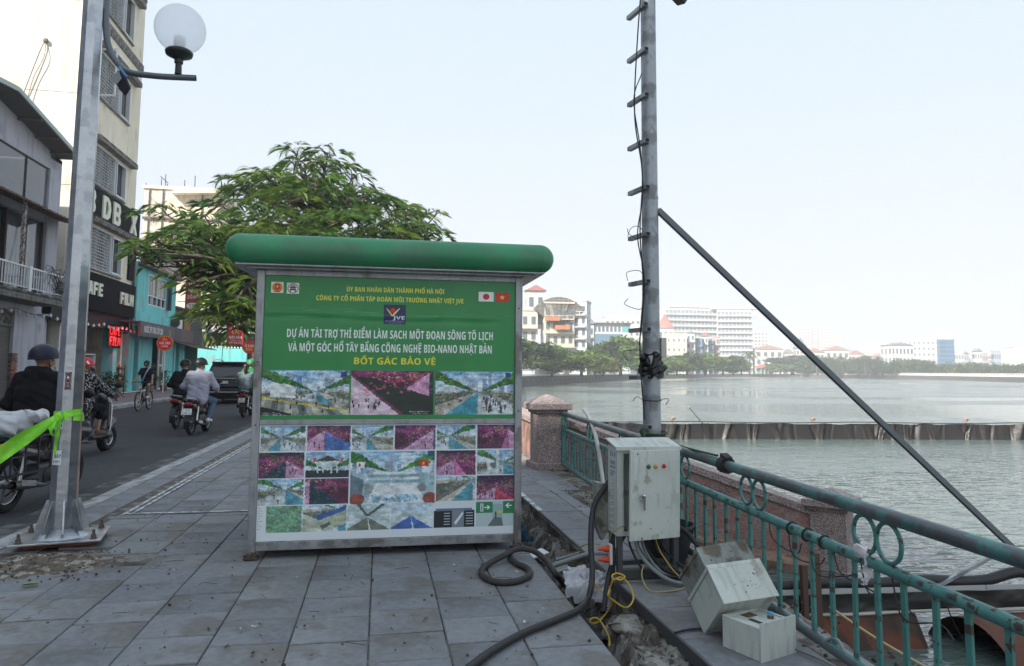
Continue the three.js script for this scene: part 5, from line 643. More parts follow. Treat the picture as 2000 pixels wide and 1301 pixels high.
// ---------------------------------------------------------------- tarp barrier across the lake and the rusty float wall
{
  const a = V(2.9, WATER, -25.55), b = V(62, WATER, -17.8), n = 1500, rows = 10, g = new THREE.PlaneGeometry(1, 1, n, rows), P = g.attributes.position, L = a.distanceTo(b), dir = b.clone().sub(a).normalize(), nor = V(-dir.z, 0, dir.x);
  const fr = rng(19), folds = [...Array(230)].map(() => { const k = fr(); return [fr() * L, (fr() - 0.5) * 0.9, 0.05 + 0.22 * fr() * fr(), (0.05 + 0.2 * k * k) * (fr() < 0.3 ? -0.6 : 1)]; });
  for (let i = 0; i < P.count; i++) { const u = P.getX(i) + 0.5, v = P.getY(i) + 0.5, s = u * L; let out = 0.1 * (1 - v) * (1 - v) + 0.12 * (vnoise(s * 0.5, 3, 9999, 5) - 0.5), up = 0; for (const [s0, sl, w, a] of folds) { const q = Math.abs(s - s0 - sl * (v - 0.5) * 0.6) / w; if (q < 1) { const f = a * (1 - q) * (0.35 + 0.65 * v); out += f; up += f; } } const top = 0.575 + 0.09 * (vnoise(s * 0.35, 9, 9999, 6) - 0.5) + 0.05 * (vnoise(s * 1.9, 4, 9999, 7) - 0.5) + 0.12 * up; P.setXYZ(i, a.x + dir.x * s + nor.x * out, WATER - 0.12 + v * (top + 0.12), a.z + dir.z * s + nor.z * out); }
  g.computeVertexNormals();
  const t = thing('tarp_barrier', 'creased black tarpaulin barrier standing in the lake right across the picture', 'barrier', [0, 0, 0]);
  part(t, 'tarp', g, M('black_tarp', [0.012, 0.0105, 0.0105], 0.47, 0, { side: THREE.DoubleSide, bumpMap: bumpCoarse, bumpScale: 0.02 }), {});
  part(t, 'top_rope', [tube([...Array(30)].map((_, i) => { const q = a.clone().lerp(b, i / 29); return [q.x, WATER + 0.6 + 0.02 * Math.sin(i * 2), q.z]; }), 0.018, 160, 5)], mWire);
  for (const s of [7.6, 12.8, 18.6, 24.1, 31, 38]) { const q = a.clone().addScaledVector(dir, s); part(t, 'stake', [rod([q.x, WATER - 1, q.z - 0.35], [q.x, WATER + 0.72, q.z - 0.25], 0.035, 0.03, 8), box(0.16, 0.1, 0.1, [q.x + 0.04, WATER + 0.7, q.z - 0.24], [0.1, 0.4, 0.2])], tex('stake_wood', mottled(128, 0.5, [0.32, 0.22, 0.18], { blot: 0.3, seed: 165 }), 0.9)); }
  const p0 = onFront(1345, 795, -23.6), p1 = onLevel(1398, 857, WATER - 0.1); solo('leaning_stick', [rod(p1, p0, 0.028, 0.02, 7)], M('pale_stick', [0.5, 0.47, 0.42], 0.8), 'pale stick leaning against the black tarp barrier', 'stick');
  const f = thing('float_wall', 'rusty steel float wall with a black rolled edge standing in the water beyond the railing', 'barrier', [0, 0, 0]);
  const zl = (x) => -6.35 + 0.076 * x, A = (x, y, dz = 0) => [x, y, zl(x) + dz];
  part(f, 'rolled_edge', [tube([...Array(24)].map((_, i) => A(2.9 + i * 0.3, -0.5 + 0.012 * Math.sin(i * 2.1) + (i === 10 ? 0.05 : 0), -0.02)), 0.05, 120, 9)], M('black_roll', [0.018, 0.017, 0.018], 0.5));
  for (let i = 0; i < 16; i++) part(f, 'pale_slat', [bar(A(3.0 + i * 0.42, -0.555, 0.04), A(3.0 + i * 0.42 + 0.41, -0.555, 0.04), 0.01, 0.045)], M('pale_slat', [0.42, 0.43, 0.43], 0.7));
  const band = new THREE.PlaneGeometry(6.6, 0.16, 200, 8), Q = band.attributes.position; for (let i = 0; i < Q.count; i++) { const x = Q.getX(i) + 6.2, y = Q.getY(i); Q.setXYZ(i, x, -0.65 + y, zl(x) + 0.06 + 0.03 * (vnoise(x * 4, y * 9, 999, 4) - 0.5) + 0.015 * vnoise(x * 11, y * 22, 999, 7)); } band.computeVertexNormals();
  part(f, 'black_band', band, M('black_sheet', [0.02, 0.018, 0.017], 0.45, 0, { side: THREE.DoubleSide }));
  part(f, 'pale_pipe', [tube([...Array(16)].map((_, i) => A(2.9 + i * 0.45, -0.735 + 0.008 * Math.sin(i * 1.7), 0.09)), 0.014, 100, 8)], M('pale_pipe', [0.4, 0.37, 0.33], 0.6));
  const mRustPlate = tex('rusty_plate', mottled(1024, 1.6, [0.135, 0.042, 0.02], { blot: 0.35, grain: 0.2, tone: [0.05, 0.03, 0.022], toneAt: 0.56, toneW: 0.12, freq: 4, seed: 171, streak: 0.3 }), 0.8, 0.1, { bumpMap: bumpCoarse, bumpScale: 0.01 });
  part(f, 'rusty_plate', [(() => { const q = new THREE.BufferGeometry(), v = [A(2.9, -0.74, 0.08), A(2.9, -1.3, 0.42), A(4.78, -1.3, 0.42), A(4.78, -0.74, 0.08)]; q.setAttribute('position', new THREE.BufferAttribute(new Float32Array([v[0], v[1], v[2], v[0], v[2], v[3]].flat()), 3)); q.computeVertexNormals(); return q; })()], M('rust', [1, 1, 1], 0.8, 0.1, { map: mRustPlate.map, side: THREE.DoubleSide }));
  const dr = new THREE.CylinderGeometry(0.55, 0.55, 4.2, 48, 1, true, 0, Math.PI).rotateZ(Math.PI / 2); part(f, 'drum', [dr.translate(7.15, -1.27, -5.6)], M('brown_drum', [0.75, 0.8, 0.85], 0.7, 0.1, { map: mRustPlate.map, side: THREE.DoubleSide }));
  part(f, 'post', [bar(A(3.84, -1.6, 0.16), A(3.84, -0.2, 0.1), 0.06, 0.06), bar(A(3.72, -1.6, 0.16), A(3.73, -0.3, 0.1), 0.05, 0.05)], M('brown_post', [0.09, 0.05, 0.035], 0.85));
  part(f, 'rope', [tube([A(3.95, -0.66, 0.12), A(4.2, -0.85, 0.4), A(4.5, -1.02, 0.7), A(4.7, -1.1, 0.95)], 0.012, 30, 6)], M('yellow_rope', [0.42, 0.36, 0.2], 0.8));
  part(f, 'wire', [tube([A(5.05, -0.6, 0.1), A(5.08, -0.85, 0.2), A(5.15, -1.1, 0.4)], 0.006, 20, 5)], mWire);
}
// ---------------------------------------------------------------- houses across the street; fronts on x = FX
const FX = -13.2;
const ext = (z0, z1, y0, y1, x0, x1) => span(x0, x1, y0, y1, z0, z1);
const mCream = tex('cream_stucco', stuccoStain([0.80, 0.73, 0.58], 201, [0.55, 0.5, 0.4], 0.70), 0.92, 0, { bumpMap: bumpFine, bumpScale: 0.006 });
const mLav = tex('lavender_panel', stuccoStain([0.43, 0.44, 0.50], 203, [0.3, 0.3, 0.34], 0.7), 0.8);
const mGlassDark = M('window_glass', [0.035, 0.045, 0.055], 0.06, 0, { specularIntensity: 1, ior: 1.5 });
const mPane = M('clear_pane', [0.62, 0.66, 0.7], 0.04, 0, { transmission: 0.9, thickness: 0 });
const mWhiteFrame = M('white_frame', [0.62, 0.64, 0.67], 0.45), mCurtain = tex('curtain', mottled(256, 1.2, [0.33, 0.36, 0.42], { blot: 0.3, grain: 0.1, freq: 4, seed: 205 }), 0.95);
const mSignBlack = M('black_sign', [0.008, 0.008, 0.009], 0.85, 0, { specularIntensity: 0.25 }), mLedge = tex('stained_ledge', mottled(256, 1.0, [0.19, 0.185, 0.175], { blot: 0.5, grain: 0.3, tone: [0.07, 0.065, 0.06], toneAt: 0.5, seed: 207 }), 0.95);
const mTurq = tex('turquoise_wall', stuccoStain([0.17, 0.56, 0.56], 209, [0.26, 0.48, 0.46], 0.68), 0.9, 0, { bumpMap: bumpFine, bumpScale: 0.006 });
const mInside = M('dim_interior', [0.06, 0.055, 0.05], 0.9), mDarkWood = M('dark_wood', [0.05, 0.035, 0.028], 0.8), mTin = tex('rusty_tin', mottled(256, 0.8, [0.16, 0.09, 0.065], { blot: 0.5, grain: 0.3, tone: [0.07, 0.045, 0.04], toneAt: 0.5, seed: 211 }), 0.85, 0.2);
const curtainGeo = (z0, z1, y0, y1, x, waves) => { const g = new THREE.PlaneGeometry(Math.abs(z1 - z0), y1 - y0, waves * 8, 1).rotateY(Math.PI / 2).translate(x, (y0 + y1) / 2, (z0 + z1) / 2), p = g.attributes.position; for (let i = 0; i < p.count; i++) p.setX(i, x + 0.05 * Math.sin((p.getZ(i) - z0) / (z1 - z0) * waves * 6.283) + 0.03 * Math.sin(p.getZ(i) * 5)); g.computeVertexNormals(); return g; };
const letters = (txt, w, h, bg, col, font) => tex('sign_face', canvasTex(512, Math.round(512 * h / w), (g, W, H) => { g.fillStyle = bg; g.fillRect(0, 0, W, H); fitText(g, txt, W / 2, H / 2, W * 0.86, H * 0.5, col, font); smudge(g, W, H, 40, 3, 0.2); }), 0.6);

{ // A: gabled house at the left edge
  const h = thing('gabled_house', 'grey gabled house with glazed upper floor and white balcony at the left edge', 'house', [FX, 0, -27]);
  h.position.set(0, 0, 0);
  const z0 = -20, z1 = -32, B = FX - 9;
  part(h, 'wall', [ext(-31.0, z1, 3.5, 9.9, FX - 0.2, FX), ext(z0, -31.0, 9.3, 9.75, FX - 0.2, FX), place(plate([[-20, 9.75], [-32, 9.75], [-32, 9.9], [-26.3, 10.72], [-20, 9.8]].map(([z, y]) => [-z, y]), 0.2), [FX - 0.2, 0, 0], [0, Math.PI / 2, 0]), ext(z0, z1, 3.45, 3.9, FX - 0.2, FX), ext(z0, -31.0, 7.1, 7.45, FX - 0.2, FX), ext(z1 + 0.2, z1, 0, 9.9, B, FX - 0.2), ext(z0, z1 + 0.2, 0, 9.7, B - 0.2, B), ext(-28.9, -29.35, 1.9, 3.45, FX - 0.2, FX + 0.02), ext(-29.35, -31.6, 0.05, 3.45, FX - 0.3, FX - 0.1)], mLav);
  part(h, 'floor_slab', [ext(z0, z1 + 0.2, 3.6, 3.8, B, FX - 0.2), ext(z0, z1 + 0.2, 7.15, 7.35, B, FX - 0.2)], mLedge);
  const brick = boxUV(rbox(0.1, 0.062, 0.205, 0.006)), mB = ['brick_red', 'brick_brown', 'brick_pale'].map((n, i) => M(n, [[0.24, 0.085, 0.06], [0.17, 0.075, 0.06], [0.28, 0.14, 0.11]][i], 0.95)), r = rng(9);
  const bc = part(h, 'brick_column', [ext(-28.93, -29.32, 0.05, 1.9, FX - 0.2, FX - 0.03)], mLedge);
  for (let row = 0; row < 25; row++) for (let k = 0; k < 2; k++) { const b = part(bc, 'brick', brick, mB[Math.floor(r() * 3)], { raw: true }); b.position.set(FX - 0.04 + r() * 0.008, 0.09 + row * 0.074, -29.03 - k * 0.213 + (row % 2 ? 0.02 : -0.02)); }
  const sh = part(h, 'roller_shutter', [ext(z0, -28.9, 0.05, 2.85, FX - 0.14, FX - 0.1)], M('shutter_dark', [0.09, 0.085, 0.08], 0.6, 0.3)); const sl = boxUV(rbox(0.03, 0.078, 8.86, 0.012));
  for (let i = 0; i < 31; i++) { const q = part(sh, 'slat', sl, M('shutter_slat', [0.11, 0.1, 0.095], 0.55, 0.3), { raw: true }); q.position.set(FX - 0.09, 0.12 + i * 0.088, -24.46); }
  part(h, 'shutter_beam', [ext(z0, -28.93, 2.86, 3.45, FX - 0.2, FX - 0.02)], mLedge);
  // roof
  const rs = (za, ya, zb, yb) => { const s = join([bar([0, ya, za], [0, yb, zb], 10.2, 0.05)]); return s.translate(FX - 4.3, 0, 0); };
  const rf = part(h, 'roof', [rs(-26.35, 10.78, -31.6, 9.92), rs(-26.35, 10.78, -19.5, 9.9)], M('roof_under', [0.075, 0.075, 0.08], 0.8));
  part(rf, 'bargeboard', [bar([FX + 0.84, 10.83, -26.35], [FX + 0.84, 9.95, -31.7], 0.05, 0.16), bar([FX + 0.84, 10.83, -26.35], [FX + 0.84, 9.97, -19.5], 0.05, 0.16), bar([FX + 0.8, 9.95, -31.66], [FX - 9, 9.95, -31.66], 0.05, 0.1)], M('pale_green_trim', [0.36, 0.45, 0.42], 0.6));
  part(rf, 'purlin', [-22.5, -24.6, -28.2, -29.6, -30.9].map((z) => { const y = 10.72 - Math.abs(z + 26.35) * 0.162; return ext(z - 0.05, z + 0.05, y - 0.07, y, FX, FX + 0.8); }), M('purlin', [0.1, 0.095, 0.09], 0.8));
  for (let i = 0; i < 26; i++) part(rf, 'roof_ridge', [bar([FX + 0.8, 10.83 - Math.abs(-20 - i * 0.46 + 26.35) * 0.1635, -20 - i * 0.46], [FX - 9, 10.83 - Math.abs(-20 - i * 0.46 + 26.35) * 0.1635, -20 - i * 0.46], 0.09, 0.03)], M('tin_roof', [0.3, 0.3, 0.31], 0.6, 0.3));
  // glazed top floor with a white stair rail behind the panes
  for (const [a, b] of [[-20, -23.6], [-23.63, -26.9], [-26.93, -29.2], [-29.23, -31.0]]) part(h, 'glass_pane', [ext(a, b, 7.48, 9.28, FX - 0.1, FX - 0.09)], M('smoked_pane', [0.40, 0.43, 0.48], 0.05, 0, { transmission: 0.8, thickness: 0 }));
  part(h, 'mullion', [-23.615, -26.915, -29.215].map((z) => ext(z - 0.025, z + 0.025, 7.48, 9.28, FX - 0.14, FX - 0.05)), mBlackSteel);
  part(h, 'inner_rail', [...[7.7, 7.95, 8.2, 8.48].map((y) => ext(-20, -29.8, y - 0.02, y + 0.02, FX - 0.62, FX - 0.58)), ...[-21, -24, -26.2, -28.3, -29.8].map((z) => ext(z - 0.03, z + 0.03, 7.4, 8.5, FX - 0.64, FX - 0.56)), ...[0, 0.25, 0.5].map((d) => bar([FX - 0.9, 7.5 + d, -29.6], [FX - 0.9, 8.3 + d, -30.8], 0.03, 0.03))], mWhiteFrame);
  part(h, 'back_room', [ext(z0, z1 + 0.3, 7.4, 9.7, B + 0.05, B + 0.1), ext(z0, z1 + 0.3, 3.9, 7.1, FX - 2.2, FX - 2.15)], mLav);
  // curtained middle floor
  for (const [a, b, w] of [[-20, -24.2, 9], [-24.3, -27.4, 8], [-28.3, -29.6, 5], [-29.7, -30.7, 4]]) part(h, 'curtain', curtainGeo(a, b, 4.0, 7.05, FX - 0.45, w), mCurtain, { raw: true });
  part(h, 'door_frame', [-24.25, -27.5, -28.2, -29.65, -30.95].map((z) => ext(z - 0.06, z + 0.06, 3.9, 7.1, FX - 0.3, FX - 0.12)), mDarkWood);
  for (const [a, b] of [[-20, -24.19], [-24.31, -27.44], [-28.26, -29.59], [-29.71, -30.89]]) part(h, 'glass_pane', [ext(a, b, 3.95, 7.08, FX - 0.2, FX - 0.19)], mPane);
  const aw = part(h, 'awning', [bar([FX, 7.42, (z0 - 32.0) / 2], [FX + 1.15, 7.12, (z0 - 32.0) / 2], 12.2, 0.03)], mTin); for (let i = 0; i < 40; i++) part(aw, 'corrugation', [bar([FX, 7.44, z0 - i * 0.305], [FX + 1.15, 7.14, z0 - i * 0.305], 0.1, 0.03)], mTin); part(aw, 'edge_pipe', [ext(z0, -32.1, 7.07, 7.12, FX + 1.13, FX + 1.18)], mTin);
  part(h, 'rusty_post', [ext(-27.0, -27.12, 3.9, 7.2, FX + 0.9, FX + 1.0)], tex('flaking_post', mottled(256, 0.6, [0.4, 0.38, 0.36], { blot: 0.4, grain: 0.3, tone: [0.13, 0.07, 0.05], toneAt: 0.52, seed: 213 }), 0.9));
  const bl = part(h, 'balcony', [ext(z0, -30.4, 3.72, 3.95, FX, FX + 1.1), ext(z0, -30.45, 3.95, 4.02, FX + 1.02, FX + 1.15)], mLedge);
  part(bl, 'hand_rail', [ext(z0, -30.2, 4.82, 4.88, FX + 1.03, FX + 1.09), ext(z0, -30.2, 4.12, 4.15, FX + 1.04, FX + 1.08), ext(-30.17, -30.23, 4.8, 4.88, FX, FX + 1.09), ext(-30.17, -30.2, 4.12, 4.15, FX, FX + 1.09)], mWhiteFrame);
  const bb = boxUV(box(0.03, 0.72, 0.03)); for (let i = 0; i < 56; i++) { const q = part(bl, 'baluster', bb, mWhiteFrame, { raw: true }); q.position.set(FX + 1.06, 4.48, z0 - 0.15 - i * 0.182); } for (let i = 0; i < 5; i++) { const q = part(bl, 'baluster', bb, mWhiteFrame, { raw: true }); q.position.set(FX + 0.15 + i * 0.18, 4.48, -30.2); } for (const z of [-24.2, -27.4, -30.2]) part(bl, 'rail_post', [ext(z - 0.09, z + 0.09, 3.95, 4.9, FX + 0.99, FX + 1.13)], mWhiteFrame);
  const rr = rng(4); const vine = []; for (let i = 0; i < 30; i++) { const z = -28.6 - rr() * 2.4, y = 4.1 + rr() * 0.9; vine.push(tube([[FX + 1.05, 4.0 + rr() * 0.4, -28.9 - rr() * 1.4], [FX + 1.2, y, z], [FX + 1.2 - rr() * 0.4, y + rr() * 0.5 - 0.1, z - rr() * 0.7], [FX + 1.25 - rr() * 0.5, y + rr() * 0.7 - 0.5, z - rr() * 1.1]], 0.011, 16, 4)); }
  solo('dry_vine', vine, M('dry_stem', [0.07, 0.055, 0.045], 0.95), 'leafless dry vine hanging on the white balcony corner', 'plant');
  solo('hanging_cable', [tube([[FX + 1.1, 7.1, -31.9], [FX + 1.1, 6.2, -31.7], [FX + 0.9, 5.4, -30.9], [FX + 1.0, 4.9, -30.2]], 0.014, 30, 5)], mWire, 'slack dark cable hanging from the tin awning to the balcony', 'cable');
}
function facadeWindow(b, z0, z1, y0, y1, open) {                       // barred window with a white casement at its far side
  const x = FX, w = part(b, 'window', [ext(z0, z1, y0, y1, x - 0.16, x - 0.13)], mGlassDark), zm = lerp(z0, z1, 0.66);
  part(w, 'frame', [ext(z0, z1, y1 - 0.05, y1, x - 0.1, x + 0.03), ext(z0, z1, y0, y0 + 0.05, x - 0.1, x + 0.03), ext(z0, z0 - 0.06, y0 + 0.05, y1 - 0.05, x - 0.1, x + 0.03), ext(z1 + 0.06, z1, y0 + 0.05, y1 - 0.05, x - 0.1, x + 0.03), ext(zm + 0.04, zm - 0.04, y0 + 0.05, y1 - 0.05, x - 0.1, x + 0.03)], mWhiteFrame);
  const n = 13, bars = []; for (let i = 1; i < n; i++) { const y = lerp(y0, y1, i / n); bars.push(ext(z0 - 0.06, zm + 0.04, y - 0.013, y + 0.013, x - 0.06, x - 0.035)); } for (let i = 1; i < 5; i++) { const z = lerp(z0, zm, i / 5); bars.push(ext(z + 0.01, z - 0.01, y0 + 0.05, y1 - 0.05, x - 0.075, x - 0.06)); }
  part(w, 'grille', bars, M('grille', [0.45, 0.46, 0.47], 0.5)); part(w, 'curtain', curtainGeo(z0 - 0.06, zm, y0 + 0.05, y1 - 0.05, x - 0.12, 7), tex('net_curtain', mottled(128, 0.7, [0.26, 0.27, 0.28], { blot: 0.7, grain: 0.5, freq: 6, seed: 221 }), 0.95), { raw: true });
  part(w, 'casement', [[0, 0.07], [0.93, 1]].flatMap(([a, c]) => [bar([x + 0.05, y0 + 0.06, lerp(zm - 0.06, z1, (a + c) / 2)], [x + 0.05, y1 - 0.06, lerp(zm - 0.06, z1, (a + c) / 2)], 0.05, 0.09)]).concat([ext(zm - 0.06, z1, y1 - 0.14, y1 - 0.05, x + 0.03, x + 0.07), ext(zm - 0.06, z1, y0 + 0.05, y0 + 0.14, x + 0.03, x + 0.07)]), mWhiteFrame);
  if (open) part(w, 'open_casement', [place(join([box(0.05, y1 - y0, 0.08, [0, 0, 0]), box(0.05, y1 - y0, 0.08, [0.75, 0, 0]), box(0.75, 0.08, 0.06, [0.375, (y1 - y0) / 2, 0]), box(0.75, 0.08, 0.06, [0.375, -(y1 - y0) / 2, 0])]), [x + 0.05, (y0 + y1) / 2, z0 + 0.1], [0, -0.15, 0])], mWhiteFrame);
  part(b, 'window_ledge', [ext(z0 + 0.3, z1 - 0.9, y1 + 0.12, y1 + 0.36, x, x + 0.34)], mLedge); part(b, 'window_sill', [ext(z0 + 0.1, z1 - 0.1, y0 - 0.08, y0 - 0.003, x - 0.05, x + 0.1)], mLedge);
}
{ // B: tall cream house with the black signs
  const b = thing('cream_tower_house', 'tall narrow cream house with black lettered signs above a dark cafe', 'house', [0, 0, 0]);
  const z0 = -33.35, z1 = -40.95, X0 = FX - 12;
  const holes = [[18.25, 20.5], [13.95, 16.15], [9.85, 11.7], [5.95, 7.9]];
  const ws = []; let y = 3.7; for (const [a, c] of [...holes].reverse()) { ws.push(ext(z0, z1, y, a, FX - 0.25, FX)); ws.push(ext(z0, -35.2, a, c, FX - 0.25, FX)); ws.push(ext(-39.15, z1, a, c, FX - 0.25, FX)); y = c; } ws.push(ext(z0, z1, y, 24.5, FX - 0.25, FX));
  part(b, 'front_wall', ws, mCream); part(b, 'side_wall', [ext(z0, z0 - 0.25, 0, 24.5, X0, FX - 0.25)], tex('pale_stucco', stuccoStain([0.64, 0.62, 0.55], 202, [0.55, 0.52, 0.44], 0.74), 0.92, 0, { bumpMap: bumpFine, bumpScale: 0.006 })); part(b, 'far_wall', [ext(z1 + 0.25, z1, 0, 24.5, X0, FX - 0.25), ext(z0 - 0.25, z1 + 0.25, 0, 24.5, X0, X0 + 0.25)], mCream);
  part(b, 'floor_slab', [3.7, 9, 13, 17.5, 24.3].map((q) => ext(z0 - 0.25, z1 + 0.25, q - 0.1, q + 0.1, X0 + 0.25, FX - 0.25)), mLedge);
  for (const q of [9.25, 13.35, 17.55, 21.6]) part(b, 'panel_joint', [ext(z0 + 0.004, z0, q, q + 0.02, X0, FX - 0.01)], mLedge);
  holes.forEach(([a, c], i) => facadeWindow(b, -35.2, -39.15, a, c, i === 1)); part(b, 'string_course', [17.35, 21.4].map((q) => ext(z0, z1 - 0.05, q, q + 0.5, FX, FX + 0.06)), mLedge);
  const s1 = part(b, 'sign_board', [ext(z0, z1 - 0.25, 8.12, 9.62, FX, FX + 0.22)], mSignBlack), mLet = M('ivory_letter', [0.68, 0.70, 0.56], 0.5);
  const raised = (txt, zc, yc, w, h, x) => { const t = canvasTex(256, 256, (g) => { g.fillStyle = '#0c0c0d'; g.fillRect(0, 0, 256, 256); }); void t; const out = []; const glyph = { B: [[[0, 0], [0.62, 0], [0.8, 0.1], [0.86, 0.28], [0.72, 0.5], [0.84, 0.7], [0.76, 0.92], [0.6, 1], [0, 1]], [[0.28, 0.18], [0.56, 0.18], [0.58, 0.38], [0.28, 0.4]], [[0.28, 0.6], [0.54, 0.6], [0.56, 0.82], [0.28, 0.82]]], D: [[[0, 0], [0.5, 0], [0.78, 0.16], [0.88, 0.5], [0.78, 0.84], [0.5, 1], [0, 1]], [[0.28, 0.2], [0.48, 0.22], [0.6, 0.5], [0.48, 0.78], [0.28, 0.8]]], X: [[[0, 0], [0.3, 0], [0.45, 0.32], [0.6, 0], [0.9, 0], [0.6, 0.5], [0.9, 1], [0.6, 1], [0.45, 0.68], [0.3, 1], [0, 1], [0.3, 0.5]]], C: [[[0.85, 0.1], [0.5, 0], [0.15, 0.12], [0, 0.5], [0.15, 0.88], [0.5, 1], [0.85, 0.9], [0.85, 0.66], [0.5, 0.76], [0.3, 0.5], [0.5, 0.24], [0.85, 0.34]]], A: [[[0, 0], [0.3, 0], [0.34, 0.2], [0.58, 0.2], [0.62, 0], [0.92, 0], [0.62, 1], [0.3, 1]], [[0.4, 0.42], [0.53, 0.42], [0.465, 0.75]]], F: [[[0, 0], [0.3, 0], [0.3, 0.38], [0.7, 0.38], [0.7, 0.6], [0.3, 0.6], [0.3, 0.78], [0.8, 0.78], [0.8, 1], [0, 1]]], E: [[[0, 0], [0.8, 0], [0.8, 0.22], [0.3, 0.22], [0.3, 0.4], [0.7, 0.4], [0.7, 0.6], [0.3, 0.6], [0.3, 0.78], [0.8, 0.78], [0.8, 1], [0, 1]]], I: [[[0.1, 0], [0.5, 0], [0.5, 1], [0.1, 1]]], L: [[[0, 0], [0.75, 0], [0.75, 0.22], [0.3, 0.22], [0.3, 1], [0, 1]]], M: [[[0, 0], [0.25, 0], [0.25, 0.55], [0.5, 0.1], [0.75, 0.55], [0.75, 0], [1, 0], [1, 1], [0.75, 1], [0.5, 0.5], [0.25, 1], [0, 1]]] };
    [...txt].forEach((ch, i) => { const gl = glyph[ch]; if (!gl) return; const s = new THREE.Shape(gl[0].map(([a, c]) => new THREE.Vector2(a * w, (c - 0.5) * h))); gl.slice(1).forEach((hh) => s.holes.push(new THREE.Path(hh.map(([a, c]) => new THREE.Vector2(a * w, (c - 0.5) * h))))); const g = new THREE.ExtrudeGeometry(s, { depth: 0.07, bevelEnabled: false }); out.push(place(g, [x, yc, zc - i * w * 1.12], [0, Math.PI / 2, 0])); }); return out; };
  for (const [ch, z] of [['B', -34.0], ['D', -35.85], ['B', -37.2], ['X', -39.6]]) part(s1, 'letter', raised(ch, z, 8.9, 1.1, 1.08, FX + 0.22), mLet);
  const s2 = part(b, 'sign_board', [ext(z0, z1 - 0.2, 4.02, 5.72, FX, FX + 0.2)], mSignBlack); ['C', 'A', 'F', 'E'].forEach((ch, i) => part(s2, 'letter', raised(ch, -34.1 - i * 0.62, 5.0, 0.58, 0.6, FX + 0.2), mLet)); ['F', 'I', 'L', 'M'].forEach((ch, i) => part(s2, 'letter', raised(ch, -38.85 - [0, 0.5, 0.85, 1.32][i], 4.9, 0.52, 0.6, FX + 0.2), mLet));
  part(s2, 'scalloped_edge', [...Array(38)].map((_, i) => box(0.03, 0.12, 0.16, [FX + 0.16, 4.03, z0 - 0.1 - i * 0.2], [Math.PI / 4, 0, 0])), mSignBlack);
  part(b, 'side_sign', [ext(-40.25, -41.2, 6.0, 8.0, FX + 0.02, FX + 0.1)], mSignBlack); part(b, 'drain_pipe', [rod([FX + 0.1, 3.3, -41.05], [FX + 0.1, 9.4, -41.05], 0.06, 0.06, 8)], M('maroon_pipe', [0.1, 0.035, 0.04], 0.7));
  // the dark cafe on the ground floor
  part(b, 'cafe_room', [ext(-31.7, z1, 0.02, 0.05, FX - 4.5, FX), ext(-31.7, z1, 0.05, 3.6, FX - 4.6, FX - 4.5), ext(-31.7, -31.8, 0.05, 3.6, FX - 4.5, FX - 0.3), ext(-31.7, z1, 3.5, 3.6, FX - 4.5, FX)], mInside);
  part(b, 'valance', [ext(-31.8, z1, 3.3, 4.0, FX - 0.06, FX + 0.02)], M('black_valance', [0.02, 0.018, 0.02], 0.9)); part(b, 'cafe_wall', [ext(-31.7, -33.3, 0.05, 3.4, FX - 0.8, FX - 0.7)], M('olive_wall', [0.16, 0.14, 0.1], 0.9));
  part(b, 'teal_column', [ext(-38.9, -39.5, 0.05, 3.4, FX - 0.5, FX)], mTurq);
  const neon = thing('neon_sign', 'red lit cafe sign of glowing letters hung under the black sign', 'sign', [FX + 0.1, 0, -38.7]);
  part(neon, 'backing', [box(0.02, 1.15, 1.7, [0, 2.95, 0])], mSignBlack);
  const mNeon = new THREE.MeshStandardMaterial({ color: 0x220000, emissive: new THREE.Color(1, 0.02, 0.03), emissiveIntensity: 0.5, roughness: 0.5 }); mNeon.name = 'red_neon';
  const strokes = { C: [[0.8, 0.15, 0.4, 0, 0.05, 0.3, 0.05, 0.7, 0.4, 1, 0.8, 0.85]], A: [[0, 0, 0.4, 1, 0.8, 0], [0.18, 0.4, 0.62, 0.4]], F: [[0.1, 0, 0.1, 1, 0.8, 1], [0.1, 0.55, 0.65, 0.55]], E: [[0.8, 0, 0.1, 0, 0.1, 1, 0.8, 1], [0.1, 0.5, 0.65, 0.5]], I: [[0.1, 1, 0.7, 1], [0.4, 1, 0.4, 0], [0.1, 0, 0.7, 0]], L: [[0.1, 1, 0.1, 0, 0.8, 0]], M: [[0, 0, 0.1, 1, 0.45, 0.4, 0.8, 1, 0.9, 0]] };
  [['CAFE', 3.02], ['FILM', 2.5]].forEach(([t, yy]) => [...t].forEach((ch, i) => part(neon, 'lamp_letter', strokes[ch].flatMap((p) => { const o = []; for (let k = 0; k + 3 < p.length; k += 2) o.push(rod([0.03, yy + p[k + 1] * 0.4, 0.72 - i * 0.38 - p[k] * 0.33], [0.03, yy + p[k + 3] * 0.4, 0.72 - i * 0.38 - p[k + 2] * 0.33], 0.026, 0.026, 6)); return o; }), mNeon)));
  const nl = new THREE.PointLight(new THREE.Color(1, 0.06, 0.06), 3, 8); nl.position.set(FX + 0.35, 2.8, -38.7); nl.castShadow = true; scene.add(nl);
  // string of bulbs under the signs
  const sl = thing('bulb_string', 'string of small white bulbs hanging along the house fronts above the cafe', 'string lights', [0, 0, 0]), mBulb = M('white_bulb', [0.8, 0.8, 0.77], 0.3), pts = [];
  for (let i = 0; i < 26; i++) { const z = -25.5 - i * 0.62, y = 3.42 - 0.14 * Math.abs(Math.sin(i * 0.7)); pts.push([FX + 0.3, y + 0.1, z]); part(sl, 'bulb', [ball(0.062, [FX + 0.3, y, z], [1, 1, 1], 10), cyl(0.025, 0.025, 0.05, [FX + 0.3, y + 0.07, z], undefined, 6)], mBulb); } part(sl, 'cord', [tube(pts, 0.01, 120, 4)], mWire);
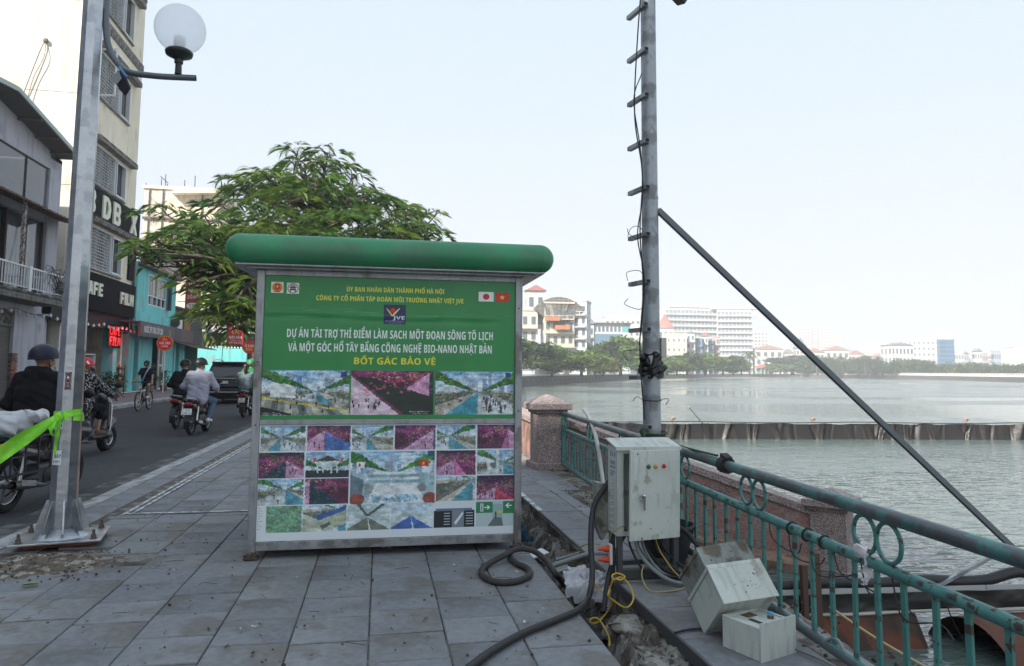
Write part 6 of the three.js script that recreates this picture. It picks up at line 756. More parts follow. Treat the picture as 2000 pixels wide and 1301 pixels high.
  solo('wall_wire', [tube([onFront(88, 80, -33.28), onFront(80, 95, -33.2), onFront(62, 140, -33.2), onFront(46, 182, -33.22)], 0.02, 30, 5), tube([onFront(88, 80, -33.28), onFront(86, 110, -33.2), onFront(66, 150, -33.2), onFront(54, 190, -33.22)], 0.016, 30, 5), ball(0.12, onFront(89, 79, -33.26).toArray(), [1, 1, 0.6], 8)], M('old_wire', [0.2, 0.15, 0.12], 0.9), 'two slack wires hanging from a hook on the white side wall', 'wire');
  // things standing in the cafe front
  const shf = thing('cafe_shelf', 'shelf with jars and a yellow lit sign in the cafe front', 'shelf', [FX - 0.4, 0.05, -36.6]); part(shf, 'rack', [0.5, 1.0, 1.5, 1.95].map((q) => box(0.4, 0.03, 1.3, [0, q, 0])).concat([[-0.63], [0.63]].map(([z]) => box(0.4, 2, 0.04, [0, 1, z]))), mWhiteFrame); const r = rng(6); for (let i = 0; i < 14; i++) part(shf, 'jar', [cyl(0.06, 0.06, 0.14 + r() * 0.12, [0.05, [0.6, 1.1, 1.6][i % 3], -0.5 + r() * 1], undefined, 10)], M('jar_' + (i % 4), [[0.4, 0.3, 0.2], [0.5, 0.45, 0.1], [0.12, 0.3, 0.3], [0.5, 0.5, 0.48]][i % 4], 0.4)); part(shf, 'yellow_panel', [box(0.03, 0.55, 0.26, [0.2, 1.4, 0.3], [0.2, 0, 0])], M('yellow_plastic', [0.6, 0.55, 0.06], 0.5));
  const ld = thing('folding_ladder', 'pale folding ladder with yellow steps leaning in the cafe entrance', 'ladder', [FX + 0.1, 0.05, -32.6]); for (const z of [-0.22, 0.22]) part(ld, 'stile', [bar([0, 0, z], [-0.25, 2.0, z * 0.8], 0.05, 0.04)], M('ladder_white', [0.6, 0.6, 0.56], 0.5)); for (let i = 1; i < 7; i++) part(ld, 'rung', [box(0.1, 0.03, 0.42, [-0.035 * i, 0.28 * i, 0])], M('ladder_yellow', [0.6, 0.55, 0.1], 0.5));
  const bk = thing('bucket_of_poles', 'grey bucket holding pale poles beside the ladder', 'bucket', [FX + 0.35, 0.05, -33.4]); part(bk, 'bucket', [lathe([[0.001, 0], [0.16, 0], [0.21, 0.5], [0.22, 0.5], [0.22, 0.54], [0.19, 0.54], [0.001, 0.05]])], M('bucket_grey', [0.36, 0.37, 0.4], 0.5)); for (let i = 0; i < 4; i++) part(bk, 'pole', [rod([(i - 1.5) * 0.05, 0.1, 0.02 * i], [(i - 1.5) * 0.12, 1.5 + 0.1 * i, 0.1 - 0.05 * i], 0.025, 0.025, 7)], M('pale_pole', [0.55, 0.55, 0.5], 0.6));
}
{ // C: turquoise house
  const c = thing('turquoise_house', 'bright turquoise two storey house with a brown sign along its roof edge', 'house', [0, 0, 0]), z0 = -42.0, z1 = -49.5, X0 = FX - 9;
  part(c, 'wall', [ext(z0, z1, 6.78, 7.25, FX - 0.2, FX), ext(z0, -43.9, 5.0, 6.78, FX - 0.2, FX), ext(-47.3, z1, 5.0, 6.78, FX - 0.2, FX), ext(z0, z1, 3.2, 5.0, FX - 0.2, FX), ext(z0, z0 - 0.2, 0.1, 7.25, X0, FX - 0.2), ext(z1 + 0.2, z1, 0.1, 7.25, X0, FX - 0.2)], mTurq);
  part(c, 'pilaster', [ext(-41.2, -42.0, 0.1, 3.2, FX - 0.5, FX)], mTurq); part(c, 'pilaster', [ext(-42.9, -45.3, 0.1, 3.2, FX - 0.35, FX - 0.05)], mTurq); part(c, 'pilaster', [ext(-47.1, -49.4, 0.1, 3.2, FX - 0.2, FX + 0.02)], mTurq);
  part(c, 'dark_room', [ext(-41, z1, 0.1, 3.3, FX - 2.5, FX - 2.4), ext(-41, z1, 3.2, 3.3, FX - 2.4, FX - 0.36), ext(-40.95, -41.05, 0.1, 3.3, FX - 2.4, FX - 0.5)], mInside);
  const w = part(c, 'window', [ext(-43.9, -47.3, 5.0, 6.78, FX - 0.15, FX - 0.12)], mGlassDark); part(w, 'frame', [...[0, 0.25, 0.5, 0.75, 1].map((t) => { const z = lerp(-43.93, -47.27, t); return ext(z + 0.04, z - 0.04, 5.0, 6.78, FX - 0.08, FX + 0.01); }), ext(-43.97, -47.23, 6.7, 6.78, FX - 0.06, FX), ext(-43.97, -47.23, 5.0, 5.07, FX - 0.06, FX), ext(-43.97, -47.23, 5.52, 5.6, FX - 0.06, FX)], mWhiteFrame); part(w, 'curtain', curtainGeo(-44, -47.2, 5.65, 6.7, FX - 0.1, 12), M('pale_curtain', [0.55, 0.53, 0.45], 0.9), { raw: true }); part(c, 'shutter', [place(rbox(0.06, 1.9, 0.5, 0.01), [FX + 0.16, 5.9, -47.65], [0, 0.6, 0])], M('grey_shutter', [0.17, 0.17, 0.18], 0.8));
  part(c, 'door', [ext(-46.2, -46.95, 0.1, 2.7, FX + 0.02, FX + 0.06)].concat([]), M('door_glass', [0.16, 0.17, 0.12], 0.2)); part(c, 'door_frame', [ext(-46.15, -46.25, 0.1, 2.75, FX + 0.02, FX + 0.1), ext(-46.9, -47.0, 0.1, 2.75, FX + 0.02, FX + 0.1), ext(-46.25, -46.9, 1.5, 1.6, FX + 0.02, FX + 0.09), ext(-46.25, -46.9, 2.66, 2.75, FX + 0.02, FX + 0.09), ext(-46.25, -46.9, 0.1, 0.2, FX + 0.02, FX + 0.09), ext(-46.16, -46.99, 2.74, 2.78, FX + 0.02, FX + 0.1)], mWhiteFrame);
  const sg = solo('rooftop_sign', [bar([FX + 0.25, 7.62, -42.5], [FX + 0.25, 7.62, -49.6], 0.14, 1.05)], M('brown_sign', [0.2, 0.12, 0.1], 0.6), 'long brown sign board along the turquoise house roof', 'sign');
  { const t = canvasTex(1024, 160, (g, W, H) => { g.fillStyle = '#7f6258'; g.fillRect(0, 0, W, H); blob(g, 210, 80, 70, 70, '#d9d2cc'); blob(g, 210, 80, 55, 55, '#7f6258'); fitText(g, 'L', 210, 85, 40, 60, '#d9d2cc'); fitText(g, 'HẢI SẢN LUXURY', 620, 70, 560, 62, '#e4ddd8'); fitText(g, 'Nhà hàng - Quán ăn', 640, 128, 300, 20, '#cfc5be'); smudge(g, W, H, 80, 9, 0.2); }); part(sg, 'sign_face', new THREE.PlaneGeometry(7.05, 1.03).rotateY(Math.PI / 2).translate(FX + 0.322, 7.62, -46.05), tex('sign_print', t, 0.55), { keepUV: true }); }
  part(c, 'eave_gutter', [ext(z0 + 0.1, z1, 7.0, 7.08, FX, FX + 0.4)], M('dark_gutter', [0.05, 0.05, 0.055], 0.7));
  const aw = solo('sign_awning', [bar([FX + 0.95, 3.42, -39.6], [FX + 0.95, 3.42, -50.2], 0.1, 0.78), bar([FX + 0.5, 3.78, -39.6], [FX + 0.5, 3.78, -50.2], 0.9, 0.05)], M('grey_awning', [0.07, 0.068, 0.072], 0.6), 'long grey lettered awning over the turquoise shop fronts', 'awning'); { const t = canvasTex(2048, 150, (g, W, H) => { g.fillStyle = '#4c4a4e'; g.fillRect(0, 0, W, H); fitText(g, 'NƯỚC ÉP TRÁI CÂY 20K', 430, 75, 640, 66, '#d6d7da'); g.fillStyle = '#3c3a3e'; g.fillRect(1180, 0, 300, H); g.fillStyle = '#7c8a3e'; g.fillRect(1000, 40, 40, 70); fitText(g, 'ĐỒ UỐNG', 1730, 75, 380, 60, '#7a3534'); smudge(g, W, H, 120, 5, 0.25); }); part(aw, 'sign_face', new THREE.PlaneGeometry(10.5, 0.76).rotateY(Math.PI / 2).translate(FX + 1.003, 3.42, -44.9), tex('awning_print', t, 0.6), { keepUV: true }); }
  const ac = thing('air_conditioner', 'white air conditioner unit on the turquoise house corner', 'air conditioner', [FX + 0.28, 4.25, -49.0]); part(ac, 'case', [rbox(0.4, 0.75, 1.0, 0.03)], M('ac_white', [0.6, 0.6, 0.58], 0.5)); part(ac, 'fan_grille', [place(torus(0.27, 0.02, undefined, [0, 0, 0]), [0.02, 0, 0.505]), place(cyl(0.26, 0.26, 0.02), [0.02, 0, 0.5], [Math.PI / 2, 0, 0])], M('ac_dark', [0.05, 0.05, 0.055], 0.7));
  const rd = thing('round_sign', 'round red seafood sign on a pole before the turquoise shops', 'sign', [FX + 1.5, 0, -42.2]); part(rd, 'pole', [rod([0, 0.03, 0], [0, 2.5, 0], 0.03, 0.03, 8)], mWhiteFrame); part(rd, 'disc', [place(cyl(0.42, 0.42, 0.08, undefined, undefined, 36), [0, 2.75, 0], [Math.PI / 2, 0, 0])], M('red_disc', [0.4, 0.03, 0.03], 0.5)); { const t = canvasTex(256, 256, (g) => { g.fillStyle = '#caa23a'; g.fillRect(0, 0, 256, 256); blob(g, 128, 128, 116, 116, '#b3202a'); fitText(g, 'Ốc', 128, 60, 80, 40, '#e9c63a'); fitText(g, 'HẢI SẢN', 128, 125, 180, 46, '#f0ece6'); fitText(g, '4 LÁNG', 128, 180, 110, 30, '#f0ece6'); }); part(rd, 'sign_face', new THREE.CircleGeometry(0.415, 36).translate(0, 2.75, 0.043), tex('disc_print', t, 0.5), { keepUV: true }); }
  const pl = thing('fruit_shelf', 'wooden shelf heaped with orange fruit beside the teal column', 'shelf', [FX - 0.2, 0.05, -40.3]); part(pl, 'rack', [0.25, 0.6, 0.95, 1.3].map((q) => box(0.5, 0.03, 0.9, [0, q, 0], [0, 0, -0.2])).concat([box(0.04, 1.5, 0.04, [0.2, 0.75, 0.43]), box(0.04, 1.5, 0.04, [0.2, 0.75, -0.43])]), mDarkWood); const r = rng(3), fr = []; for (let i = 0; i < 90; i++) fr.push(ball(0.05, [(r() - 0.5) * 0.4, [0.31, 0.66, 1.01, 1.36][i % 4], (r() - 0.5) * 0.8], [1, 1, 1], 7)); part(pl, 'fruit', fr, M('orange_fruit', [0.4, 0.16, 0.03], 0.6), { stuff: true });
}
const flagSign = (name, label, cat, x0, x1, y0, y1, z, draw, m = mSignBlack) => { const w = x1 - x0, h = y1 - y0, o = thing(name, label, cat, [(x0 + x1) / 2, (y0 + y1) / 2, z]); part(o, 'board', [rbox(w, h, 0.12, 0.01)], m); part(o, 'sign_face', new THREE.PlaneGeometry(w - 0.03, h - 0.03).translate(0, 0, 0.0625), tex('print', canvasTex(256, Math.round(256 * h / w), draw), 0.55), { keepUV: true }); part(o, 'bracket', [bar([-w / 2 - 0.5, h * 0.3, 0], [-w / 2, h * 0.3, 0], 0.04, 0.04), bar([-w / 2 - 0.5, -h * 0.3, 0], [-w / 2, -h * 0.3, 0], 0.04, 0.04)], mBlackSteel); return o; };
{ // D and on: dark shop, signs that stand out from the fronts, the gate at the bend
  const d = thing('dark_shop_house', 'dark brown shop house with an orange panel beyond the turquoise house', 'house', [0, 0, 0]), z0 = -49.6, z1 = -57;
  part(d, 'wall', [ext(z0, z1, 3.0, 5.3, FX - 0.3, FX - 0.05), ext(z0, z0 - 0.2, 0, 5.3, FX - 8, FX - 0.3), ext(z1 + 0.2, z1, 0, 5.3, FX - 8, FX - 0.3)], M('dark_brown_wall', [0.07, 0.055, 0.06], 0.8)); part(d, 'orange_panel', [ext(-51.8, -53.4, 3.3, 4.9, FX - 0.03, FX + 0.0)], tex('orange_panel', mottled(128, 1, [0.3, 0.15, 0.05], { blot: 0.4, seed: 231 }), 0.7)); part(d, 'roof_slab', [ext(z0, z1, 5.3, 5.42, FX - 8, FX + 0.1)], mLedge);
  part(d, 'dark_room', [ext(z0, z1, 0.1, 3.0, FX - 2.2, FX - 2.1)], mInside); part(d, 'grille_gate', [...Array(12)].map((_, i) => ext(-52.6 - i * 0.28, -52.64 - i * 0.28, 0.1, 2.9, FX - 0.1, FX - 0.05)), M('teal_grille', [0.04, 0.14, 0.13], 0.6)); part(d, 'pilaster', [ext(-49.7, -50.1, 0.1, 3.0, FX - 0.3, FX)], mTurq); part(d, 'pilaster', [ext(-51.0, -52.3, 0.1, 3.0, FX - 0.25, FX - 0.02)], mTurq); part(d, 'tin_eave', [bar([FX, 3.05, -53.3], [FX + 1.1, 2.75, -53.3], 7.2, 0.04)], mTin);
  flagSign('tall_sign', 'tall narrow red sign numbered 171 over the dark shop', 'sign', FX + 0.35, FX + 1.3, 5.15, 8.3, -50.4, (g, W, H) => { g.fillStyle = '#93352b'; g.fillRect(0, 0, W, H); g.fillStyle = '#b04a34'; g.fillRect(0, 0, W, H * 0.3); fitText(g, 'BEER', W / 2, H * 0.2, W * 0.7, 70, '#d8c2b8'); fitText(g, 'HẢI', W / 2, H * 0.42, W * 0.7, 70, '#d8c2b8'); fitText(g, 'SẢN', W / 2, H * 0.56, W * 0.7, 70, '#d8c2b8'); fitText(g, 'SỐNG', W / 2, H * 0.7, W * 0.75, 64, '#d8c2b8'); blob(g, W / 2, H * 0.89, W * 0.42, H * 0.065, '#ddd6d2'); fitText(g, '171', W / 2, H * 0.89, W * 0.5, 70, '#26262a'); }, M('red_board', [0.28, 0.05, 0.04], 0.6));
  flagSign('navy_sign', 'small navy blue sign with gold script beside the tall red sign', 'sign', FX + 1.2, FX + 2.15, 5.55, 6.9, -54.5, (g, W, H) => { g.fillStyle = '#1b2238'; g.fillRect(0, 0, W, H); fitText(g, 'QUÁN', W / 2, H * 0.42, W * 0.6, 44, '#d5d8e2'); fitText(g, 'Tiger', W / 2, H * 0.75, W * 0.8, 70, '#d8b24a', 'italic bold', 'serif'); fitText(g, 'HẢI SẢN', W / 2, H * 0.18, W * 0.6, 36, '#b9bdca'); }, M('navy_board', [0.02, 0.025, 0.05], 0.6));
  flagSign('white_sign', 'white sign with red letters above the tin eave', 'sign', FX + 0.95, FX + 2.35, 3.9, 5.05, -53.6, (g, W, H) => { g.fillStyle = '#b9b6b8'; g.fillRect(0, 0, W, H); fitText(g, 'BẾN ĐỖ QUÁN', W / 2, H * 0.45, W * 0.86, 64, '#7d2f33'); fitText(g, 'ĐẶC SẢN CUA BIỂN', W / 2, H * 0.78, W * 0.7, 24, '#55555c'); }, mWhiteFrame);
  flagSign('red_sign', 'red and white seafood sign numbered 171 next to the white sign', 'sign', FX + 2.3, FX + 3.4, 3.1, 4.75, -54.4, (g, W, H) => { g.fillStyle = '#b02330'; g.fillRect(0, 0, W, H); blob(g, W / 2, H * 0.13, W * 0.34, H * 0.1, '#ece8e4'); fitText(g, '171', W / 2, H * 0.13, W * 0.42, 46, '#1d1d22'); fitText(g, 'Ốc', W / 2, H * 0.43, W * 0.6, 76, '#e5b93c', 'italic bold', 'serif'); fitText(g, 'HẢI SẢN', W / 2, H * 0.68, W * 0.86, 46, '#efe9e2'); fitText(g, 'NƯỚNG - LẨU', W / 2, H * 0.82, W * 0.7, 22, '#e7cf8a'); fitText(g, '0947 828 222', W / 2, H * 0.92, W * 0.8, 26, '#efe9e2'); }, M('red_board2', [0.3, 0.03, 0.035], 0.6));
  const g = thing('turquoise_gate_wall', 'turquoise gate wall closing the view down the street', 'wall', [0, 0, -61]); part(g, 'wall_panel', [span(-15.2, -11.0, 0.0, 3.0, -0.2, 0)], mTurq); part(g, 'gate_post', [span(-15.5, -15.2, 0, 3.3, -0.3, 0.05), span(-12.9, -12.6, 0, 3.2, -0.3, 0.05), span(-11.0, -10.7, 0, 3.3, -0.3, 0.05)], mTurq); for (let i = 0; i < 18; i++) part(g, 'white_knob', [ball(0.07, [-15 + i * 0.24, 3.07, -0.1], [1, 1, 1], 8)], mWhiteFrame);
  const k = thing('canopy_shed', 'low shed with a pale flat roof behind the turquoise gate wall', 'shed', [0, 0, -66]); part(k, 'roof', [bar([-15, 4.55, 0], [-4.5, 4.2, 0], 5, 0.14)], M('pale_roof', [0.5, 0.47, 0.42], 0.8)); part(k, 'back_wall', [span(-15, -4.5, 0, 4.1, -2.4, -2.2)], M('dark_shed', [0.06, 0.05, 0.045], 0.9)); part(k, 'brown_door', [span(-10.6, -9.2, 0, 3.3, 3.0, 3.15)], M('brown_metal', [0.13, 0.045, 0.04], 0.7)); part(k, 'post', [-14.8, -10.8, -4.8].map((x) => span(x, x + 0.15, 0, 4.2, 2.2, 2.35)), mBlackSteel);
  const o = thing('round_sign', 'round orange red sign at the far end of the street near the kiosk edge', 'sign', onFront(487, 678, -48)); part(o, 'disc', [place(cyl(0.42, 0.42, 0.08, undefined, undefined, 30), [0, 0, 0], [Math.PI / 2, 0, 0])], M('orange_disc', [0.5, 0.05, 0.03], 0.5)); part(o, 'sign_face', new THREE.CircleGeometry(0.4, 30).translate(0, 0, 0.043), tex('disc2', canvasTex(256, 256, (q) => { q.fillStyle = '#c8362a'; q.fillRect(0, 0, 256, 256); fitText(q, 'ỐC NGON', 128, 105, 180, 50, '#f4e3c8'); fitText(q, 'BÙNG', 128, 175, 140, 50, '#f0c23c'); }), 0.5), { keepUV: true }); part(o, 'pole', [rod([0, -4, 0], [0, -0.4, 0], 0.04, 0.04, 8)], mBlackSteel);
  const a = thing('apartment_block', 'tall sunlit pale pink apartment block rising behind the street signs', 'building', [0, 0, 0]), Z = -92, ax = (px, yy) => onFront(px, yy, Z);
  const L = ax(276, 500).x, R = ax(426, 500).x, T = ax(350, 371).y; part(a, 'wall', [span(L, R, 0, T, Z, Z - 14)], tex('pink_stucco', stuccoStain([0.72, 0.60, 0.50], 241, [0.5, 0.42, 0.35], 0.66), 0.92)); for (const y of [428, 520]) part(a, 'ledge', [span(L - 0.05, R, ax(350, y).y - 0.15, ax(350, y).y + 0.1, Z, Z + 0.25)], mLedge); part(a, 'parapet', [span(L - 0.2, R + 0.2, T, T + 0.35, Z + 0.2, Z - 14)], mCream);
  for (const [p0, p1, y] of [[340, 425, 375], [336, 380, 425], [372, 425, 470]]) { const q = ax(p0, y), e = ax(p1, y); part(a, 'canopy', [place(plate([[0, 0], [e.x - q.x, 0.3], [e.x - q.x, 0.75], [0.8, 0.85]], 1.2), [q.x, q.y - 0.4, Z])], mCream); } part(a, 'drain_pipe', [291, 318, 395].map((p) => { const q = ax(p, 400).x; return rod([q, 0, Z + 0.1], [q, T, Z + 0.1], 0.09, 0.09, 6); }), mLedge); part(a, 'antenna', [282, 312, 320, 324, 358, 378].map((p, i) => { const q = ax(p, 370).x; return rod([q, T, Z - 0.5], [q, T + 0.8 + (i % 3) * 0.6, Z - 0.5], 0.05, 0.05, 5); }).concat([rod([ax(310, 360).x, T + 1.7, Z - 0.5], [ax(326, 360).x, T + 0.9, Z - 0.5], 0.05, 0.05, 5)]), mBlackSteel);
  // a table and stool outside the cafe
  const t = thing('folding_table', 'black folding table on the far pavement before the cafe', 'table', [-11.9, 0.035, -35.6]); part(t, 'top', [rbox(0.7, 0.03, 0.7, 0.01, [0, 0.72, 0])], mBlackSteel); for (const s of [-0.28, 0.28]) { part(t, 'leg', [rod([-0.3, 0, s], [0.3, 0.71, s], 0.018, 0.018, 6)], mBlackSteel); part(t, 'leg', [rod([0.3, 0, s * 0.94], [-0.3, 0.71, s * 0.94], 0.018, 0.018, 6)], mBlackSteel); }
}
// the rest of the row, behind the camera's left: their roofs shade the road
{ [[-7.3, -19.4, 9.4], [0.2, -7.2, 13.4], [5.9, 0.3, 10.4], [12.5, 6.0, 19.8], [21, 12.6, 16.5]].forEach(([z0, z1, hgt], i) => { const h = thing('row_house', ['plain rendered house standing left of the gabled house outside the picture', 'rendered house of four storeys beside the viewer across the street', 'narrow low house between two taller ones across the street', 'tall rendered house of six storeys behind the viewer across the street', 'rendered house of five storeys furthest behind the viewer'][i], 'house', [0, 0, 0]); part(h, 'wall', [ext(z0, z1, 0, hgt, FX - 9, FX)], mLav); part(h, 'roof', [ext(z0 + 0.3, z1 - 0.1, hgt, hgt + 0.3, FX - 9, FX + 0.7)], mLedge); for (let f = 0; f < (hgt - 4) / 3 - 0.2; f++) for (let k = 0; k < 2; k++) { const d = z0 - z1, z = z0 - d * (0.15 + 0.45 * k); part(h, 'window', [ext(z, z - d * 0.25, 4.4 + f * 3, 5.8 + f * 3, FX, FX + 0.04)], mGlassDark); } }); }
// ---------------------------------------------------------------- embankment and buildings across the water
const LAND = 0.56; let shoreHedge;
{
  const line = [V(3.7, WATER, -24), V(6, WATER, -40), V(14, WATER, -80), ...shoreFar, ...shoreEast], mStone = tex('embankment_stone', mottled(512, 3, [0.12, 0.115, 0.11], { blot: 0.5, grain: 0.4, tone: [0.24, 0.23, 0.21], toneAt: 0.62, freq: 6, seed: 301 }), 0.95, 0, { bumpMap: bumpRough, bumpScale: 0.1 }), mRail = M('white_rail', [0.78, 0.78, 0.77], 0.7);
  const w = structGroup('embankment'), posts = [], rails = [], walls = [], caps = [];
  const inland = (a, b) => { const d = b.clone().sub(a).normalize(); return V(d.z, 0, -d.x); };
  for (let i = 0; i + 1 < line.length; i++) {
    const a = line[i], b = line[i + 1], d = b.clone().sub(a), L = d.length(), n = inland(a, b), m = a.clone().add(b).multiplyScalar(0.5);
    walls.push(new THREE.BoxGeometry(0.5, 1.9, L + 0.3).applyMatrix4(new THREE.Matrix4().makeRotationY(Math.atan2(d.x, d.z)).setPosition(m.x - n.x * 0.0, LAND - 0.95 - 0.03, m.z)));
    caps.push(new THREE.BoxGeometry(0.7, 0.12, L + 0.3).applyMatrix4(new THREE.Matrix4().makeRotationY(Math.atan2(d.x, d.z)).setPosition(m.x, LAND + 0.03, m.z)));
    const step = 0.62 + 0.0018 * m.length();
    for (let s = 0; s < L; s += step) { const q = a.clone().addScaledVector(d, s / L), k = Math.round(s / step) % 2; posts.push(mtx([q.x, LAND + 0.09, q.z], [0, Math.atan2(d.x, d.z), 0], [1, 1, k ? 1.5 : 0.8])); }
    for (const y of [0.92, 0.14]) rails.push(new THREE.BoxGeometry(0.16, y > 0.5 ? 0.15 : 0.09, L + 0.2).applyMatrix4(new THREE.Matrix4().makeRotationY(Math.atan2(d.x, d.z)).setPosition(m.x, LAND + 0.09 + y, m.z)));
  }
  part(w, 'stone_wall', walls, mStone); part(w, 'coping', caps, mRail); part(w, 'rail', rails, mRail);
  const pm = instanced(join([box(0.12, 0.95, 0.3, [0, 0.475, 0]), box(0.16, 0.25, 0.38, [0, 0.45, 0])]), mRail, posts); pm.name = 'rail_post'; pm.userData.kind = 'stuff'; w.add(pm);
  const hr = rng(66), hm = [], hc = []; for (let i = 0; i + 1 < line.length; i++) { const a = line[i], b = line[i + 1], n = inland(a, b), L = a.distanceTo(b); for (let s = 0; s < L; s += 0.9 + 0.003 * a.length()) { const q = a.clone().lerp(b, s / L).addScaledVector(n, 2.2 + hr() * 2.5), v = 0.5 + hr() * 0.8; hm.push(mtx([q.x, LAND + 0.25 + hr() * 1.2, q.z], [hr() * 6, hr() * 6, 0], 1.8 + hr() * 1.2)); hc.push(hr() < 0.12 ? new THREE.Color().setRGB(0.25 * v, 0.07, 0.05) : new THREE.Color().setRGB(0.05 * v, 0.075 * v, 0.035 * v)); } }
  shoreHedge = [hm, hc];
  // land behind the embankment, and its promenade
  const far = [...line.map((p) => [p.x, p.z]), [520, -150], [900, -700], [100, -1500], [-250, -900], [-20, -130], [-2, -96], [0, -38]];
  struct('far_bank', new THREE.ShapeGeometry(new THREE.Shape(far.map((p) => new THREE.Vector2(p[0], -p[1])))).rotateX(-Math.PI / 2).translate(0, LAND, 0), tex('far_ground', mottled(256, 9, [0.2, 0.19, 0.16], { blot: 0.3, seed: 305 }), 0.95));
}
const mWinFar = M('far_window', [0.10, 0.13, 0.16], 0.2), mWinBlue = M('blue_window', [0.05, 0.13, 0.24], 0.12);
const wallTone = mottled(256, 14, [0.9, 0.9, 0.9], { blot: 0.1, grain: 0.05, freq: 3, seed: 400, streak: 0.15 });
const wall = (r, g, b) => M('far_wall', [r, g, b].map((c) => 0.62 * c + 0.27 * (r + g + b) / 3 - 0.02), 0.9, 0, { map: wallTone });
// a building: span of sight lines px0..px1, roof line at pyTop, at range r; facade turned by yaw, f floors and c bays
function farHouse(name, label, px0, px1, pyTop, r, { col = [0.7, 0.69, 0.66], yaw = 0, depth = 0.6, f = 4, c = 4, win = mWinFar, balcony = 0, roof = 0, bare = false, seed = 1, sideWin = 2, base = LAND, wh = 0.55, ww = 0.5, parapet = true, category = 'building' } = {}) {
  const a = atRange(px0, 725, r), b = atRange(px1, 725, r), top = atRange((px0 + px1) / 2, pyTop, r).y, w = Math.hypot(b.x - a.x, b.z - a.z), mid = a.clone().add(b).multiplyScalar(0.5), turn = Math.atan2(-(b.z - a.z), b.x - a.x) + yaw, D = w * depth, h = top - base;
  const o = thing(name, label, category, [mid.x, base, mid.z], turn), m = wall(...col, seed + 400);
  part(o, 'wall', [span(-w / 2, w / 2, 0, h, -D, 0)], m);
  if (parapet) part(o, 'parapet', [span(-w / 2 - 0.15, w / 2 + 0.15, h, h + 0.35, -D - 0.15, 0.15)], m);
  const fh = h / (f + 0.15), single = f * c <= 60, wins = [];
  if (!bare) for (let i = 0; i < f; i++) for (let k = 0; k < c; k++) { const x = -w / 2 + (k + 0.5) * w / c, y = (i + 0.5) * fh, g = span(x - ww * w / c / 2, x + ww * w / c / 2, y - wh * fh / 2, y + wh * fh / 2, 0, 0.05); if (single) part(o, 'window', [g], win); else wins.push(g); }
  if (wins.length) part(o, 'window', wins, win, { stuff: true });
  const side = []; if (sideWin) for (const s of [-1, 1]) for (let i = 0; i < f; i++) for (let k = 0; k < sideWin; k++) { const z = -(k + 0.5) * D / sideWin, y = (i + 0.5) * fh; side.push(span(s * w / 2, s * (w / 2 + 0.05), y - wh * fh / 2, y + wh * fh / 2, z - 0.5, z + 0.5)); } if (side.length) part(o, 'side_window', side, win, { stuff: true });
  if (balcony) for (let i = 1; i < f; i++) part(o, 'balcony', [span(-w / 2 + 0.2, w / 2 - 0.2, i * fh - 0.1, i * fh + 0.1, 0, balcony), span(-w / 2 + 0.2, w / 2 - 0.2, i * fh + 0.7, i * fh + 0.8, balcony - 0.08, balcony), ...[...Array(c + 1)].map((_, k) => span(-w / 2 + 0.2 + k * (w - 0.4) / c - 0.07, -w / 2 + 0.2 + k * (w - 0.4) / c + 0.07, i * fh + 0.1, i * fh + 0.7, balcony - 0.08, balcony))], m);
  if (roof) { const rm = M('tile_roof', roof.col.map((c) => 0.6 * c + 0.1), 0.9), e = 0.4; part(o, 'roof', roof.hip ? [place(new THREE.CylinderGeometry(0.02, Math.SQRT1_2, roof.h, 4, 1).rotateY(Math.PI / 4), [0, h + roof.h / 2, -D / 2], [0, 0, 0], [w + e * 2, 1, D + e * 2])] : [place(plate([[-w / 2 - e, 0], [w / 2 + e, 0], [0, roof.h]], D + e * 2), [0, h, -D - e])], rm); }
  return o;
}
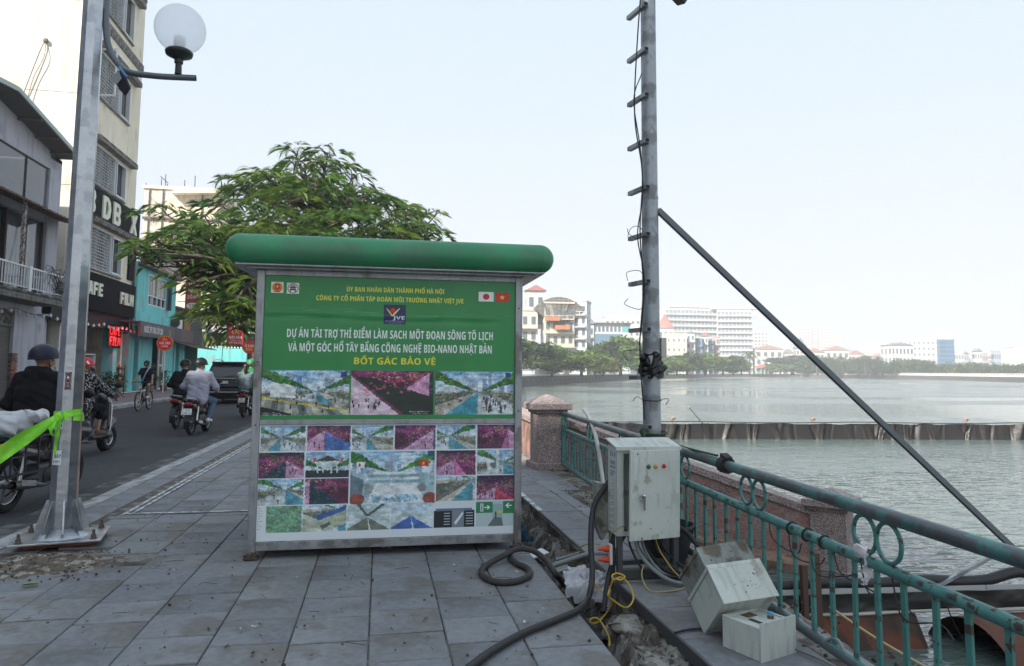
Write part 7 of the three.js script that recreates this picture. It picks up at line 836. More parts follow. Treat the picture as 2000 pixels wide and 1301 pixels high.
{
  // nearest group right of the kiosk
  const A = farHouse('stacked_house', 'cream house with stepped terraces and a red gabled box on its roof nearest the kiosk', 1000, 1050, 606, 150, { col: [0.72, 0.64, 0.54], f: 4, c: 3, balcony: 1.1, seed: 1, yaw: 0.1 });
  farHouse('rooftop_house', 'pale rooftop room with a red gable above the stepped cream house', 1028, 1064, 566, 152, { col: [0.74, 0.68, 0.6], base: 10.4, f: 2, c: 2, sideWin: 1, seed: 2, roof: { h: 1.2, col: [0.42, 0.08, 0.07] }, parapet: false, yaw: 0.1, category: 'house' });
  const B = farHouse('curved_roof_house', 'tall cream house with a curved top and orange awnings beside the lake', 1062, 1122, 592, 150, { col: [0.74, 0.66, 0.5], f: 5, c: 4, balcony: 0.9, seed: 3, yaw: 0.12, depth: 0.7 });
  { const h = atRange(1090, 592, 150).y - LAND; part(B, 'curved_roof', [place(new THREE.CylinderGeometry(7, 7, 5.2, 30, 1, false, Math.PI * 0.72, Math.PI * 0.56), [0, h - 5.6, -2.6], [Math.PI / 2, 0, 0])], mLedge); for (const [x, y] of [[-1.6, h * 0.78], [0.5, h * 0.66]]) part(B, 'orange_awning', [bar([x - 1.5, y, 1.0], [x + 1.5, y, 1.0], 1.2, 0.9)], M('orange_cloth', [0.42, 0.17, 0.09], 0.85)); }
  const C = farHouse('white_side_house', 'narrow white house with small side balconies next to the curved roof one', 1120, 1146, 588, 151, { col: [0.73, 0.73, 0.74], f: 6, c: 2, balcony: 0.8, seed: 4, yaw: -0.25, depth: 2.2 });
  farHouse('narrow_house', 'narrow white house with a grey sloping roof and dark doorways', 1144, 1160, 632, 165, { col: [0.6, 0.6, 0.62], f: 4, c: 2, balcony: 0.8, seed: 5, yaw: -0.2, depth: 2, roof: { h: 1.4, col: [0.2, 0.2, 0.21] } });
  const D = farHouse('blue_hall', 'wide low hall with a plain blue wall under a strip of windows', 1150, 1232, 634, 205, { col: [0.62, 0.66, 0.68], f: 1, c: 12, bare: true, seed: 6, depth: 0.5 });
  { const w = 12, h = atRange(1190, 634, 205).y - LAND; part(D, 'blue_wall', [span(-5.9, 3.4, 0, h - 2.6, 0.0, 0.25)], M('blue_panel', [0.10, 0.18, 0.26], 0.8)); for (let i = 0; i < 10; i++) part(D, 'window', [span(-5.6 + i * 1.15, -4.9 + i * 1.15, h - 2.0, h - 0.5, 0.0, 0.06)], mWinFar); part(D, 'green_banner', [span(3.6, 5.8, h - 2.0, h - 0.6, 0.1, 0.16)], M('teal_banner', [0.08, 0.33, 0.32], 0.8)); part(D, 'flat_roof', [span(-6.3, 6.3, h + 0.36, h + 0.6, -6.4, 0.9)], mLedge); }
  farHouse('far_villa', 'pale villa with roof garden behind the blue hall', 1182, 1252, 618, 285, { col: [0.7, 0.7, 0.68], f: 5, c: 7, balcony: 0.8, seed: 7 });
  farHouse('far_block', 'small pale block just left of the steel pole', 1216, 1262, 634, 250, { col: [0.72, 0.7, 0.68], f: 4, c: 4, seed: 8 });
  farHouse('cream_corner_house', 'cream house with a dark roof terrace just right of the steel pole', 1302, 1342, 652, 270, { col: [0.74, 0.7, 0.55], f: 4, c: 4, ww: 0.25, wh: 0.3, seed: 9, balcony: 0 });
  farHouse('spire_house', 'white house with a pointed red spire roof above the cream corner house', 1286, 1316, 640, 300, { col: [0.74, 0.73, 0.72], f: 4, c: 3, seed: 10, roof: { h: 6, hip: 1, col: [0.5, 0.12, 0.08] } });
  const tones = [[[0.66, 0.64, 0.6], 1342, 1358, 650, 'pale narrow house with a roof frame in the coloured row'], [[0.16, 0.33, 0.52], 1357, 1372, 662, 'bright blue narrow house in the coloured row'], [[0.62, 0.63, 0.66], 1371, 1384, 656, 'white narrow house with a red roof in the coloured row'], [[0.25, 0.36, 0.5], 1383, 1394, 667, 'slate blue narrow house in the coloured row'], [[0.56, 0.42, 0.4], 1393, 1406, 658, 'pinkish narrow house at the right end of the coloured row']];
  tones.forEach(([c, a, b, t, l], i) => farHouse('coloured_house', l, a, b, t, 275 + i * 3, { col: c, f: 5, c: 2, balcony: 1, seed: 20 + i, yaw: -0.3, depth: 1.6, roof: i === 2 ? { h: 1.6, col: [0.42, 0.1, 0.09] } : i === 0 ? { h: 0.9, col: [0.2, 0.24, 0.26] } : 0 }));
  // big hotel in two wings
  const H = (l, a, b, t, c, s) => farHouse('lakeside_hotel', l, a, b, t, 400, { col: [0.74, 0.74, 0.74], f: 11, c, win: M('hotel_window', [0.22, 0.25, 0.28], 0.3), balcony: 1.2, seed: s, wh: 0.6, ww: 0.78, depth: 0.45, yaw: s === 31 ? 0.16 : -0.06 });
  const h1 = H('left wing of the large white balconied hotel', 1298, 1404, 601, 13, 31), h2 = H('right wing of the large white balconied hotel', 1403, 1470, 604, 9, 32);
  for (const [h, t] of [[h1, 601], [h2, 604]]) { const hh = atRange(1380, t, 400).y - LAND; part(h, 'roof_sign', [...Array(9)].map((_, i) => box(1.1, 1.5 + (i % 3) * 0.4, 0.4, [-6 + i * 1.7, hh + 1.6, -2])), M('sign_grey', [0.42, 0.42, 0.45], 0.8)); part(h, 'roof_slab', [box(26, 0.5, 9, [0, hh + 0.65, -4])], M('white_slab', [0.7, 0.7, 0.7], 0.9)); }
  farHouse('faint_tower', 'faint pale tower standing in the haze right of the hotel', 1467, 1502, 648, 640, { col: [0.7, 0.66, 0.63], f: 12, c: 5, seed: 33 });
  [[1546, 1562, 642], [1562, 1590, 634], [1588, 1600, 638], [1598, 1626, 633], [1626, 1646, 646]].forEach(([a, b, t], i) => farHouse('hazy_tower', ['leftmost hazy tower of the distant cluster behind the brace', 'second hazy tower of the cluster, flat topped and broad', 'slim hazy tower in the middle of the distant cluster', 'tallest hazy tower of the distant cluster', 'rightmost lower hazy tower of the distant cluster'][i], a, b, t, 900, { col: [0.68, 0.63, 0.6], f: 16, c: 5, seed: 40 + i }));
  farHouse('pagoda_house', 'house with a grey blue pointed pagoda roof above the trees', 1556, 1578, 681, 430, { col: [0.7, 0.69, 0.67], f: 4, c: 3, seed: 50, roof: { h: 7, hip: 1, col: [0.12, 0.14, 0.18] } });
  [[1476, 1530, 682, 'low house with red roof left of the pagoda house', [0.42, 0.2, 0.16]], [1528, 1552, 690, 'small pale house between red roof and pagoda', [0.3, 0.25, 0.24]], [1574, 1612, 688, 'long red roofed house right of the pagoda house', [0.42, 0.19, 0.15]], [1614, 1660, 684, 'cream house with flat red roof below the hazy towers', [0.38, 0.2, 0.17]], [1656, 1690, 692, 'small red gabled house at the belt of trees', [0.42, 0.16, 0.14]], [1706, 1742, 697, 'red roofed low house left of the white offices', [0.45, 0.15, 0.13]]].forEach(([a, b, t, l, c], i) => farHouse('red_roof_house', l, a, b, t, 400 + i * 6, { col: [0.72, 0.68, 0.63], f: 3, c: 4, seed: 60 + i, roof: { h: 2.4, col: c }, category: 'house' }));
  farHouse('pale_office', 'pale office block standing alone above the trees', 1690, 1724, 668, 560, { col: [0.72, 0.72, 0.72], f: 7, c: 1, ww: 0.9, wh: 0.4, win: M('pale_band', [0.45, 0.48, 0.5], 0.6), seed: 70 });
  farHouse('office_wing', 'white office wing with a slate top left of the blue glass tower', 1736, 1786, 674, 350, { col: [0.74, 0.74, 0.74], f: 3, c: 7, seed: 71, roof: { h: 1.4, col: [0.16, 0.22, 0.25] } });
  farHouse('white_office', 'white office block with square blue windows left of the blue glass tower', 1784, 1838, 662, 350, { col: [0.75, 0.75, 0.76], f: 6, c: 6, ww: 0.42, wh: 0.42, win: M('slate_window', [0.16, 0.2, 0.27], 0.3), seed: 72 });
  const T = farHouse('glass_tower', 'blue glass office tower at right above the tree belt', 1837, 1866, 664, 348, { col: [0.12, 0.24, 0.38], f: 8, c: 2, win: mWinBlue, ww: 0.94, wh: 0.7, seed: 73, depth: 0.8 }); { const hh = atRange(1850, 664, 348).y - LAND; part(T, 'white_crown', [box(6.4, 3, 5, [-0.2, hh + 1.6, -2.6]), ...[...Array(6)].map((_, i) => box(0.6, 1.2, 0.3, [-2.4 + i, hh + 3.8, -1]))], M('crown_white', [0.7, 0.7, 0.7], 0.8)); }
  const r = rng(88); for (let i = 0; i < 9; i++) { const a = 1868 + i * 12.5, b = a + 11 + r() * 6; farHouse('shore_house', ['small white house with roof tank just right of the glass tower', 'pale blue low house second right of the glass tower', 'cream house with a dark attic third right of the glass tower', 'white flat roofed house fourth right of the glass tower', 'brownish house with red attic fifth right of the glass tower', 'pale pink house sixth right of the glass tower', 'white house with grey roof seventh right of the glass tower', 'low cream house eighth right of the glass tower', 'grey attic house last before the right edge block'][i], a, b, 684 + (i % 3) * 5 + r() * 6, 370 + (i % 3) * 30, { col: [[0.7, 0.7, 0.7], [0.4, 0.5, 0.6], [0.7, 0.66, 0.58], [0.72, 0.72, 0.72], [0.5, 0.4, 0.36]][i % 5], f: 3, c: 3, seed: 80 + i, roof: i % 2 ? { h: 1.5, col: [[0.35, 0.16, 0.13], [0.22, 0.22, 0.24]][(i >> 1) % 2] } : 0, category: 'house' }); }
  farHouse('edge_block', 'white windowless block at the right edge of the picture', 1981, 2040, 679, 300, { col: [0.75, 0.75, 0.75], f: 5, c: 3, bare: true, sideWin: 0, seed: 95 });
  // pavilion on the point
  const q = atRange(1494, 725, 380), p = thing('lake_pavilion', 'small green pavilion with a red hipped roof at the water edge', 'pavilion', [q.x, 0, q.z]); part(p, 'room', [box(7, 3, 5, [0, LAND + 1.5, 0])], M('pavilion_green', [0.12, 0.3, 0.25], 0.8)); part(p, 'roof', [place(new THREE.CylinderGeometry(0.25, Math.SQRT1_2, 1, 4, 1).rotateY(Math.PI / 4), [0, LAND + 4.1, 0], [0, 0, 0], [10, 2.0, 8])], M('red_tiles', [0.36, 0.1, 0.08], 0.85)); part(p, 'post', [-4, -2, 0, 2, 4].map((x) => box(0.3, 3, 0.3, [x, LAND + 1.5, 3.4])), mWhiteFrame);
  const b0 = onLevel(1424, 734.5, WATER), bo = thing('red_boat', 'small red and white boat moored at the embankment', 'boat', [b0.x, WATER, b0.z], 0.3); part(bo, 'hull', [place(plate([[-6, 1.1], [-5, 0.0], [5, 0.0], [6.5, 1.3]], 2.2), [0, 0, -1.1])], M('boat_red', [0.45, 0.16, 0.12], 0.6)); part(bo, 'cabin', [box(5, 1.2, 1.8, [-0.6, 1.7, 0])], mWhiteFrame);
}
// ---------------------------------------------------------------- foliage
const leafMat = (n, c) => M(n, c, 0.9, 0, { side: THREE.DoubleSide, transmission: 0.35, thickness: 0, specularIntensity: 0.3 });
function leafClump(seed, n, R, L, W) {                                 // a spray of separate leaf blades
  const r = rng(seed), P = []; 
  for (let i = 0; i < n; i++) { const d = V(r() - 0.5, (r() - 0.5) * 0.7, r() - 0.5).multiplyScalar(2 * R), f = V(r() - 0.5, r() * 0.5 - 0.35, r() - 0.5).normalize(), s = f.clone().cross(V(r() - 0.5, 1, r() - 0.5)).normalize(), l = L * (0.7 + r() * 0.6), w = W * (0.7 + r() * 0.6), a = d, b = d.clone().addScaledVector(f, l * 0.5).addScaledVector(s, w), c = d.clone().addScaledVector(f, l), e = d.clone().addScaledVector(f, l * 0.5).addScaledVector(s, -w); for (const q of [a, b, c, a, c, e]) P.push(q.x, q.y, q.z); }
  const g = new THREE.BufferGeometry(); g.setAttribute('position', new THREE.BufferAttribute(new Float32Array(P), 3)); g.computeVertexNormals(); g.setAttribute('uv', new THREE.BufferAttribute(new Float32Array(P.length / 3 * 2), 2)); return g;
}
const mLeaf = M('foliage', [0.95, 1.0, 1.02], 0.8, 0, { side: THREE.DoubleSide, specularIntensity: 0.4 }), mFrond = leafMat('feather_leaf', [1.2, 1.3, 1.25]), mBark = tex('bark', mottled(256, 0.7, [0.10, 0.08, 0.065], { blot: 0.5, grain: 0.4, freq: 6, seed: 310, streak: 0.4 }), 0.95, 0, { bumpMap: bumpRough, bumpScale: 0.02 });
const clumpA = leafClump(3, 16, 0.42, 0.36, 0.085), clumpB = leafClump(5, 14, 0.5, 0.42, 0.10);
function crownOf(seed, lobes, per, tones, size = 1) {                  // lobes: [x, y, z, rx, ry, rz]
  const r = rng(seed), mats = [], cols = [];
  for (const [x, y, z, a, b, c] of lobes) { const n = Math.round(per * Math.cbrt(a * b * c) ** 2), tone = tones[Math.floor(r() * tones.length)];
    for (let i = 0; i < n; i++) { const d = V(r() - 0.5, r() - 0.5, r() - 0.5).normalize(), k = 0.55 + 0.5 * Math.pow(r(), 0.6); const s = size * (0.75 + r() * 0.6); mats.push(mtx([x + d.x * a * k, y + d.y * b * k, z + d.z * c * k], [r() * 6.3, r() * 6.3, 0], s)); const v = 0.72 + r() * 0.6; cols.push(new THREE.Color().setRGB(tone[0] * v * (0.85 + r() * 0.3), tone[1] * v, tone[2] * v)); } }
  return [mats, cols];
}
const GREENS = [[0.062, 0.115, 0.028], [0.05, 0.1, 0.03], [0.085, 0.14, 0.03], [0.04, 0.08, 0.028]];
function roundTree(seed, H, R, tones = GREENS, per = 26) {             // prototype: lobes over a forked trunk, base at the origin
  const r = rng(seed), lobes = [], limbs = []; const n = 20;
  for (let i = 0; i < n; i++) { const a = i * 2.4 + r(), k = Math.sqrt((i + 0.5) / n) * R * 0.72, y = H * (0.86 - 0.36 * (k / R) ** 2 - 0.46 * r()); const s = R * (0.28 + 0.2 * r()); lobes.push([Math.cos(a) * k, y, Math.sin(a) * k, s, s * 0.72, s]); limbs.push(taper([[0, H * 0.1, 0], [Math.cos(a) * k * 0.3, H * 0.42, Math.sin(a) * k * 0.3], [Math.cos(a) * k, y, Math.sin(a) * k]], [0.05 * R * 0.7, 0.03 * R, 0.008 * R], 8, 5)); }
  const [m, c] = crownOf(seed + 1, lobes, per, tones, R * 0.3);
  const trunk = join([taper([[0, -0.4, 0], [0.05, H * 0.2, 0.02], [-0.03, H * 0.45, 0.05]], [0.075 * R, 0.055 * R, 0.04 * R], 8, 8), ...limbs]);
  return { m, c, trunk, geo: seed % 2 ? clumpA : clumpB };
}
function plantTree(o, p) { part(o, 'trunk', p.trunk, mBark, { raw: true }); const k = instanced(p.geo, mLeaf, p.m, p.c); k.name = 'crown'; k.userData.kind = 'stuff'; o.add(k); return o; }
{
  const P = [roundTree(11, 9, 4.6), roundTree(12, 9, 4.6, [[0.10, 0.16, 0.03], [0.075, 0.13, 0.03], [0.12, 0.17, 0.035]]), roundTree(13, 9, 4.6, [[0.04, 0.075, 0.03], [0.035, 0.065, 0.032], [0.05, 0.09, 0.035]]), roundTree(14, 9, 4.6, [[0.17, 0.16, 0.03], [0.13, 0.15, 0.03]])];
  // px of the trunk, px half width of the crown, py of the top, range, which prototype
  const row = [[1040, 52, 657, 122, 2, 'large dark green tree on the bank nearest the kiosk'], [1078, 36, 662, 128, 0, 'bushy tree second from the kiosk on the bank'], [1136, 42, 684, 138, 1, 'low light green tree below the narrow white houses'], [1162, 24, 668, 152, 0, 'upright tree before the blue hall'], [1178, 22, 695, 150, 3, 'small yellowing tree before the blue hall'], [1212, 42, 656, 166, 1, 'tall bright green tree left of the steel pole'], [1246, 30, 688, 182, 2, 'dark bushy tree directly behind the steel pole'], [1302, 34, 690, 196, 0, 'mid green tree right of the steel pole'], [1322, 22, 699, 190, 1, 'small light green tree right of the steel pole'], [1342, 28, 684, 215, 2, 'dark tree below the cream corner house'], [1378, 34, 690, 235, 1, 'broad light tree below the coloured houses'], [1412, 26, 692, 250, 0, 'rounded tree below the hotel left wing'], [1432, 24, 690, 262, 2, 'dark rounded tree below the hotel right wing'], [1448, 16, 702, 270, 1, 'small pale tree beside the palm'], [1492, 24, 692, 420, 0, 'tree behind the red roofed pavilion'], [1524, 18, 711, 350, 1, 'small bright tree right of the pavilion'], [1548, 46, 690, 365, 2, 'very broad dark tree on the point below the pagoda house'], [985, 44, 650, 104, 0, 'leafy bank tree standing behind the right side of the kiosk'], [930, 50, 635, 84, 2, 'dark bank tree standing behind the middle of the kiosk'], [850, 56, 620, 68, 1, 'light green bank tree standing behind the kiosk and flame tree']];
  for (const [px, hw, top, r, k, label] of row) { const q = atRange(px, 722, r), t = atRange(px, top, r).y - LAND, w = 1.22 * hw / FOCAL * r; const o = thing('lakeside_tree', label, 'tree', [q.x, LAND, q.z], px * 0.7); plantTree(o, P[k]); o.scale.set(w / 4.9, t / 9.4, w / 4.9); }
  // the belt on the far shore reads as one mass
  const r = rng(501), mats = [], cols = [];
  for (let i = 0; i < 150; i++) { const px = 1560 + r() * 520, rr = (px < 1700 ? 345 : 330 - (px - 1700) * 0.16) + r() * 34, q = atRange(px, 722, rr), top = atRange(px, lerp(693, 712, sstep(1620, 2000, px)) + r() * 16, rr).y, R = 2.6 + r() * 3; const tone = [[0.028, 0.058, 0.026], [0.04, 0.075, 0.028], [0.05, 0.09, 0.03], [0.03, 0.055, 0.035]][Math.floor(r() * 4)];
    for (let k = 0; k < 70; k++) { const d = V(r() - 0.5, r() - 0.5, r() - 0.5).normalize().multiplyScalar(0.6 + 0.45 * r()), h = top - LAND; mats.push(mtx([q.x + d.x * R, LAND + h * (0.52 + 0.46 * d.y), q.z + d.z * R], [r() * 6, r() * 6, 0], 1.5 + r() * 1.4)); const v = 0.7 + r() * 0.6; cols.push(new THREE.Color().setRGB(tone[0] * v, tone[1] * v, tone[2] * v)); } }
  stuff('tree_belt', instanced(clumpA, mLeaf, mats, cols), 'hazy belt of trees along the far shore at right');
  stuff('hedge', instanced(clumpA, mLeaf, ...shoreHedge), 'low dark hedge and shrubs behind the white embankment railing');
  // palms
  const palmLeaf = (() => { const out = []; for (let i = 0; i < 18; i++) { const a = i * 2.4, up = 0.9 - (i / 18) * 1.5, g = new THREE.PlaneGeometry(3.2, 0.5, 10, 2).translate(1.6, 0, 0).rotateX(-Math.PI / 2), p = g.attributes.position; for (let k = 0; k < p.count; k++) { const u = p.getX(k) / 3.2; p.setXYZ(k, p.getX(k) * (1 - 0.12 * u), up * p.getX(k) * (1 - u * 0.5) - 1.5 * u * u + Math.abs(p.getZ(k)) * -0.7, p.getZ(k) * (1 - u * u) * (1 + 0.6 * (k % 2))); } g.computeVertexNormals(); out.push(g.rotateY(a)); } return join(out); })();
  const mPalm = leafMat('palm_leaf', [0.07, 0.11, 0.045]);
  [[1464, 683, 300, 'tall royal palm standing at the bend of the embankment'], [1596, 690, 352, 'palm standing over the left of the far tree belt'], [1642, 692, 350, 'palm in the middle of the far tree belt'], [1690, 690, 345, 'palm below the pale office block'], [1716, 692, 342, 'rightmost palm over the far tree belt'], [1624, 695, 356, 'palm between two taller palms on the far shore']].forEach(([px, top, rr, l], i) => { const q = atRange(px, 722, rr), h = atRange(px, top, rr).y - LAND, o = thing('palm_tree', l, 'palm tree', [q.x, LAND, q.z], i); part(o, 'trunk', [taper([[0, -0.3, 0], [0.15, h * 0.5, 0], [0.1, h - 1.2, 0]], [0.42, 0.34, 0.28], 8, 8)], mBark); const c = part(o, 'fronds', palmLeaf, mPalm, { raw: true }); c.position.y = h - 1.6; if (!i) { c.scale.setScalar(1.5); } });
  // leafy trees behind the shed roof
  [[462, 60, 545, 62, 1, 'light green leafy tree rising over the canopy shed'], [512, 60, 560, 68, 1, 'light green leafy tree half hidden by the kiosk edge'], [420, 40, 585, 70, 0, 'bushy tree behind the red and white signs']].forEach(([px, hw, top, rr, k, l]) => { const q = atRange(px, 722, rr), t = atRange(px, top, rr).y, w = hw / FOCAL * rr; const o = thing('street_tree', l, 'tree', [q.x, 0, q.z], px); plantTree(o, P[k]); o.scale.set(w / 4.9, t / 9.4, w / 4.9); });
}
{ // potted plants in front of the cafe
  [[-36.9, 0.9, 'leafy potted plant on the far pavement left of the cafe table'], [-34.0, 1.2, 'tall potted plant beside the folding ladder'], [-38.2, 0.8, 'small potted plant before the cafe shelf'], [-45.8, 1.0, 'potted plant at the turquoise house door'], [-43.2, 1.3, 'bushy potted plant below the turquoise window']].forEach(([z, h, l], i) => { const o = thing('potted_plant', l, 'plant', [FX + 0.55, 0.035, z], i); part(o, 'pot', [lathe([[0.001, 0], [0.16, 0], [0.22, 0.32], [0.23, 0.36], [0.19, 0.36], [0.001, 0.3]])], M('pot', [[0.25, 0.1, 0.06], [0.2, 0.2, 0.2], [0.35, 0.33, 0.3]][i % 3], 0.8)); part(o, 'stem', [taper([[0, 0.3, 0], [0.03, h * 0.7, 0.02], [0, h, 0]], [0.03, 0.02, 0.01], 6, 6)], mBark); const r = rng(i + 70), m = [], c = []; for (let k = 0; k < 26; k++) { m.push(mtx([(r() - 0.5) * 0.4, 0.42 + r() * (h - 0.25), (r() - 0.5) * 0.4], [r() * 6, r() * 6, 0], 0.2 + r() * 0.16)); const v = 0.6 + r() * 0.8; c.push(new THREE.Color().setRGB(0.05 * v, 0.095 * v, 0.03 * v)); } const k = instanced(clumpB, mLeaf, m, c); k.name = 'foliage'; k.userData.kind = 'stuff'; o.add(k); });
}
// ---------------------------------------------------------------- feathery flame tree behind the kiosk
function frondGeo(seed) {                                              // twice pinnate leaf: side sprays of fine leaflets along a drooping stalk
  const r = rng(seed), P = [], L = 0.46, tri = (a, b, c) => P.push(a.x, a.y, a.z, b.x, b.y, b.z, c.x, c.y, c.z), at = (t) => V(t * L, 0.05 * Math.sin(t * 3) - 0.18 * t * t, 0);
  for (let i = 1; i <= 12; i++) { const t = i / 12, o = at(t), l = 0.15 * Math.sin(Math.PI * (0.16 + 0.8 * t)) + 0.02; for (const s of [-1, 1]) { const d = V(0.35, -0.12 + (r() - 0.5) * 0.2, s).normalize(), e = o.clone().addScaledVector(d, l), m = o.clone().addScaledVector(d, l * 0.5), w = V(0.0095, 0.004 * (r() - 0.5), 0); tri(o, m.clone().add(w), m.clone().sub(w)); tri(e, m.clone().sub(w), m.clone().add(w)); } }
  tri(at(0), at(0.5).add(V(0, 0.004, 0.006)), at(1)); tri(at(0), at(1), at(0.5).add(V(0, -0.004, -0.006)));
  const g = new THREE.BufferGeometry(); g.setAttribute('position', new THREE.BufferAttribute(new Float32Array(P), 3)); g.computeVertexNormals(); g.setAttribute('uv', new THREE.BufferAttribute(new Float32Array(P.length / 3 * 2), 2)); return g;
}
const frond = frondGeo(3);
function layers(seed, pads, dens, tones) {                              // pads: flat shelves of fronds [x, y, z, r, ry]
  const r = rng(seed), mats = [], cols = [];
  for (const [x, y, z, R, ry] of pads) { const n = Math.round(dens * R * R), tone = tones[Math.floor(r() * tones.length)];
    for (let i = 0; i < n; i++) { const a = r() * 6.283, k = Math.sqrt(r()) * R, yy = y + ry * (1 - (k / R) ** 2) * (0.4 + 0.6 * r()) - 0.12 * (k / R) - ry * 0.6 * r() * r(); mats.push(mtx([x + Math.cos(a) * k, yy, z + Math.sin(a) * k], [(r() - 0.5) * 0.9, -a + (r() - 0.5) * 1.6, (r() - 0.5) * 0.7 - 0.1], 0.5 + r() * 0.55)); const v = 0.7 + 0.6 * r(); cols.push(new THREE.Color().setRGB(tone[0] * v * (0.8 + r() * 0.4), tone[1] * v, tone[2] * v)); } }
  return [mats, cols];
}
const FLAME = [[0.055, 0.115, 0.022], [0.075, 0.14, 0.022], [0.04, 0.09, 0.022], [0.06, 0.11, 0.03], [0.10, 0.15, 0.022]];
{
  const o = thing('flame_tree', 'feathery flame tree with spreading layered crown behind the kiosk', 'tree', [0, 0, 0]), r = rng(71), base = V(-1.9, 0, -22);
  // shelves of leaves where the crown shows: px, py, depth, radius
  const S = [[575, 290, 22, 0.55], [640, 292, 22, 0.6], [600, 312, 21.5, 0.6], [655, 322, 22.3, 0.75], [690, 340, 22, 0.6], [520, 340, 21, 0.8], [470, 352, 21.5, 0.75], [560, 345, 22.5, 0.9], [620, 350, 21, 0.9], [500, 375, 22, 1.0], [565, 385, 20.5, 1.0], [640, 385, 21, 1.0], [700, 380, 22, 0.9], [735, 390, 22.5, 0.7], [450, 400, 21, 0.9], [520, 420, 20, 1.1], [590, 425, 20.5, 1.0], [665, 425, 20, 1.0], [730, 420, 21, 0.9], [775, 412, 21.5, 0.8], [815, 418, 22, 0.55], [838, 410, 22.4, 0.4], [790, 440, 21, 0.9], [750, 455, 20.5, 0.9], [840, 452, 22, 0.6], [700, 455, 20.5, 0.9], [860, 462, 22, 0.35], [405, 425, 20, 0.7], [375, 448, 19, 0.7], [430, 450, 19.5, 0.9], [340, 462, 18.5, 0.65], [310, 470, 18, 0.6], [285, 486, 17.5, 0.5], [265, 474, 17.5, 0.3], [330, 492, 18, 0.6], [365, 500, 18.5, 0.7], [395, 488, 19, 0.7], [420, 520, 19, 0.7], [440, 548, 19, 0.7], [395, 560, 18.5, 0.5], [430, 590, 18.5, 0.6], [470, 575, 19, 0.8], [480, 530, 19.5, 0.9], [470, 490, 19.5, 1.0], [380, 545, 18, 0.4], [450, 615, 18.5, 0.55], [490, 615, 19, 0.6], [415, 610, 18.3, 0.3], [560, 455, 20, 1.0], [620, 460, 20, 1.0], [500, 455, 19.5, 1.0]];
  const pads = S.map(([px, py, d, R]) => { const p = atRange(px, py, d); return [p.x, p.y, p.z, R, R * 0.36]; });
  for (const [x, y, z, R] of pads.slice()) for (let k = 0; k < 2; k++) pads.push([x + (r() - 0.5) * R * 1.5, y + (r() - 0.6) * 0.75, z - r() * 1.2, R * (0.4 + 0.3 * r()), R * 0.3]);
  for (let k = 0; k < 16; k++) { const p = atRange(385 + r() * 120, 500 + r() * 125, 18 + r() * 2); pads.push([p.x, p.y, p.z, 0.4 + 0.35 * r(), 0.25]); }
  for (let i = 0; i < 12; i++) { const a = r() * 6.283, k = 1.5 + r() * 4.2; pads.push([base.x + Math.cos(a) * k - 0.6, 7.6 - 0.42 * k + r() * 0.9, base.z - 1.5 - Math.abs(Math.sin(a)) * k * 0.9, 0.9 + r() * 0.6, 0.35]); }
  const limbs = [], heads = [[-0.6, 1.6, 0.5], [0.9, 1.9, -0.3], [-1.9, 1.2, 1.0], [2.0, 1.3, 0.2], [0.1, 2.5, -0.6], [-1.2, 0.9, 2.2]].map(([x, y, z]) => V(base.x + x, 2.9 + y, base.z + z)), fork = V(base.x + 0.05, 2.7, base.z);
  heads.forEach((h, i) => limbs.push(taper([fork, fork.clone().lerp(h, 0.5).add(V(0, -0.15, 0)), h], [0.17, 0.13, 0.09], 10, 7)));
  for (const [x, y, z, R] of pads) { const t = V(x, y - 0.1, z), h = heads.reduce((a, b) => (a.distanceTo(t) + (t.y < a.y ? 3 : 0) < b.distanceTo(t) + (t.y < b.y ? 3 : 0) ? a : b)), m = h.clone().lerp(t, 0.5); m.y += 0.22 - 0.1 * r(); m.x += (r() - 0.5) * 0.5; m.z += (r() - 0.5) * 0.5; limbs.push(taper([h, m, t], [0.07, 0.045, 0.016], 10, 5)); for (let k = 0; k < 4; k++) { const a = r() * 6.3, e = t.clone().add(V(Math.cos(a) * R * 0.8, 0.1 * r(), Math.sin(a) * R * 0.8)); limbs.push(taper([t.clone().lerp(m, 0.2 * r()), t.clone().lerp(e, 0.6).add(V(0, 0.06, 0)), e], [0.022, 0.014, 0.006], 5, 4)); } }
  part(o, 'trunk', [taper([[base.x, -0.1, base.z], [base.x + 0.1, 1.4, base.z], fork.toArray()], [0.3, 0.22, 0.2], 10, 10)], mBark); part(o, 'branches', limbs, mBark);
  const [m, c] = layers(8, pads, 84, FLAME), k = instanced(frond, mFrond, m, c); k.name = 'crown'; k.userData.kind = 'stuff'; o.add(k);
  const pods = []; for (let i = 0; i < 60; i++) { const q = pads[Math.floor(r() * S.length)], p = V(q[0] + (r() - 0.5) * q[3] * 1.4, q[1] - 0.1, q[2] + (r() - 0.5) * q[3]); pods.push(taper([p, [p.x + 0.03, p.y - 0.18, p.z], [p.x + 0.07 * (r() - 0.5), p.y - 0.36, p.z]], [0.012, 0.024, 0.008], 5, 4)); } part(o, 'seed_pods', pods, M('seed_pod', [0.035, 0.022, 0.018], 0.8), { stuff: true });
}
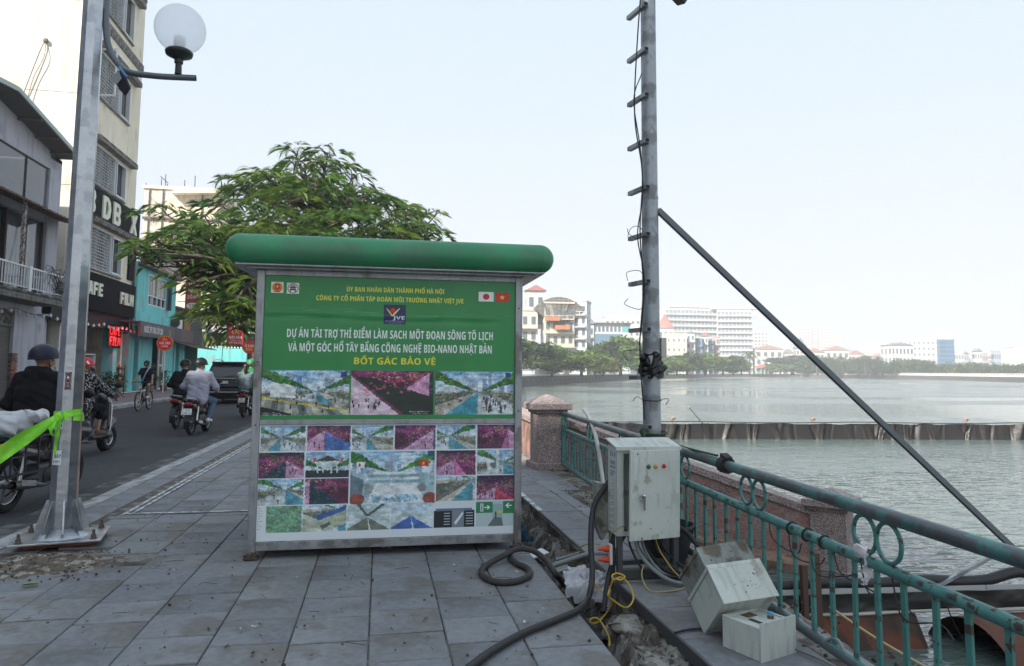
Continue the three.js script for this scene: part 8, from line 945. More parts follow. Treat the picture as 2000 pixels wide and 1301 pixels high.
// ---------------------------------------------------------------- bodies: tapered capsules joined smoothly and meshed by surface nets
function skinOver(bones, cell, k = 0.03, noise = 0, seed = 1) {        // bones: [a, b, ra, rb]
  const lo = [1e9, 1e9, 1e9], hi = [-1e9, -1e9, -1e9];
  const B = bones.map(([a, b, ra, rb]) => { const r = Math.max(ra, rb) + k + cell * 2; for (let i = 0; i < 3; i++) { lo[i] = Math.min(lo[i], a[i] - r, b[i] - r); hi[i] = Math.max(hi[i], a[i] + r, b[i] + r); } const d = [b[0] - a[0], b[1] - a[1], b[2] - a[2]]; return [...a, ...d, ra, rb - ra, d[0] * d[0] + d[1] * d[1] + d[2] * d[2] + 1e-9]; });
  const n = lo.map((l, i) => Math.ceil((hi[i] - l) / cell) + 1), [nx, ny, nz] = n, F = new Float32Array(nx * ny * nz);
  for (let z = 0, id = 0; z < nz; z++) for (let y = 0; y < ny; y++) for (let x = 0; x < nx; x++, id++) {
    const px = lo[0] + x * cell, py = lo[1] + y * cell, pz = lo[2] + z * cell; let d = 1;
    for (const b of B) { const ex = px - b[0], ey = py - b[1], ez = pz - b[2]; let t = (ex * b[3] + ey * b[4] + ez * b[5]) / b[8]; t = t < 0 ? 0 : t > 1 ? 1 : t; const qx = ex - t * b[3], qy = ey - t * b[4], qz = ez - t * b[5], e = Math.sqrt(qx * qx + qy * qy + qz * qz) - b[6] - t * b[7], h = Math.max(k - Math.abs(d - e), 0) / k; d = Math.min(d, e) - h * h * k * 0.25; }
    if (noise && Math.abs(d) < 0.05) d += noise * (vnoise(px * 11 + py * 7 + 40, py * 17 - pz * 9 + 40, 9999, seed) - 0.5) + noise * 0.6 * (vnoise(pz * 23 + py * 5 + 40, py * 31 + px * 13 + 40, 9999, seed + 3) - 0.5);
    F[id] = d;
  }
  const at = new Int32Array(F.length).fill(-1), P = [], I = [], off = [0, 1, nx, nx + 1, nx * ny, nx * ny + 1, nx * ny + nx, nx * ny + nx + 1], E12 = [[0, 1], [2, 3], [4, 5], [6, 7], [0, 2], [1, 3], [4, 6], [5, 7], [0, 4], [1, 5], [2, 6], [3, 7]];
  for (let z = 0; z < nz - 1; z++) for (let y = 0; y < ny - 1; y++) for (let x = 0; x < nx - 1; x++) {
    const id = x + nx * (y + ny * z); let s = 0; for (let c = 0; c < 8; c++) if (F[id + off[c]] < 0) s++; if (s === 0 || s === 8) continue;
    let cx = 0, cy = 0, cz = 0, m = 0; for (const [a, b] of E12) { const u = F[id + off[a]], v = F[id + off[b]]; if (u < 0 === v < 0) continue; const t = u / (u - v); cx += (a & 1) + t * ((b & 1) - (a & 1)); cy += (a >> 1 & 1) + t * ((b >> 1 & 1) - (a >> 1 & 1)); cz += (a >> 2) + t * ((b >> 2) - (a >> 2)); m++; }
    at[id] = P.length / 3; P.push(lo[0] + (x + cx / m) * cell, lo[1] + (y + cy / m) * cell, lo[2] + (z + cz / m) * cell);
  }
  const st = [1, nx, nx * ny];
  for (let z = 1; z < nz - 1; z++) for (let y = 1; y < ny - 1; y++) for (let x = 1; x < nx - 1; x++) { const id = x + nx * (y + ny * z); for (let ax = 0; ax < 3; ax++) { const u = F[id] < 0, v = F[id + st[ax]] < 0; if (u === v) continue; const s1 = st[(ax + 1) % 3], s2 = st[(ax + 2) % 3], q = [at[id], at[id - s1], at[id - s1 - s2], at[id - s2]]; if (u) I.push(q[0], q[1], q[2], q[0], q[2], q[3]); else I.push(q[0], q[2], q[1], q[0], q[3], q[2]); } }
  const g = new THREE.BufferGeometry(); g.setAttribute('position', new THREE.BufferAttribute(new Float32Array(P), 3)); g.setIndex(I); g.computeVertexNormals(); return boxUV(g);
}
const add = (a, b, s = 1) => [a[0] + b[0] * s, a[1] + b[1] * s, a[2] + b[2] * s], mixp = (a, b, t) => a.map((x, i) => lerp(x, b[i], t));
function ik(a, c, l1, l2, pole) { const A = v3(a), C = v3(c), d = C.clone().sub(A), L = Math.min(d.length(), (l1 + l2) * 0.999), u = d.normalize(), x = (l1 * l1 - l2 * l2 + L * L) / (2 * L), h = Math.sqrt(Math.max(0, l1 * l1 - x * x)), p = v3(pole).addScaledVector(u, -v3(pole).dot(u)).normalize(); return A.addScaledVector(u, x).addScaledVector(p, h).toArray(); }
// a head facing -z, chin to crown 0.225, neck joint at the origin; a hand gripping, wrist at the origin, fingers forward along -z and curled down
const headGeo = skinOver([[[0, 0.15, 0.005], [0, 0.165, -0.02], 0.074, 0.072], [[-0.022, 0.16, 0.01], [0.022, 0.16, 0.01], 0.066, 0.066], [[0, 0.09, -0.045], [0, 0.075, -0.07], 0.045, 0.03], [[-0.035, 0.085, -0.02], [0.035, 0.085, -0.02], 0.038, 0.038], [[0, 0.125, -0.088], [0, 0.108, -0.105], 0.009, 0.014], [[-0.03, 0.143, -0.08], [0.03, 0.143, -0.08], 0.014, 0.014], [[-0.016, 0.082, -0.092], [0.016, 0.082, -0.092], 0.009, 0.009], [[-0.083, 0.125, 0.008], [-0.086, 0.1, 0.003], 0.017, 0.012], [[0.083, 0.125, 0.008], [0.086, 0.1, 0.003], 0.017, 0.012], [[0, -0.02, 0.015], [0, 0.08, 0.005], 0.054, 0.05]], 0.007, 0.022);
const handGeo = (() => { const b = [[[0, 0, 0.02], [0, 0, -0.01], 0.026, 0.024], [[-0.02, 0, -0.02], [-0.026, 0, -0.075], 0.017, 0.014], [[0.02, 0, -0.02], [0.026, 0, -0.075], 0.017, 0.014], [[0, 0, -0.02], [0, 0.003, -0.075], 0.018, 0.014]]; [[-0.03, 0.036, 0.9], [-0.01, 0.042, 1], [0.011, 0.04, 0.97], [0.031, 0.032, 0.8]].forEach(([x, l, s]) => { const p0 = [x, 0.002, -0.078], p1 = [x * 1.04, -0.006, -0.078 - l], p2 = [x * 1.04, -0.03 * s, -0.084 - l * 0.98], p3 = [x * 1.02, -0.044 * s, -0.07 - l * 0.55]; b.push([p0, p1, 0.0095, 0.0088], [p1, p2, 0.0088, 0.008], [p2, p3, 0.008, 0.007]); }); b.push([[-0.026, -0.004, -0.025], [-0.052, -0.014, -0.055], 0.013, 0.0105], [[-0.052, -0.014, -0.055], [-0.046, -0.03, -0.085], 0.0102, 0.008]); return skinOver(b, 0.0055, 0.008); })();
const mirrorX = (g) => { const h = g.clone().applyMatrix4(new THREE.Matrix4().makeScale(-1, 1, 1)), p = h.attributes.position, n = h.attributes.normal; for (let i = 0; i < p.count; i += 3) for (const a of [p, n]) { const t = [a.getX(i + 1), a.getY(i + 1), a.getZ(i + 1)]; a.setXYZ(i + 1, a.getX(i + 2), a.getY(i + 2), a.getZ(i + 2)); a.setXYZ(i + 2, ...t); } return h; };
const skinTones = M('skin', [0.42, 0.24, 0.165], 0.6), skinTan = M('tanned_skin', [0.34, 0.185, 0.12], 0.6);
const cloth = (n, c, r = 0.9) => M(n, c, r, 0, { specularIntensity: 0.25, bumpMap: bumpFine, bumpScale: 0.002 });
// o: hip, lean, hands [left, right], feet [left, right], knee and elbow poles, look (turn of the head), cell
function person(label, at, turn, o) {
  const p = thing('person', label, 'person', at, turn), cell = o.cell ?? 0.016, S = o.size ?? 1, hip = o.hip, L = o.lean ?? 0.15, up = [0, Math.cos(L), -Math.sin(L)];
  const chest = add(hip, up, 0.36 * S), neck = add(hip, up, 0.53 * S), nk = add(neck, [0, 0.03, -0.02]), W = 0.175 * S, sh = [-1, 1].map((s) => add(add(hip, up, 0.47 * S), [s * W, 0, 0])), hp = [-1, 1].map((s) => add(hip, [s * 0.095 * S, 0, 0]));
  const el = sh.map((a, i) => ik(a, o.hands[i], 0.29 * S, 0.27 * S, o.elbow?.[i] ?? [(i ? 1 : -1) * 0.6, -0.7, 0.4])), kn = hp.map((a, i) => ik(a, o.feet[i], 0.43 * S, 0.43 * S, o.knee?.[i] ?? [(i ? 1 : -1) * 0.25, 0.5, -1]));
  const torso = (e) => [[add(hip, [-0.07 * S, 0, 0]), add(chest, [-0.085 * S, 0, 0]), 0.108 * S + e, 0.115 * S + e], [add(hip, [0.07 * S, 0, 0]), add(chest, [0.085 * S, 0, 0]), 0.108 * S + e, 0.115 * S + e], [chest, neck, 0.12 * S + e, 0.06 + e], [sh[0], sh[1], 0.062 * S + e, 0.062 * S + e]];
  const arm = (e, t = 1) => [0, 1].flatMap((i) => { const cuff = mixp(el[i], o.hands[i], Math.max(0, t)); return t < 0 ? [[sh[i], mixp(sh[i], el[i], 1 + t), 0.054 * S + e, 0.05 * S + e]] : [[sh[i], el[i], 0.053 * S + e, 0.042 * S + e], [el[i], cuff, 0.041 * S + e, lerp(0.041, 0.029, t) * S + e]]; });
  const leg = (e, t = 1) => [0, 1].flatMap((i) => { const c = mixp(kn[i], o.feet[i], Math.max(0, t)); return t < 0 ? [[hp[i], mixp(hp[i], kn[i], 1 + t), 0.088 * S + e, 0.07 * S + e]] : [[hp[i], kn[i], 0.086 * S + e, 0.058 * S + e], [kn[i], c, 0.057 * S + e, lerp(0.055, 0.036, t) * S + e]]; });
  const foot = (e) => [0, 1].map((i) => [add(o.feet[i], [0, -0.02, 0.03]), add(o.feet[i], [(i ? 1 : -1) * 0.02, -0.045, -0.15]), 0.036 + e, 0.03 + e]);
  const q = new THREE.Matrix4().compose(v3(nk), new THREE.Quaternion().setFromEuler(E(o.nod ?? 0, o.look ?? 0, 0)), V(S, S, S)), hd = headGeo.clone().applyMatrix4(q);
  const hs = [0, 1].map((i) => { const d = v3(o.hands[i]).sub(v3(el[i])).normalize(), g = i ? handGeo.clone() : mirrorX(handGeo); const z = d.clone().negate(), x = V(0, 1, 0).cross(z).normalize(), y = z.clone().cross(x); return g.applyMatrix4(new THREE.Matrix4().makeBasis(x, y, z).setPosition(...o.hands[i])); });
  part(p, 'body', mergeGeometries([skinOver([...torso(-0.02), ...arm(-0.008), ...leg(-0.01), ...foot(-0.012), [neck, nk, 0.052, 0.05]], cell, 0.03), hd, ...hs]), o.skin ?? skinTones, { raw: true });
  if (o.top) { const t = part(p, o.top.name ?? 'jacket', skinOver([...torso(o.top.fat ?? 0.018), ...arm(o.top.fat ?? 0.016, o.top.sleeve ?? 0.93), ...(o.top.hood ? [[add(neck, [-0.08, 0.01, 0.08]), add(neck, [0.08, 0.01, 0.08]), 0.075, 0.075], [add(neck, [0, -0.1, 0.11]), add(neck, [0, 0, 0.08]), 0.06, 0.06]] : []), ...(o.top.skirt ? [[add(hip, [-0.1, -0.03, 0.02]), add(hip, [0.1, -0.03, 0.02]), 0.135, 0.135], [add(hip, [-0.12, -0.1, 0.08]), add(hip, [0.12, -0.1, 0.08]), 0.09, 0.09]] : [])], cell * 0.85, 0.035, 0.022, turn * 9 + 7 | 0), o.top.m, { raw: true }); if (o.top.hood) part(t, 'white_seam', [tube([add(sh[0], [-0.02, 0.05, 0.06]), add(sh[0], [0.0, 0.0, 0.10]), add(chest, [-0.13, 0.02, 0.11])], 0.007, 14, 5)], mWhiteFrame); }
  if (o.legs) part(p, o.legs.name ?? 'trousers', skinOver([...leg(0.014, o.legs.len ?? 0.93), [hp[0], hp[1], 0.105 * S, 0.105 * S], [add(hip, [0, 0.06, 0]), hip, 0.1 * S, 0.1 * S]], cell, 0.035, 0.014, 5), o.legs.m, { raw: true });
  if (o.shoes) for (const i of [0, 1]) part(p, 'shoe', skinOver([foot(0.008)[i], [add(o.feet[i], [0, -0.015, 0.02]), add(o.feet[i], [0, -0.04, 0.035]), 0.04, 0.04]], 0.011, 0.02), o.shoes, { raw: true });
  const onHead = (g) => g.map((h) => h.applyMatrix4(q));
  if (o.helmet) { const h = part(p, 'helmet', onHead([place(new THREE.SphereGeometry(0.135, 28, 16, 0, 6.2832, 0, 1.75), [0, 0.165, 0.0], [0.06, 0, 0], [0.95, 0.98, 1.1]), place(torus(0.128, 0.011, [0, 0, 0], [Math.PI / 2, 0, 0], 30, 6), [0, 0.142, 0.002], [0.06, 0, 0], [0.95, 1, 1.09]), place(new THREE.SphereGeometry(0.11, 18, 8, Math.PI * 1.12, Math.PI * 0.76, 1.3, 0.42), [0, 0.15, -0.07], [0, 0, 0], [0.95, 0.6, 1.1])]), M('helmet_paint', o.helmet, 0.38, 0, { specularIntensity: 0.6 }), {}); if (o.logo) part(h, 'emblem', onHead([place(cyl(0.035, 0.035, 0.012), [0.112, 0.2, 0.05], [0, 0, -1.15]), place(cyl(0.03, 0.03, 0.012), [-0.1, 0.21, -0.06], [0, 0, 1.15])]), mWhiteFrame); part(p, 'chin_strap', onHead([tube([[-0.1, 0.12, 0.01], [-0.075, 0.045, -0.02], [0, 0.035, -0.045], [0.075, 0.045, -0.02], [0.1, 0.12, 0.01]], 0.006, 20, 5)]), mDark); }
  if (o.hair) part(p, 'hair', onHead([place(crumple(new THREE.SphereGeometry(0.108, 24, 16, 0, 6.3, 0, 1.95), 0.008, 40, 3), [0, 0.165, 0.014], [-0.35, 0, 0], [0.95, 0.92, 1.06]), ...(o.hair === 2 ? [taper([[0, 0.18, 0.09], [0, 0.06, 0.11], [0, -0.1, 0.1]], [0.05, 0.055, 0.025], 8, 10)] : [])]), M('black_hair', [0.012, 0.01, 0.01], 0.5));
  if (o.mask) part(p, 'face_mask', onHead([place(new THREE.SphereGeometry(0.075, 20, 12, Math.PI * 1.05, Math.PI * 0.9, 0.9, 1.3), [0, 0.088, -0.035], [0, 0, 0], [0.95, 0.75, 1.0])]), cloth('mask_cloth', o.mask));
  part(p, 'eyes', onHead([-1, 1].map((s) => ball(0.011, [s * 0.031, 0.124, -0.083], [1.2, 0.75, 0.8], 10))), M('eye_dark', [0.03, 0.02, 0.015], 0.2)); part(p, 'mouth', onHead([ball(0.02, [0, 0.081, -0.097], [1, 0.22, 0.3], 10)]), M('lips', [0.28, 0.1, 0.08], 0.6));
  return [p, { neck, chest, hip, sh, el, kn }];
}
// ---------------------------------------------------------------- two-wheelers: forward is -z, origin on the ground below the middle
const mTyre = M('tyre', [0.016, 0.016, 0.017], 0.85, 0, { bumpMap: bumpFine, bumpScale: 0.004 }), mChrome = M('bright_metal', [0.5, 0.5, 0.5], 0.25, 0.9), mEngine = M('engine_grey', [0.13, 0.13, 0.135], 0.5, 0.6), mBlackPlastic = M('black_plastic_panel', [0.014, 0.014, 0.015], 0.4);
function wheel(p, name, z, R, w, spokes) { const g = part(p, name, [torus(R - w, w, [0, R, z], [0, Math.PI / 2, 0], 40, 12)], mTyre); part(g, 'rim', [torus(R - w * 1.9, w * 0.32, [0, R, z], [0, Math.PI / 2, 0], 36, 8), cyl(0.045, 0.045, w * 2.2, [0, R, z], [0, 0, Math.PI / 2], 14)], mChrome); part(g, 'spokes', [...Array(spokes)].map((_, i) => { const a = i / spokes * 6.2832; return rod([(i % 2 - 0.5) * 0.03, R + 0.03 * Math.sin(a), z + 0.03 * Math.cos(a)], [0, R + (R - w * 1.8) * Math.sin(a), z + (R - w * 1.8) * Math.cos(a)], spokes < 12 ? 0.014 : 0.0025, spokes < 12 ? 0.01 : 0.0025, 6); }), spokes < 12 ? mEngine : mChrome); return g; }
function plateTex(a, b) { return canvasTex(256, 196, (g) => { g.fillStyle = '#e8eae8'; g.fillRect(0, 0, 256, 196); g.strokeStyle = '#222'; g.lineWidth = 6; g.strokeRect(5, 5, 246, 186); fitText(g, a, 128, 52, 150, 60, '#15171a'); fitText(g, b, 128, 138, 214, 76, '#15171a'); }); }
function motorbike(label, at, turn, { paint, accent = [0.03, 0.03, 0.032], plate: pt, scooter = false, rack = false, lamp = true }) {
  const b = thing(scooter ? 'scooter' : 'motorbike', label, scooter ? 'scooter' : 'motorbike', at, turn), mP = M('bike_paint', paint, 0.3, 0, { clearcoat: 0.6 }), mA = M('bike_accent', accent, 0.4), R = scooter ? 0.235 : 0.285, w = scooter ? 0.055 : 0.045, zr = 0.6, zf = -0.62;
  wheel(b, 'rear_wheel', zr, R, w, scooter ? 6 : 5); wheel(b, 'front_wheel', zf, R, w * 0.9, scooter ? 6 : 5);
  part(b, 'rear_mudguard', [place(new THREE.CylinderGeometry(R + 0.03, R + 0.03, 0.13, 20, 1, true, -0.4, 1.7), [0, R, zr], [0, 0, Math.PI / 2]), bar([0, R + 0.22, zr + 0.12], [0, R + 0.04, zr + 0.34], 0.14, 0.015)], M('mudguard', [0.014, 0.014, 0.015], 0.5, 0, { side: THREE.DoubleSide }));
  part(b, 'front_mudguard', [place(new THREE.CylinderGeometry(R + 0.025, R + 0.025, 0.12, 20, 1, true, -1.2, 1.9), [0, R, zf], [0, 0, Math.PI / 2])], M('mudguard_paint', paint, 0.3, 0, { side: THREE.DoubleSide }));
  part(b, 'fork', [-0.07, 0.07].map((x) => rod([x, R, zf], [x * 0.8, 0.86, zf + 0.24], 0.02, 0.02, 8)), mChrome);
  part(b, 'handlebar', [tube([[-0.34, 0.99, -0.24], [-0.2, 1.0, -0.3], [0, 0.94, -0.35], [0.2, 1.0, -0.3], [0.34, 0.99, -0.24]], 0.013, 30, 8)], mBlackSteel); for (const s of [-1, 1]) { part(b, 'grip', [rod([s * 0.25, 0.995, -0.28], [s * 0.36, 0.988, -0.225], 0.018, 0.018, 10)], mDark); const m = part(b, 'mirror_arm', [rod([s * 0.2, 1.0, -0.3], [s * 0.3, 1.16, -0.3], 0.006, 0.006, 6)], mBlackSteel); part(m, 'mirror', [ball(0.062, [s * 0.33, 1.19, -0.3], [1.15, 0.8, 0.25], 14)], mBlackPlastic); }
  part(b, 'headstock_cowl', [skinOver([[[0, 0.92, -0.38], [0, 0.98, -0.34], 0.09, 0.06], [[-0.06, 0.93, -0.36], [0.06, 0.93, -0.36], 0.06, 0.06]], 0.018, 0.04)], mP, { raw: false });
  if (scooter) {
    part(b, 'front_shield', [skinOver([[[-0.17, 0.45, -0.34], [-0.12, 0.85, -0.4], 0.035, 0.04], [[0.17, 0.45, -0.34], [0.12, 0.85, -0.4], 0.035, 0.04], [[0, 0.4, -0.42], [0, 0.9, -0.44], 0.05, 0.06], [[-0.15, 0.3, -0.33], [0.15, 0.3, -0.33], 0.07, 0.07], [[0, 0.42, -0.55], [0, 0.52, -0.74], 0.1, 0.07], [[-0.1, 0.35, -0.36], [0.1, 0.35, -0.36], 0.05, 0.05], [[-0.08, 0.65, -0.42], [0.08, 0.65, -0.42], 0.06, 0.06]], 0.018, 0.06)], mP); part(b, 'shield_trim', [tube([[-0.2, 0.42, -0.33], [-0.16, 0.86, -0.4], [0, 0.96, -0.44], [0.16, 0.86, -0.4], [0.2, 0.42, -0.33], [0.17, 0.3, -0.3]], 0.011, 40, 6)], mChrome);
    part(b, 'floorboard', [rbox(0.34, 0.05, 0.42, 0.02, [0, 0.29, -0.1])], mA); part(b, 'rear_body', [skinOver([[[0, 0.52, 0.2], [0, 0.58, 0.78], 0.15, 0.1], [[-0.12, 0.42, 0.3], [-0.1, 0.48, 0.72], 0.12, 0.09], [[0.12, 0.42, 0.3], [0.1, 0.48, 0.72], 0.12, 0.09]], 0.022, 0.06)], mP); part(b, 'seat', [skinOver([[[0, 0.73, 0.08], [0, 0.75, 0.62], 0.09, 0.08], [[-0.08, 0.72, 0.2], [-0.07, 0.74, 0.58], 0.07, 0.06], [[0.08, 0.72, 0.2], [0.07, 0.74, 0.58], 0.07, 0.06]], 0.02, 0.05)], mBlackPlastic);
  } else {
    part(b, 'leg_shield', [skinOver([[[-0.15, 0.42, -0.28], [-0.11, 0.78, -0.36], 0.035, 0.04], [[0.15, 0.42, -0.28], [0.11, 0.78, -0.36], 0.035, 0.04], [[0, 0.5, -0.3], [0, 0.85, -0.38], 0.05, 0.06]], 0.02, 0.05)], mP); part(b, 'frame_body', [skinOver([[[0, 0.5, -0.2], [0, 0.55, 0.1], 0.07, 0.09], [[0, 0.6, 0.1], [0, 0.68, 0.78], 0.1, 0.065], [[-0.07, 0.55, 0.2], [-0.06, 0.66, 0.75], 0.07, 0.05], [[0.07, 0.55, 0.2], [0.06, 0.66, 0.75], 0.07, 0.05]], 0.02, 0.05)], mP);
    part(b, 'seat', [skinOver([[[0, 0.72, -0.06], [0, 0.77, 0.66], 0.07, 0.06], [[-0.07, 0.72, 0.1], [-0.06, 0.76, 0.6], 0.06, 0.05], [[0.07, 0.72, 0.1], [0.06, 0.76, 0.6], 0.06, 0.05]], 0.02, 0.05)], mBlackPlastic); part(b, 'grab_rail', [tube([[-0.12, 0.74, 0.5], [-0.13, 0.8, 0.75], [0, 0.83, 0.86], [0.13, 0.8, 0.75], [0.12, 0.74, 0.5]], 0.012, 24, 7)], mChrome);
  }
  part(b, 'engine', [rbox(0.2, 0.22, 0.34, 0.04, [0, 0.33, 0.02]), place(cyl(0.085, 0.085, 0.24), [0, 0.3, 0.05], [0, 0, Math.PI / 2]), cyl(0.07, 0.07, 0.22, [0, 0.37, -0.18], [1.2, 0, 0])], mEngine); part(b, 'swing_arm', [-0.08, 0.08].map((x) => bar([x, 0.32, 0.1], [x, R, zr], 0.03, 0.05)), mEngine); part(b, 'shock', [-0.11, 0.11].map((x) => rod([x, R + 0.03, zr - 0.02], [x, 0.64, zr - 0.1], 0.024, 0.02, 10)), mChrome);
  const ex = part(b, 'exhaust', [taper([[0.1, 0.26, -0.1], [0.14, 0.22, 0.15], [0.15, 0.26, 0.4], [0.16, 0.3, 0.78]], [0.02, 0.022, 0.05, 0.045], 20, 12)], mEngine); part(ex, 'tailpipe', [rod([0.16, 0.3, 0.76], [0.16, 0.305, 0.82], 0.02, 0.02, 10)], mBlackSteel); part(ex, 'heat_guard', [bar([0.205, 0.28, 0.45], [0.205, 0.315, 0.7], 0.01, 0.06)], mChrome);
  part(b, 'tail_light', [rbox(0.16, 0.07, 0.06, 0.02, [0, 0.7, 0.84])], M('red_lens', [0.3, 0.015, 0.015], 0.25)); for (const s of [-1, 1]) part(b, 'indicator', [ball(0.03, [s * 0.13, 0.68, 0.82], [1.2, 0.8, 0.8], 10)], M('amber_lens', [0.5, 0.2, 0.03], 0.3));
  part(b, 'headlight', [ball(0.07, [0, 0.9, -0.45], [1.2, 0.8, 0.5], 16)], M('clear_lens', [0.5, 0.5, 0.5], 0.15)); part(b, 'foot_peg', [rod([-0.24, 0.27, 0.0], [0.24, 0.27, 0.0], 0.014, 0.014, 8), rod([-0.22, 0.31, 0.42], [0.22, 0.31, 0.42], 0.012, 0.012, 8)], mBlackSteel); part(b, 'side_stand', [rod([-0.09, 0.25, 0.1], [-0.17, 0.12, 0.32], 0.012, 0.012, 7)], mBlackSteel);
  if (pt) { const q = part(b, 'number_plate', [place(rbox(0.19, 0.14, 0.006, 0.003), [0, 0.54, 0.90], [-0.25, 0, 0])], mWhiteFrame); part(q, 'plate_print', place(new THREE.PlaneGeometry(0.182, 0.134), [0, 0.541, 0.9042], [-0.25, 0, 0]), tex('plate_print', plateTex(...pt), 0.5), { keepUV: true }); part(b, 'plate_bracket', [bar([0, 0.66, 0.8], [0, 0.5, 0.88], 0.05, 0.03)], mBlackSteel); }
  return b;
}
const H = (x = 0.3) => [[-x, 1.0, -0.2], [x, 1.0, -0.2]], rider = { hip: [0, 0.84, 0.2], lean: 0.2, hands: H(), feet: [[-0.2, 0.33, 0.02], [0.2, 0.33, 0.02]] };
const mDenim = cloth('denim', [0.09, 0.13, 0.2]), mBlackCloth = cloth('black_cloth', [0.014, 0.013, 0.015]), mWhiteShoe = cloth('white_shoe', [0.6, 0.6, 0.58]);
{
  // near motorbike with a load on its rack, and its rider
  const N = [-3.72, -0.1, -8.95], nt = -0.10, nb = motorbike('black motorbike with a white sack on its rear rack at the left edge', N, nt, { paint: [0.025, 0.024, 0.026], plate: ['29-X5', '123.67'] });
  part(nb, 'cargo_rack', [...[-0.26, 0.26].flatMap((x) => [bar([x, 0.78, 0.25], [x, 0.78, 1.05], 0.025, 0.025), bar([x, 0.42, 0.3], [x, 0.42, 1.0], 0.02, 0.02), ...[0.3, 0.53, 0.76, 1.0].map((z) => bar([x, 0.42, z], [x, 0.78, z], 0.016, 0.016)), bar([x, 0.6, 0.3], [x, 0.6, 1.0], 0.014, 0.014)]), ...[0.3, 0.55, 0.8, 1.03].map((z) => bar([-0.26, 0.78, z], [0.26, 0.78, z], 0.02, 0.02)), bar([-0.26, 0.42, 1.0], [0.26, 0.42, 1.0], 0.02, 0.02)], mBlackSteel); part(nb, 'orange_lens', [rbox(0.16, 0.09, 0.05, 0.02, [0.24, 0.7, 1.03])], M('orange_lens', [0.5, 0.12, 0.02], 0.3)); part(nb, 'green_net', [tube([[-0.2, 0.8, 0.6], [-0.22, 0.85, 0.95], [0.05, 0.84, 1.08], [0.2, 0.8, 0.95], [0.24, 0.76, 1.0]], 0.016, 40, 6)], M('green_net', [0.03, 0.09, 0.06], 0.9));
  const sk = thing('white_sack', 'white sack tied on the rear rack of the black motorbike', 'sack', [N[0], N[1], N[2]], nt); part(sk, 'sack', skinOver([[[-0.24, 0.91, 0.6], [0.12, 0.91, 0.66], 0.12, 0.13], [[-0.2, 0.9, 0.85], [0.1, 0.9, 0.86], 0.11, 0.12], [[0.12, 0.94, 0.72], [0.26, 0.98, 0.66], 0.09, 0.035]], 0.014, 0.05, 0.03, 3), M('sack_white', [0.52, 0.53, 0.55], 0.6), { raw: true }); part(sk, 'tied_end', [crumple(place(ball(0.09, [0, 0, 0], [1.3, 0.75, 0.9], 22), [0.27, 0.99, 0.66]), 0.035, 24, 6)], M('sack_film', [0.6, 0.6, 0.62], 0.4));
  person('rider in a black hooded jacket and navy helmet on the loaded motorbike', N, nt, { ...rider, hip: [0, 0.86, 0.16], lean: 0.12, size: 1.06, look: -0.45, cell: 0.014, skin: skinTan, top: { m: mBlackCloth, hood: 1, fat: 0.03, skirt: 0 }, legs: { m: cloth('dark_shorts', [0.02, 0.02, 0.025]), name: 'shorts', len: 0.1 }, shoes: cloth('sandal', [0.03, 0.025, 0.02]), helmet: [0.012, 0.014, 0.035] });
  // scooter with the rider in a dotted blouse
  const Sx = [-5.0, -0.1, -13.75], st = -0.2; motorbike('dark scooter with a chrome edged front shield heading right behind the lamp post', Sx, st, { paint: [0.03, 0.03, 0.034], scooter: 1 });
  const dots = canvasTex(512, 512, (g) => { g.fillStyle = '#0b0b0c'; g.fillRect(0, 0, 512, 512); const r = rng(5); for (let i = 0; i < 210; i++) { const x = r() * 512, y = r() * 512; for (const dx of [0, 512, -512]) for (const dy of [0, 512, -512]) { g.fillStyle = '#d9d9d6'; g.beginPath(); g.ellipse(x + dx, y + dy, 9, 6, r(), 0, 6.3); g.fill(); } } }); repeatTex(dots, 0.42);
  person('rider in a black blouse with white dots and a red helmet on the scooter', Sx, st, { ...rider, hip: [0, 0.86, 0.3], lean: 0.18, size: 0.96, look: -0.2, feet: [[-0.1, 0.38, -0.12], [0.1, 0.38, -0.12]], top: { m: tex('dotted_cloth', dots, 0.85), name: 'blouse', skirt: 1, fat: 0.024 }, legs: { m: mBlackCloth, len: 0.35 }, shoes: cloth('brown_sandal', [0.12, 0.07, 0.05]), helmet: [0.5, 0.015, 0.02], logo: 1 });
  // man in a pale jacket, the rider in black beside him
  const G = [-4.12, -0.1, -17.85], gt = -0.06; motorbike('black motorbike with a white number plate in the middle of the road', G, gt, { paint: [0.03, 0.012, 0.014], plate: ['36-B7', '554.72'] });
  person('man in a pale grey jacket and dark helmet riding away in mid road', G, gt, { ...rider, hip: [0, 0.84, 0.22], lean: 0.22, size: 1.08, look: -0.3, top: { m: cloth('pale_jacket', [0.31, 0.31, 0.37]), fat: 0.034, skirt: 1 }, legs: { m: mDenim }, shoes: mWhiteShoe, helmet: [0.015, 0.016, 0.02] });
  const K = [-4.95, -0.1, -19.8]; motorbike('dark motorbike mostly hidden beyond the man in the pale jacket', K, -0.05, { paint: [0.02, 0.02, 0.024] }); person('rider all in black with a round dark helmet beyond the pale jacket', K, -0.05, { ...rider, size: 1.06, top: { m: mBlackCloth, fat: 0.03, skirt: 1 }, legs: { m: mBlackCloth }, shoes: mBlackCloth, helmet: [0.02, 0.02, 0.022] });
  // pair on the motorbike beside the kiosk edge
  const D = [-4.1, -0.1, -23.95]; motorbike('motorbike with two riders passing close to the kiosk edge', D, -0.04, { paint: [0.02, 0.02, 0.02], plate: ['29-U8', '494.86'] });
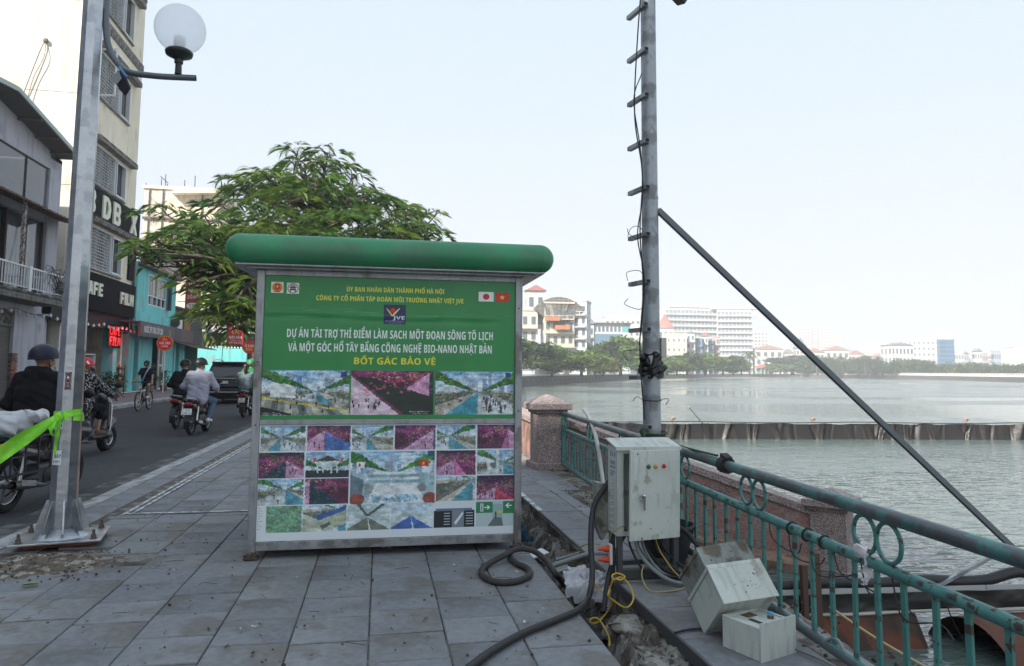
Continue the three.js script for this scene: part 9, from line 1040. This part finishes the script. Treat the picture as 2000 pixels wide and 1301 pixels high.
  person('passenger with dark hair in a faded denim jacket behind the green helmet', D, -0.04, { ...rider, hip: [0, 0.86, 0.5], lean: 0.05, size: 0.96, hands: [[-0.2, 1.0, 0.12], [0.2, 1.0, 0.12]], feet: [[-0.2, 0.36, 0.42], [0.2, 0.36, 0.42]], top: { m: cloth('faded_denim', [0.13, 0.18, 0.2]) }, legs: { m: mBlackCloth, len: 0.2 }, shoes: mBlackCloth, hair: 2 });
  person('driver in a green jacket and green helmet in front of the denim passenger', D, -0.04, { ...rider, hip: [0.06, 0.88, 0.08], lean: 0.1, size: 1.1, top: { m: cloth('green_jacket', [0.035, 0.2, 0.08]), fat: 0.03 }, legs: { m: mBlackCloth }, shoes: mBlackCloth, helmet: [0.04, 0.22, 0.09] });
  // woman on a bicycle coming towards the viewer
  const B = [-8.2, -0.1, -27.4], bt = Math.PI - 0.04, bc = thing('bicycle', 'black bicycle ridden towards the viewer by the far kerb', 'bicycle', B, bt);
  wheel(bc, 'front_wheel', -0.53, 0.34, 0.024, 24); wheel(bc, 'rear_wheel', 0.52, 0.34, 0.024, 24); part(bc, 'frame', [rod([0, 0.34, 0.52], [0, 0.3, 0.05], 0.014), rod([0, 0.3, 0.05], [0, 0.82, 0.22], 0.018), rod([0, 0.3, 0.05], [0, 0.78, -0.36], 0.02), rod([0, 0.74, 0.2], [0, 0.84, -0.36], 0.018), rod([0, 0.34, 0.52], [0, 0.76, 0.2], 0.012)], mBlackPlastic); part(bc, 'fork', [rod([-0.04, 0.34, -0.53], [-0.04, 0.76, -0.38], 0.014), rod([0.04, 0.34, -0.53], [0.04, 0.76, -0.38], 0.014), rod([0, 0.76, -0.38], [0, 0.96, -0.32], 0.016)], mChrome); part(bc, 'handlebar', [tube([[-0.32, 1.0, -0.26], [-0.12, 1.0, -0.33], [0.12, 1.0, -0.33], [0.32, 1.0, -0.26]], 0.013, 20, 7)], mBlackSteel); part(bc, 'saddle', [skinOver([[[0, 0.88, 0.3], [0, 0.89, 0.05], 0.05, 0.025], [[-0.05, 0.88, 0.3], [0.05, 0.88, 0.3], 0.045, 0.045]], 0.012, 0.03)], mDark); part(bc, 'crank', [cyl(0.09, 0.09, 0.008, [0.05, 0.3, 0.05], [0, 0, Math.PI / 2], 20), rod([0.06, 0.3, 0.05], [0.1, 0.17, 0.1], 0.01), rod([-0.06, 0.3, 0.05], [-0.1, 0.43, 0.0], 0.01), box(0.1, 0.02, 0.07, [0.12, 0.16, 0.1]), box(0.1, 0.02, 0.07, [-0.12, 0.44, 0])], mEngine); part(bc, 'front_plate', [box(0.1, 0.09, 0.01, [0, 0.83, -0.42])], mWhiteFrame);
  const [wm, J] = person('woman in a navy top and black shorts with a white strap riding the bicycle', B, bt, { hip: [0, 0.97, 0.22], lean: 0.18, size: 0.97, hands: [[-0.3, 1.02, -0.2], [0.3, 1.02, -0.2]], feet: [[-0.12, 0.5, 0.0], [0.12, 0.22, 0.1]], nod: -0.1, top: { m: cloth('navy_top', [0.02, 0.022, 0.04]), name: 'top', sleeve: -0.45, fat: 0.012 }, legs: { m: mBlackCloth, name: 'shorts', len: -0.5 }, shoes: mWhiteShoe, hair: 1, mask: [0.02, 0.025, 0.04] }); part(wm, 'white_strap', [tube([add(J.sh[0], [0.07, 0.09, 0.02]), add(J.sh[0], [0.08, 0.05, -0.1]), add(J.chest, [0, -0.05, -0.16]), add(J.hip, [0.12, 0.05, -0.13])], 0.018, 30, 6)], mWhiteFrame);
  // man seated outside the cafe
  const c0 = onSide(176, 762, -12.45), ch = thing('low_stool', 'low dark stool under the man outside the cafe', 'stool', [c0.x, 0.035, c0.z]); part(ch, 'seat', [rbox(0.34, 0.04, 0.34, 0.015, [0, 0.42, 0])], mDarkWood); for (const [x, z] of [[-0.13, -0.13], [0.13, -0.13], [-0.13, 0.13], [0.13, 0.13]]) part(ch, 'leg', [rod([x * 1.15, 0, z * 1.15], [x, 0.41, z], 0.016, 0.016, 7)], mDarkWood);
  person('man in a dark red shirt seated outside the cafe', [c0.x, 0.035, c0.z], -Math.PI * 0.6, { hip: [0, 0.54, 0], lean: 0.12, hands: [[-0.14, 0.62, -0.3], [0.14, 0.62, -0.3]], feet: [[-0.13, 0.07, -0.42], [0.13, 0.07, -0.42]], skin: skinTan, top: { m: cloth('red_shirt', [0.16, 0.025, 0.03]), name: 'shirt', sleeve: -0.3 }, legs: { m: mBlackCloth }, shoes: mBlackCloth, hair: 1, cell: 0.02 });
}
// ---------------------------------------------------------------- black car driving away
{
  const c = thing('suv', 'black sport utility car driving away down the street', 'car', [-6.45, -0.1, -34.6], 0.02), mP = M('black_car_paint', [0.012, 0.012, 0.016], 0.25, 0, { specularIntensity: 0.7 }), W = 0.95;
  const side = (w, pts, z0 = 0) => place(plate(pts, w * 2, 0.05), [w, 0, z0], [0, -Math.PI / 2, 0]);
  part(c, 'body', [side(W - 0.05, [[2.4, 0.42], [2.44, 0.75], [2.38, 1.02], [1.0, 1.06], [-1.1, 1.02], [-2.3, 0.9], [-2.42, 0.6], [-2.38, 0.4]])], mP);
  const cab = new THREE.BufferGeometry(), ring = (y, w, zf, zb) => [[-w, y, zb], [w, y, zb], [w, y, zf], [-w, y, zf]], lo = ring(1.04, 0.9, -1.35, 2.34), hi = ring(1.72, 0.68, -0.45, 1.95), P = []; for (let k = 0; k < 4; k++) { const n = (k + 1) % 4; for (const q of [lo[k], lo[n], hi[n], lo[k], hi[n], hi[k]]) P.push(...q); } for (const q of [hi[0], hi[1], hi[2], hi[0], hi[2], hi[3]]) P.push(...q); cab.setAttribute('position', new THREE.BufferAttribute(new Float32Array(P), 3)); cab.computeVertexNormals(); part(c, 'cabin', [cab], mP);
  part(c, 'roof', [rbox(1.42, 0.1, 2.5, 0.05, [0, 1.74, 0.75])], mP); part(c, 'spoiler', [rbox(1.36, 0.05, 0.3, 0.02, [0, 1.74, 2.04])], mP);
  const quad = (a, b, d, e) => { const g = new THREE.BufferGeometry(); g.setAttribute('position', new THREE.BufferAttribute(new Float32Array([a, b, d, a, d, e].flat()), 3)); g.computeVertexNormals(); return g; };
  part(c, 'rear_window', [quad([-0.72, 1.14, 2.31], [0.72, 1.14, 2.31], [0.6, 1.64, 2.03], [-0.6, 1.64, 2.03])], mGlassDark); for (const s of [-1, 1]) { part(c, 'side_window', [quad([s * 0.885, 1.12, 1.9], [s * 0.885, 1.12, -1.0], [s * 0.72, 1.65, -0.4], [s * 0.72, 1.65, 1.75])], mGlassDark); part(c, 'roof_rail', [tube([[s * 0.66, 1.72, 1.9], [s * 0.68, 1.86, 1.6], [s * 0.68, 1.87, 0], [s * 0.66, 1.74, -0.4]], 0.022, 24, 7)], mChrome); part(c, 'tail_light', [rbox(0.36, 0.13, 0.06, 0.02, [s * 0.68, 0.98, 2.43])], M('tail_red', [0.5, 0.02, 0.02], 0.2)); part(c, 'door_mirror', [rbox(0.2, 0.14, 0.1, 0.03, [s * 1.04, 1.12, -0.85])], mP); part(c, 'exhaust_tip', [rbox(0.24, 0.09, 0.06, 0.03, [s * 0.62, 0.42, 2.47])], mChrome); for (const z of [-1.45, 1.42]) { const w = part(c, 'wheel', [place(torus(0.27, 0.1, [0, 0, 0], [0, Math.PI / 2, 0], 30, 10), [s * 0.84, 0.37, z])], mTyre); part(w, 'rim', [cyl(0.22, 0.22, 0.14, [s * 0.86, 0.37, z], [0, 0, Math.PI / 2], 20)], mEngine); } }
  part(c, 'bumper', [rbox(1.82, 0.3, 0.22, 0.06, [0, 0.5, 2.4])], mP); part(c, 'chrome_strip', [rbox(1.5, 0.035, 0.04, 0.012, [0, 0.5, 2.52]), rbox(0.9, 0.03, 0.03, 0.01, [0, 1.08, 2.44])], mChrome); part(c, 'number_plate', [rbox(0.36, 0.2, 0.015, 0.004, [-0.12, 0.87, 2.46])], mWhiteFrame); part(c, 'wiper', [rod([-0.1, 1.16, 2.33], [0.35, 1.2, 2.31], 0.012, 0.008, 6)], mDark); part(c, 'underside', [span(-0.8, 0.8, 0.2, 0.4, -2.2, 2.3)], mDark);
}
renderer.render(scene, camera);
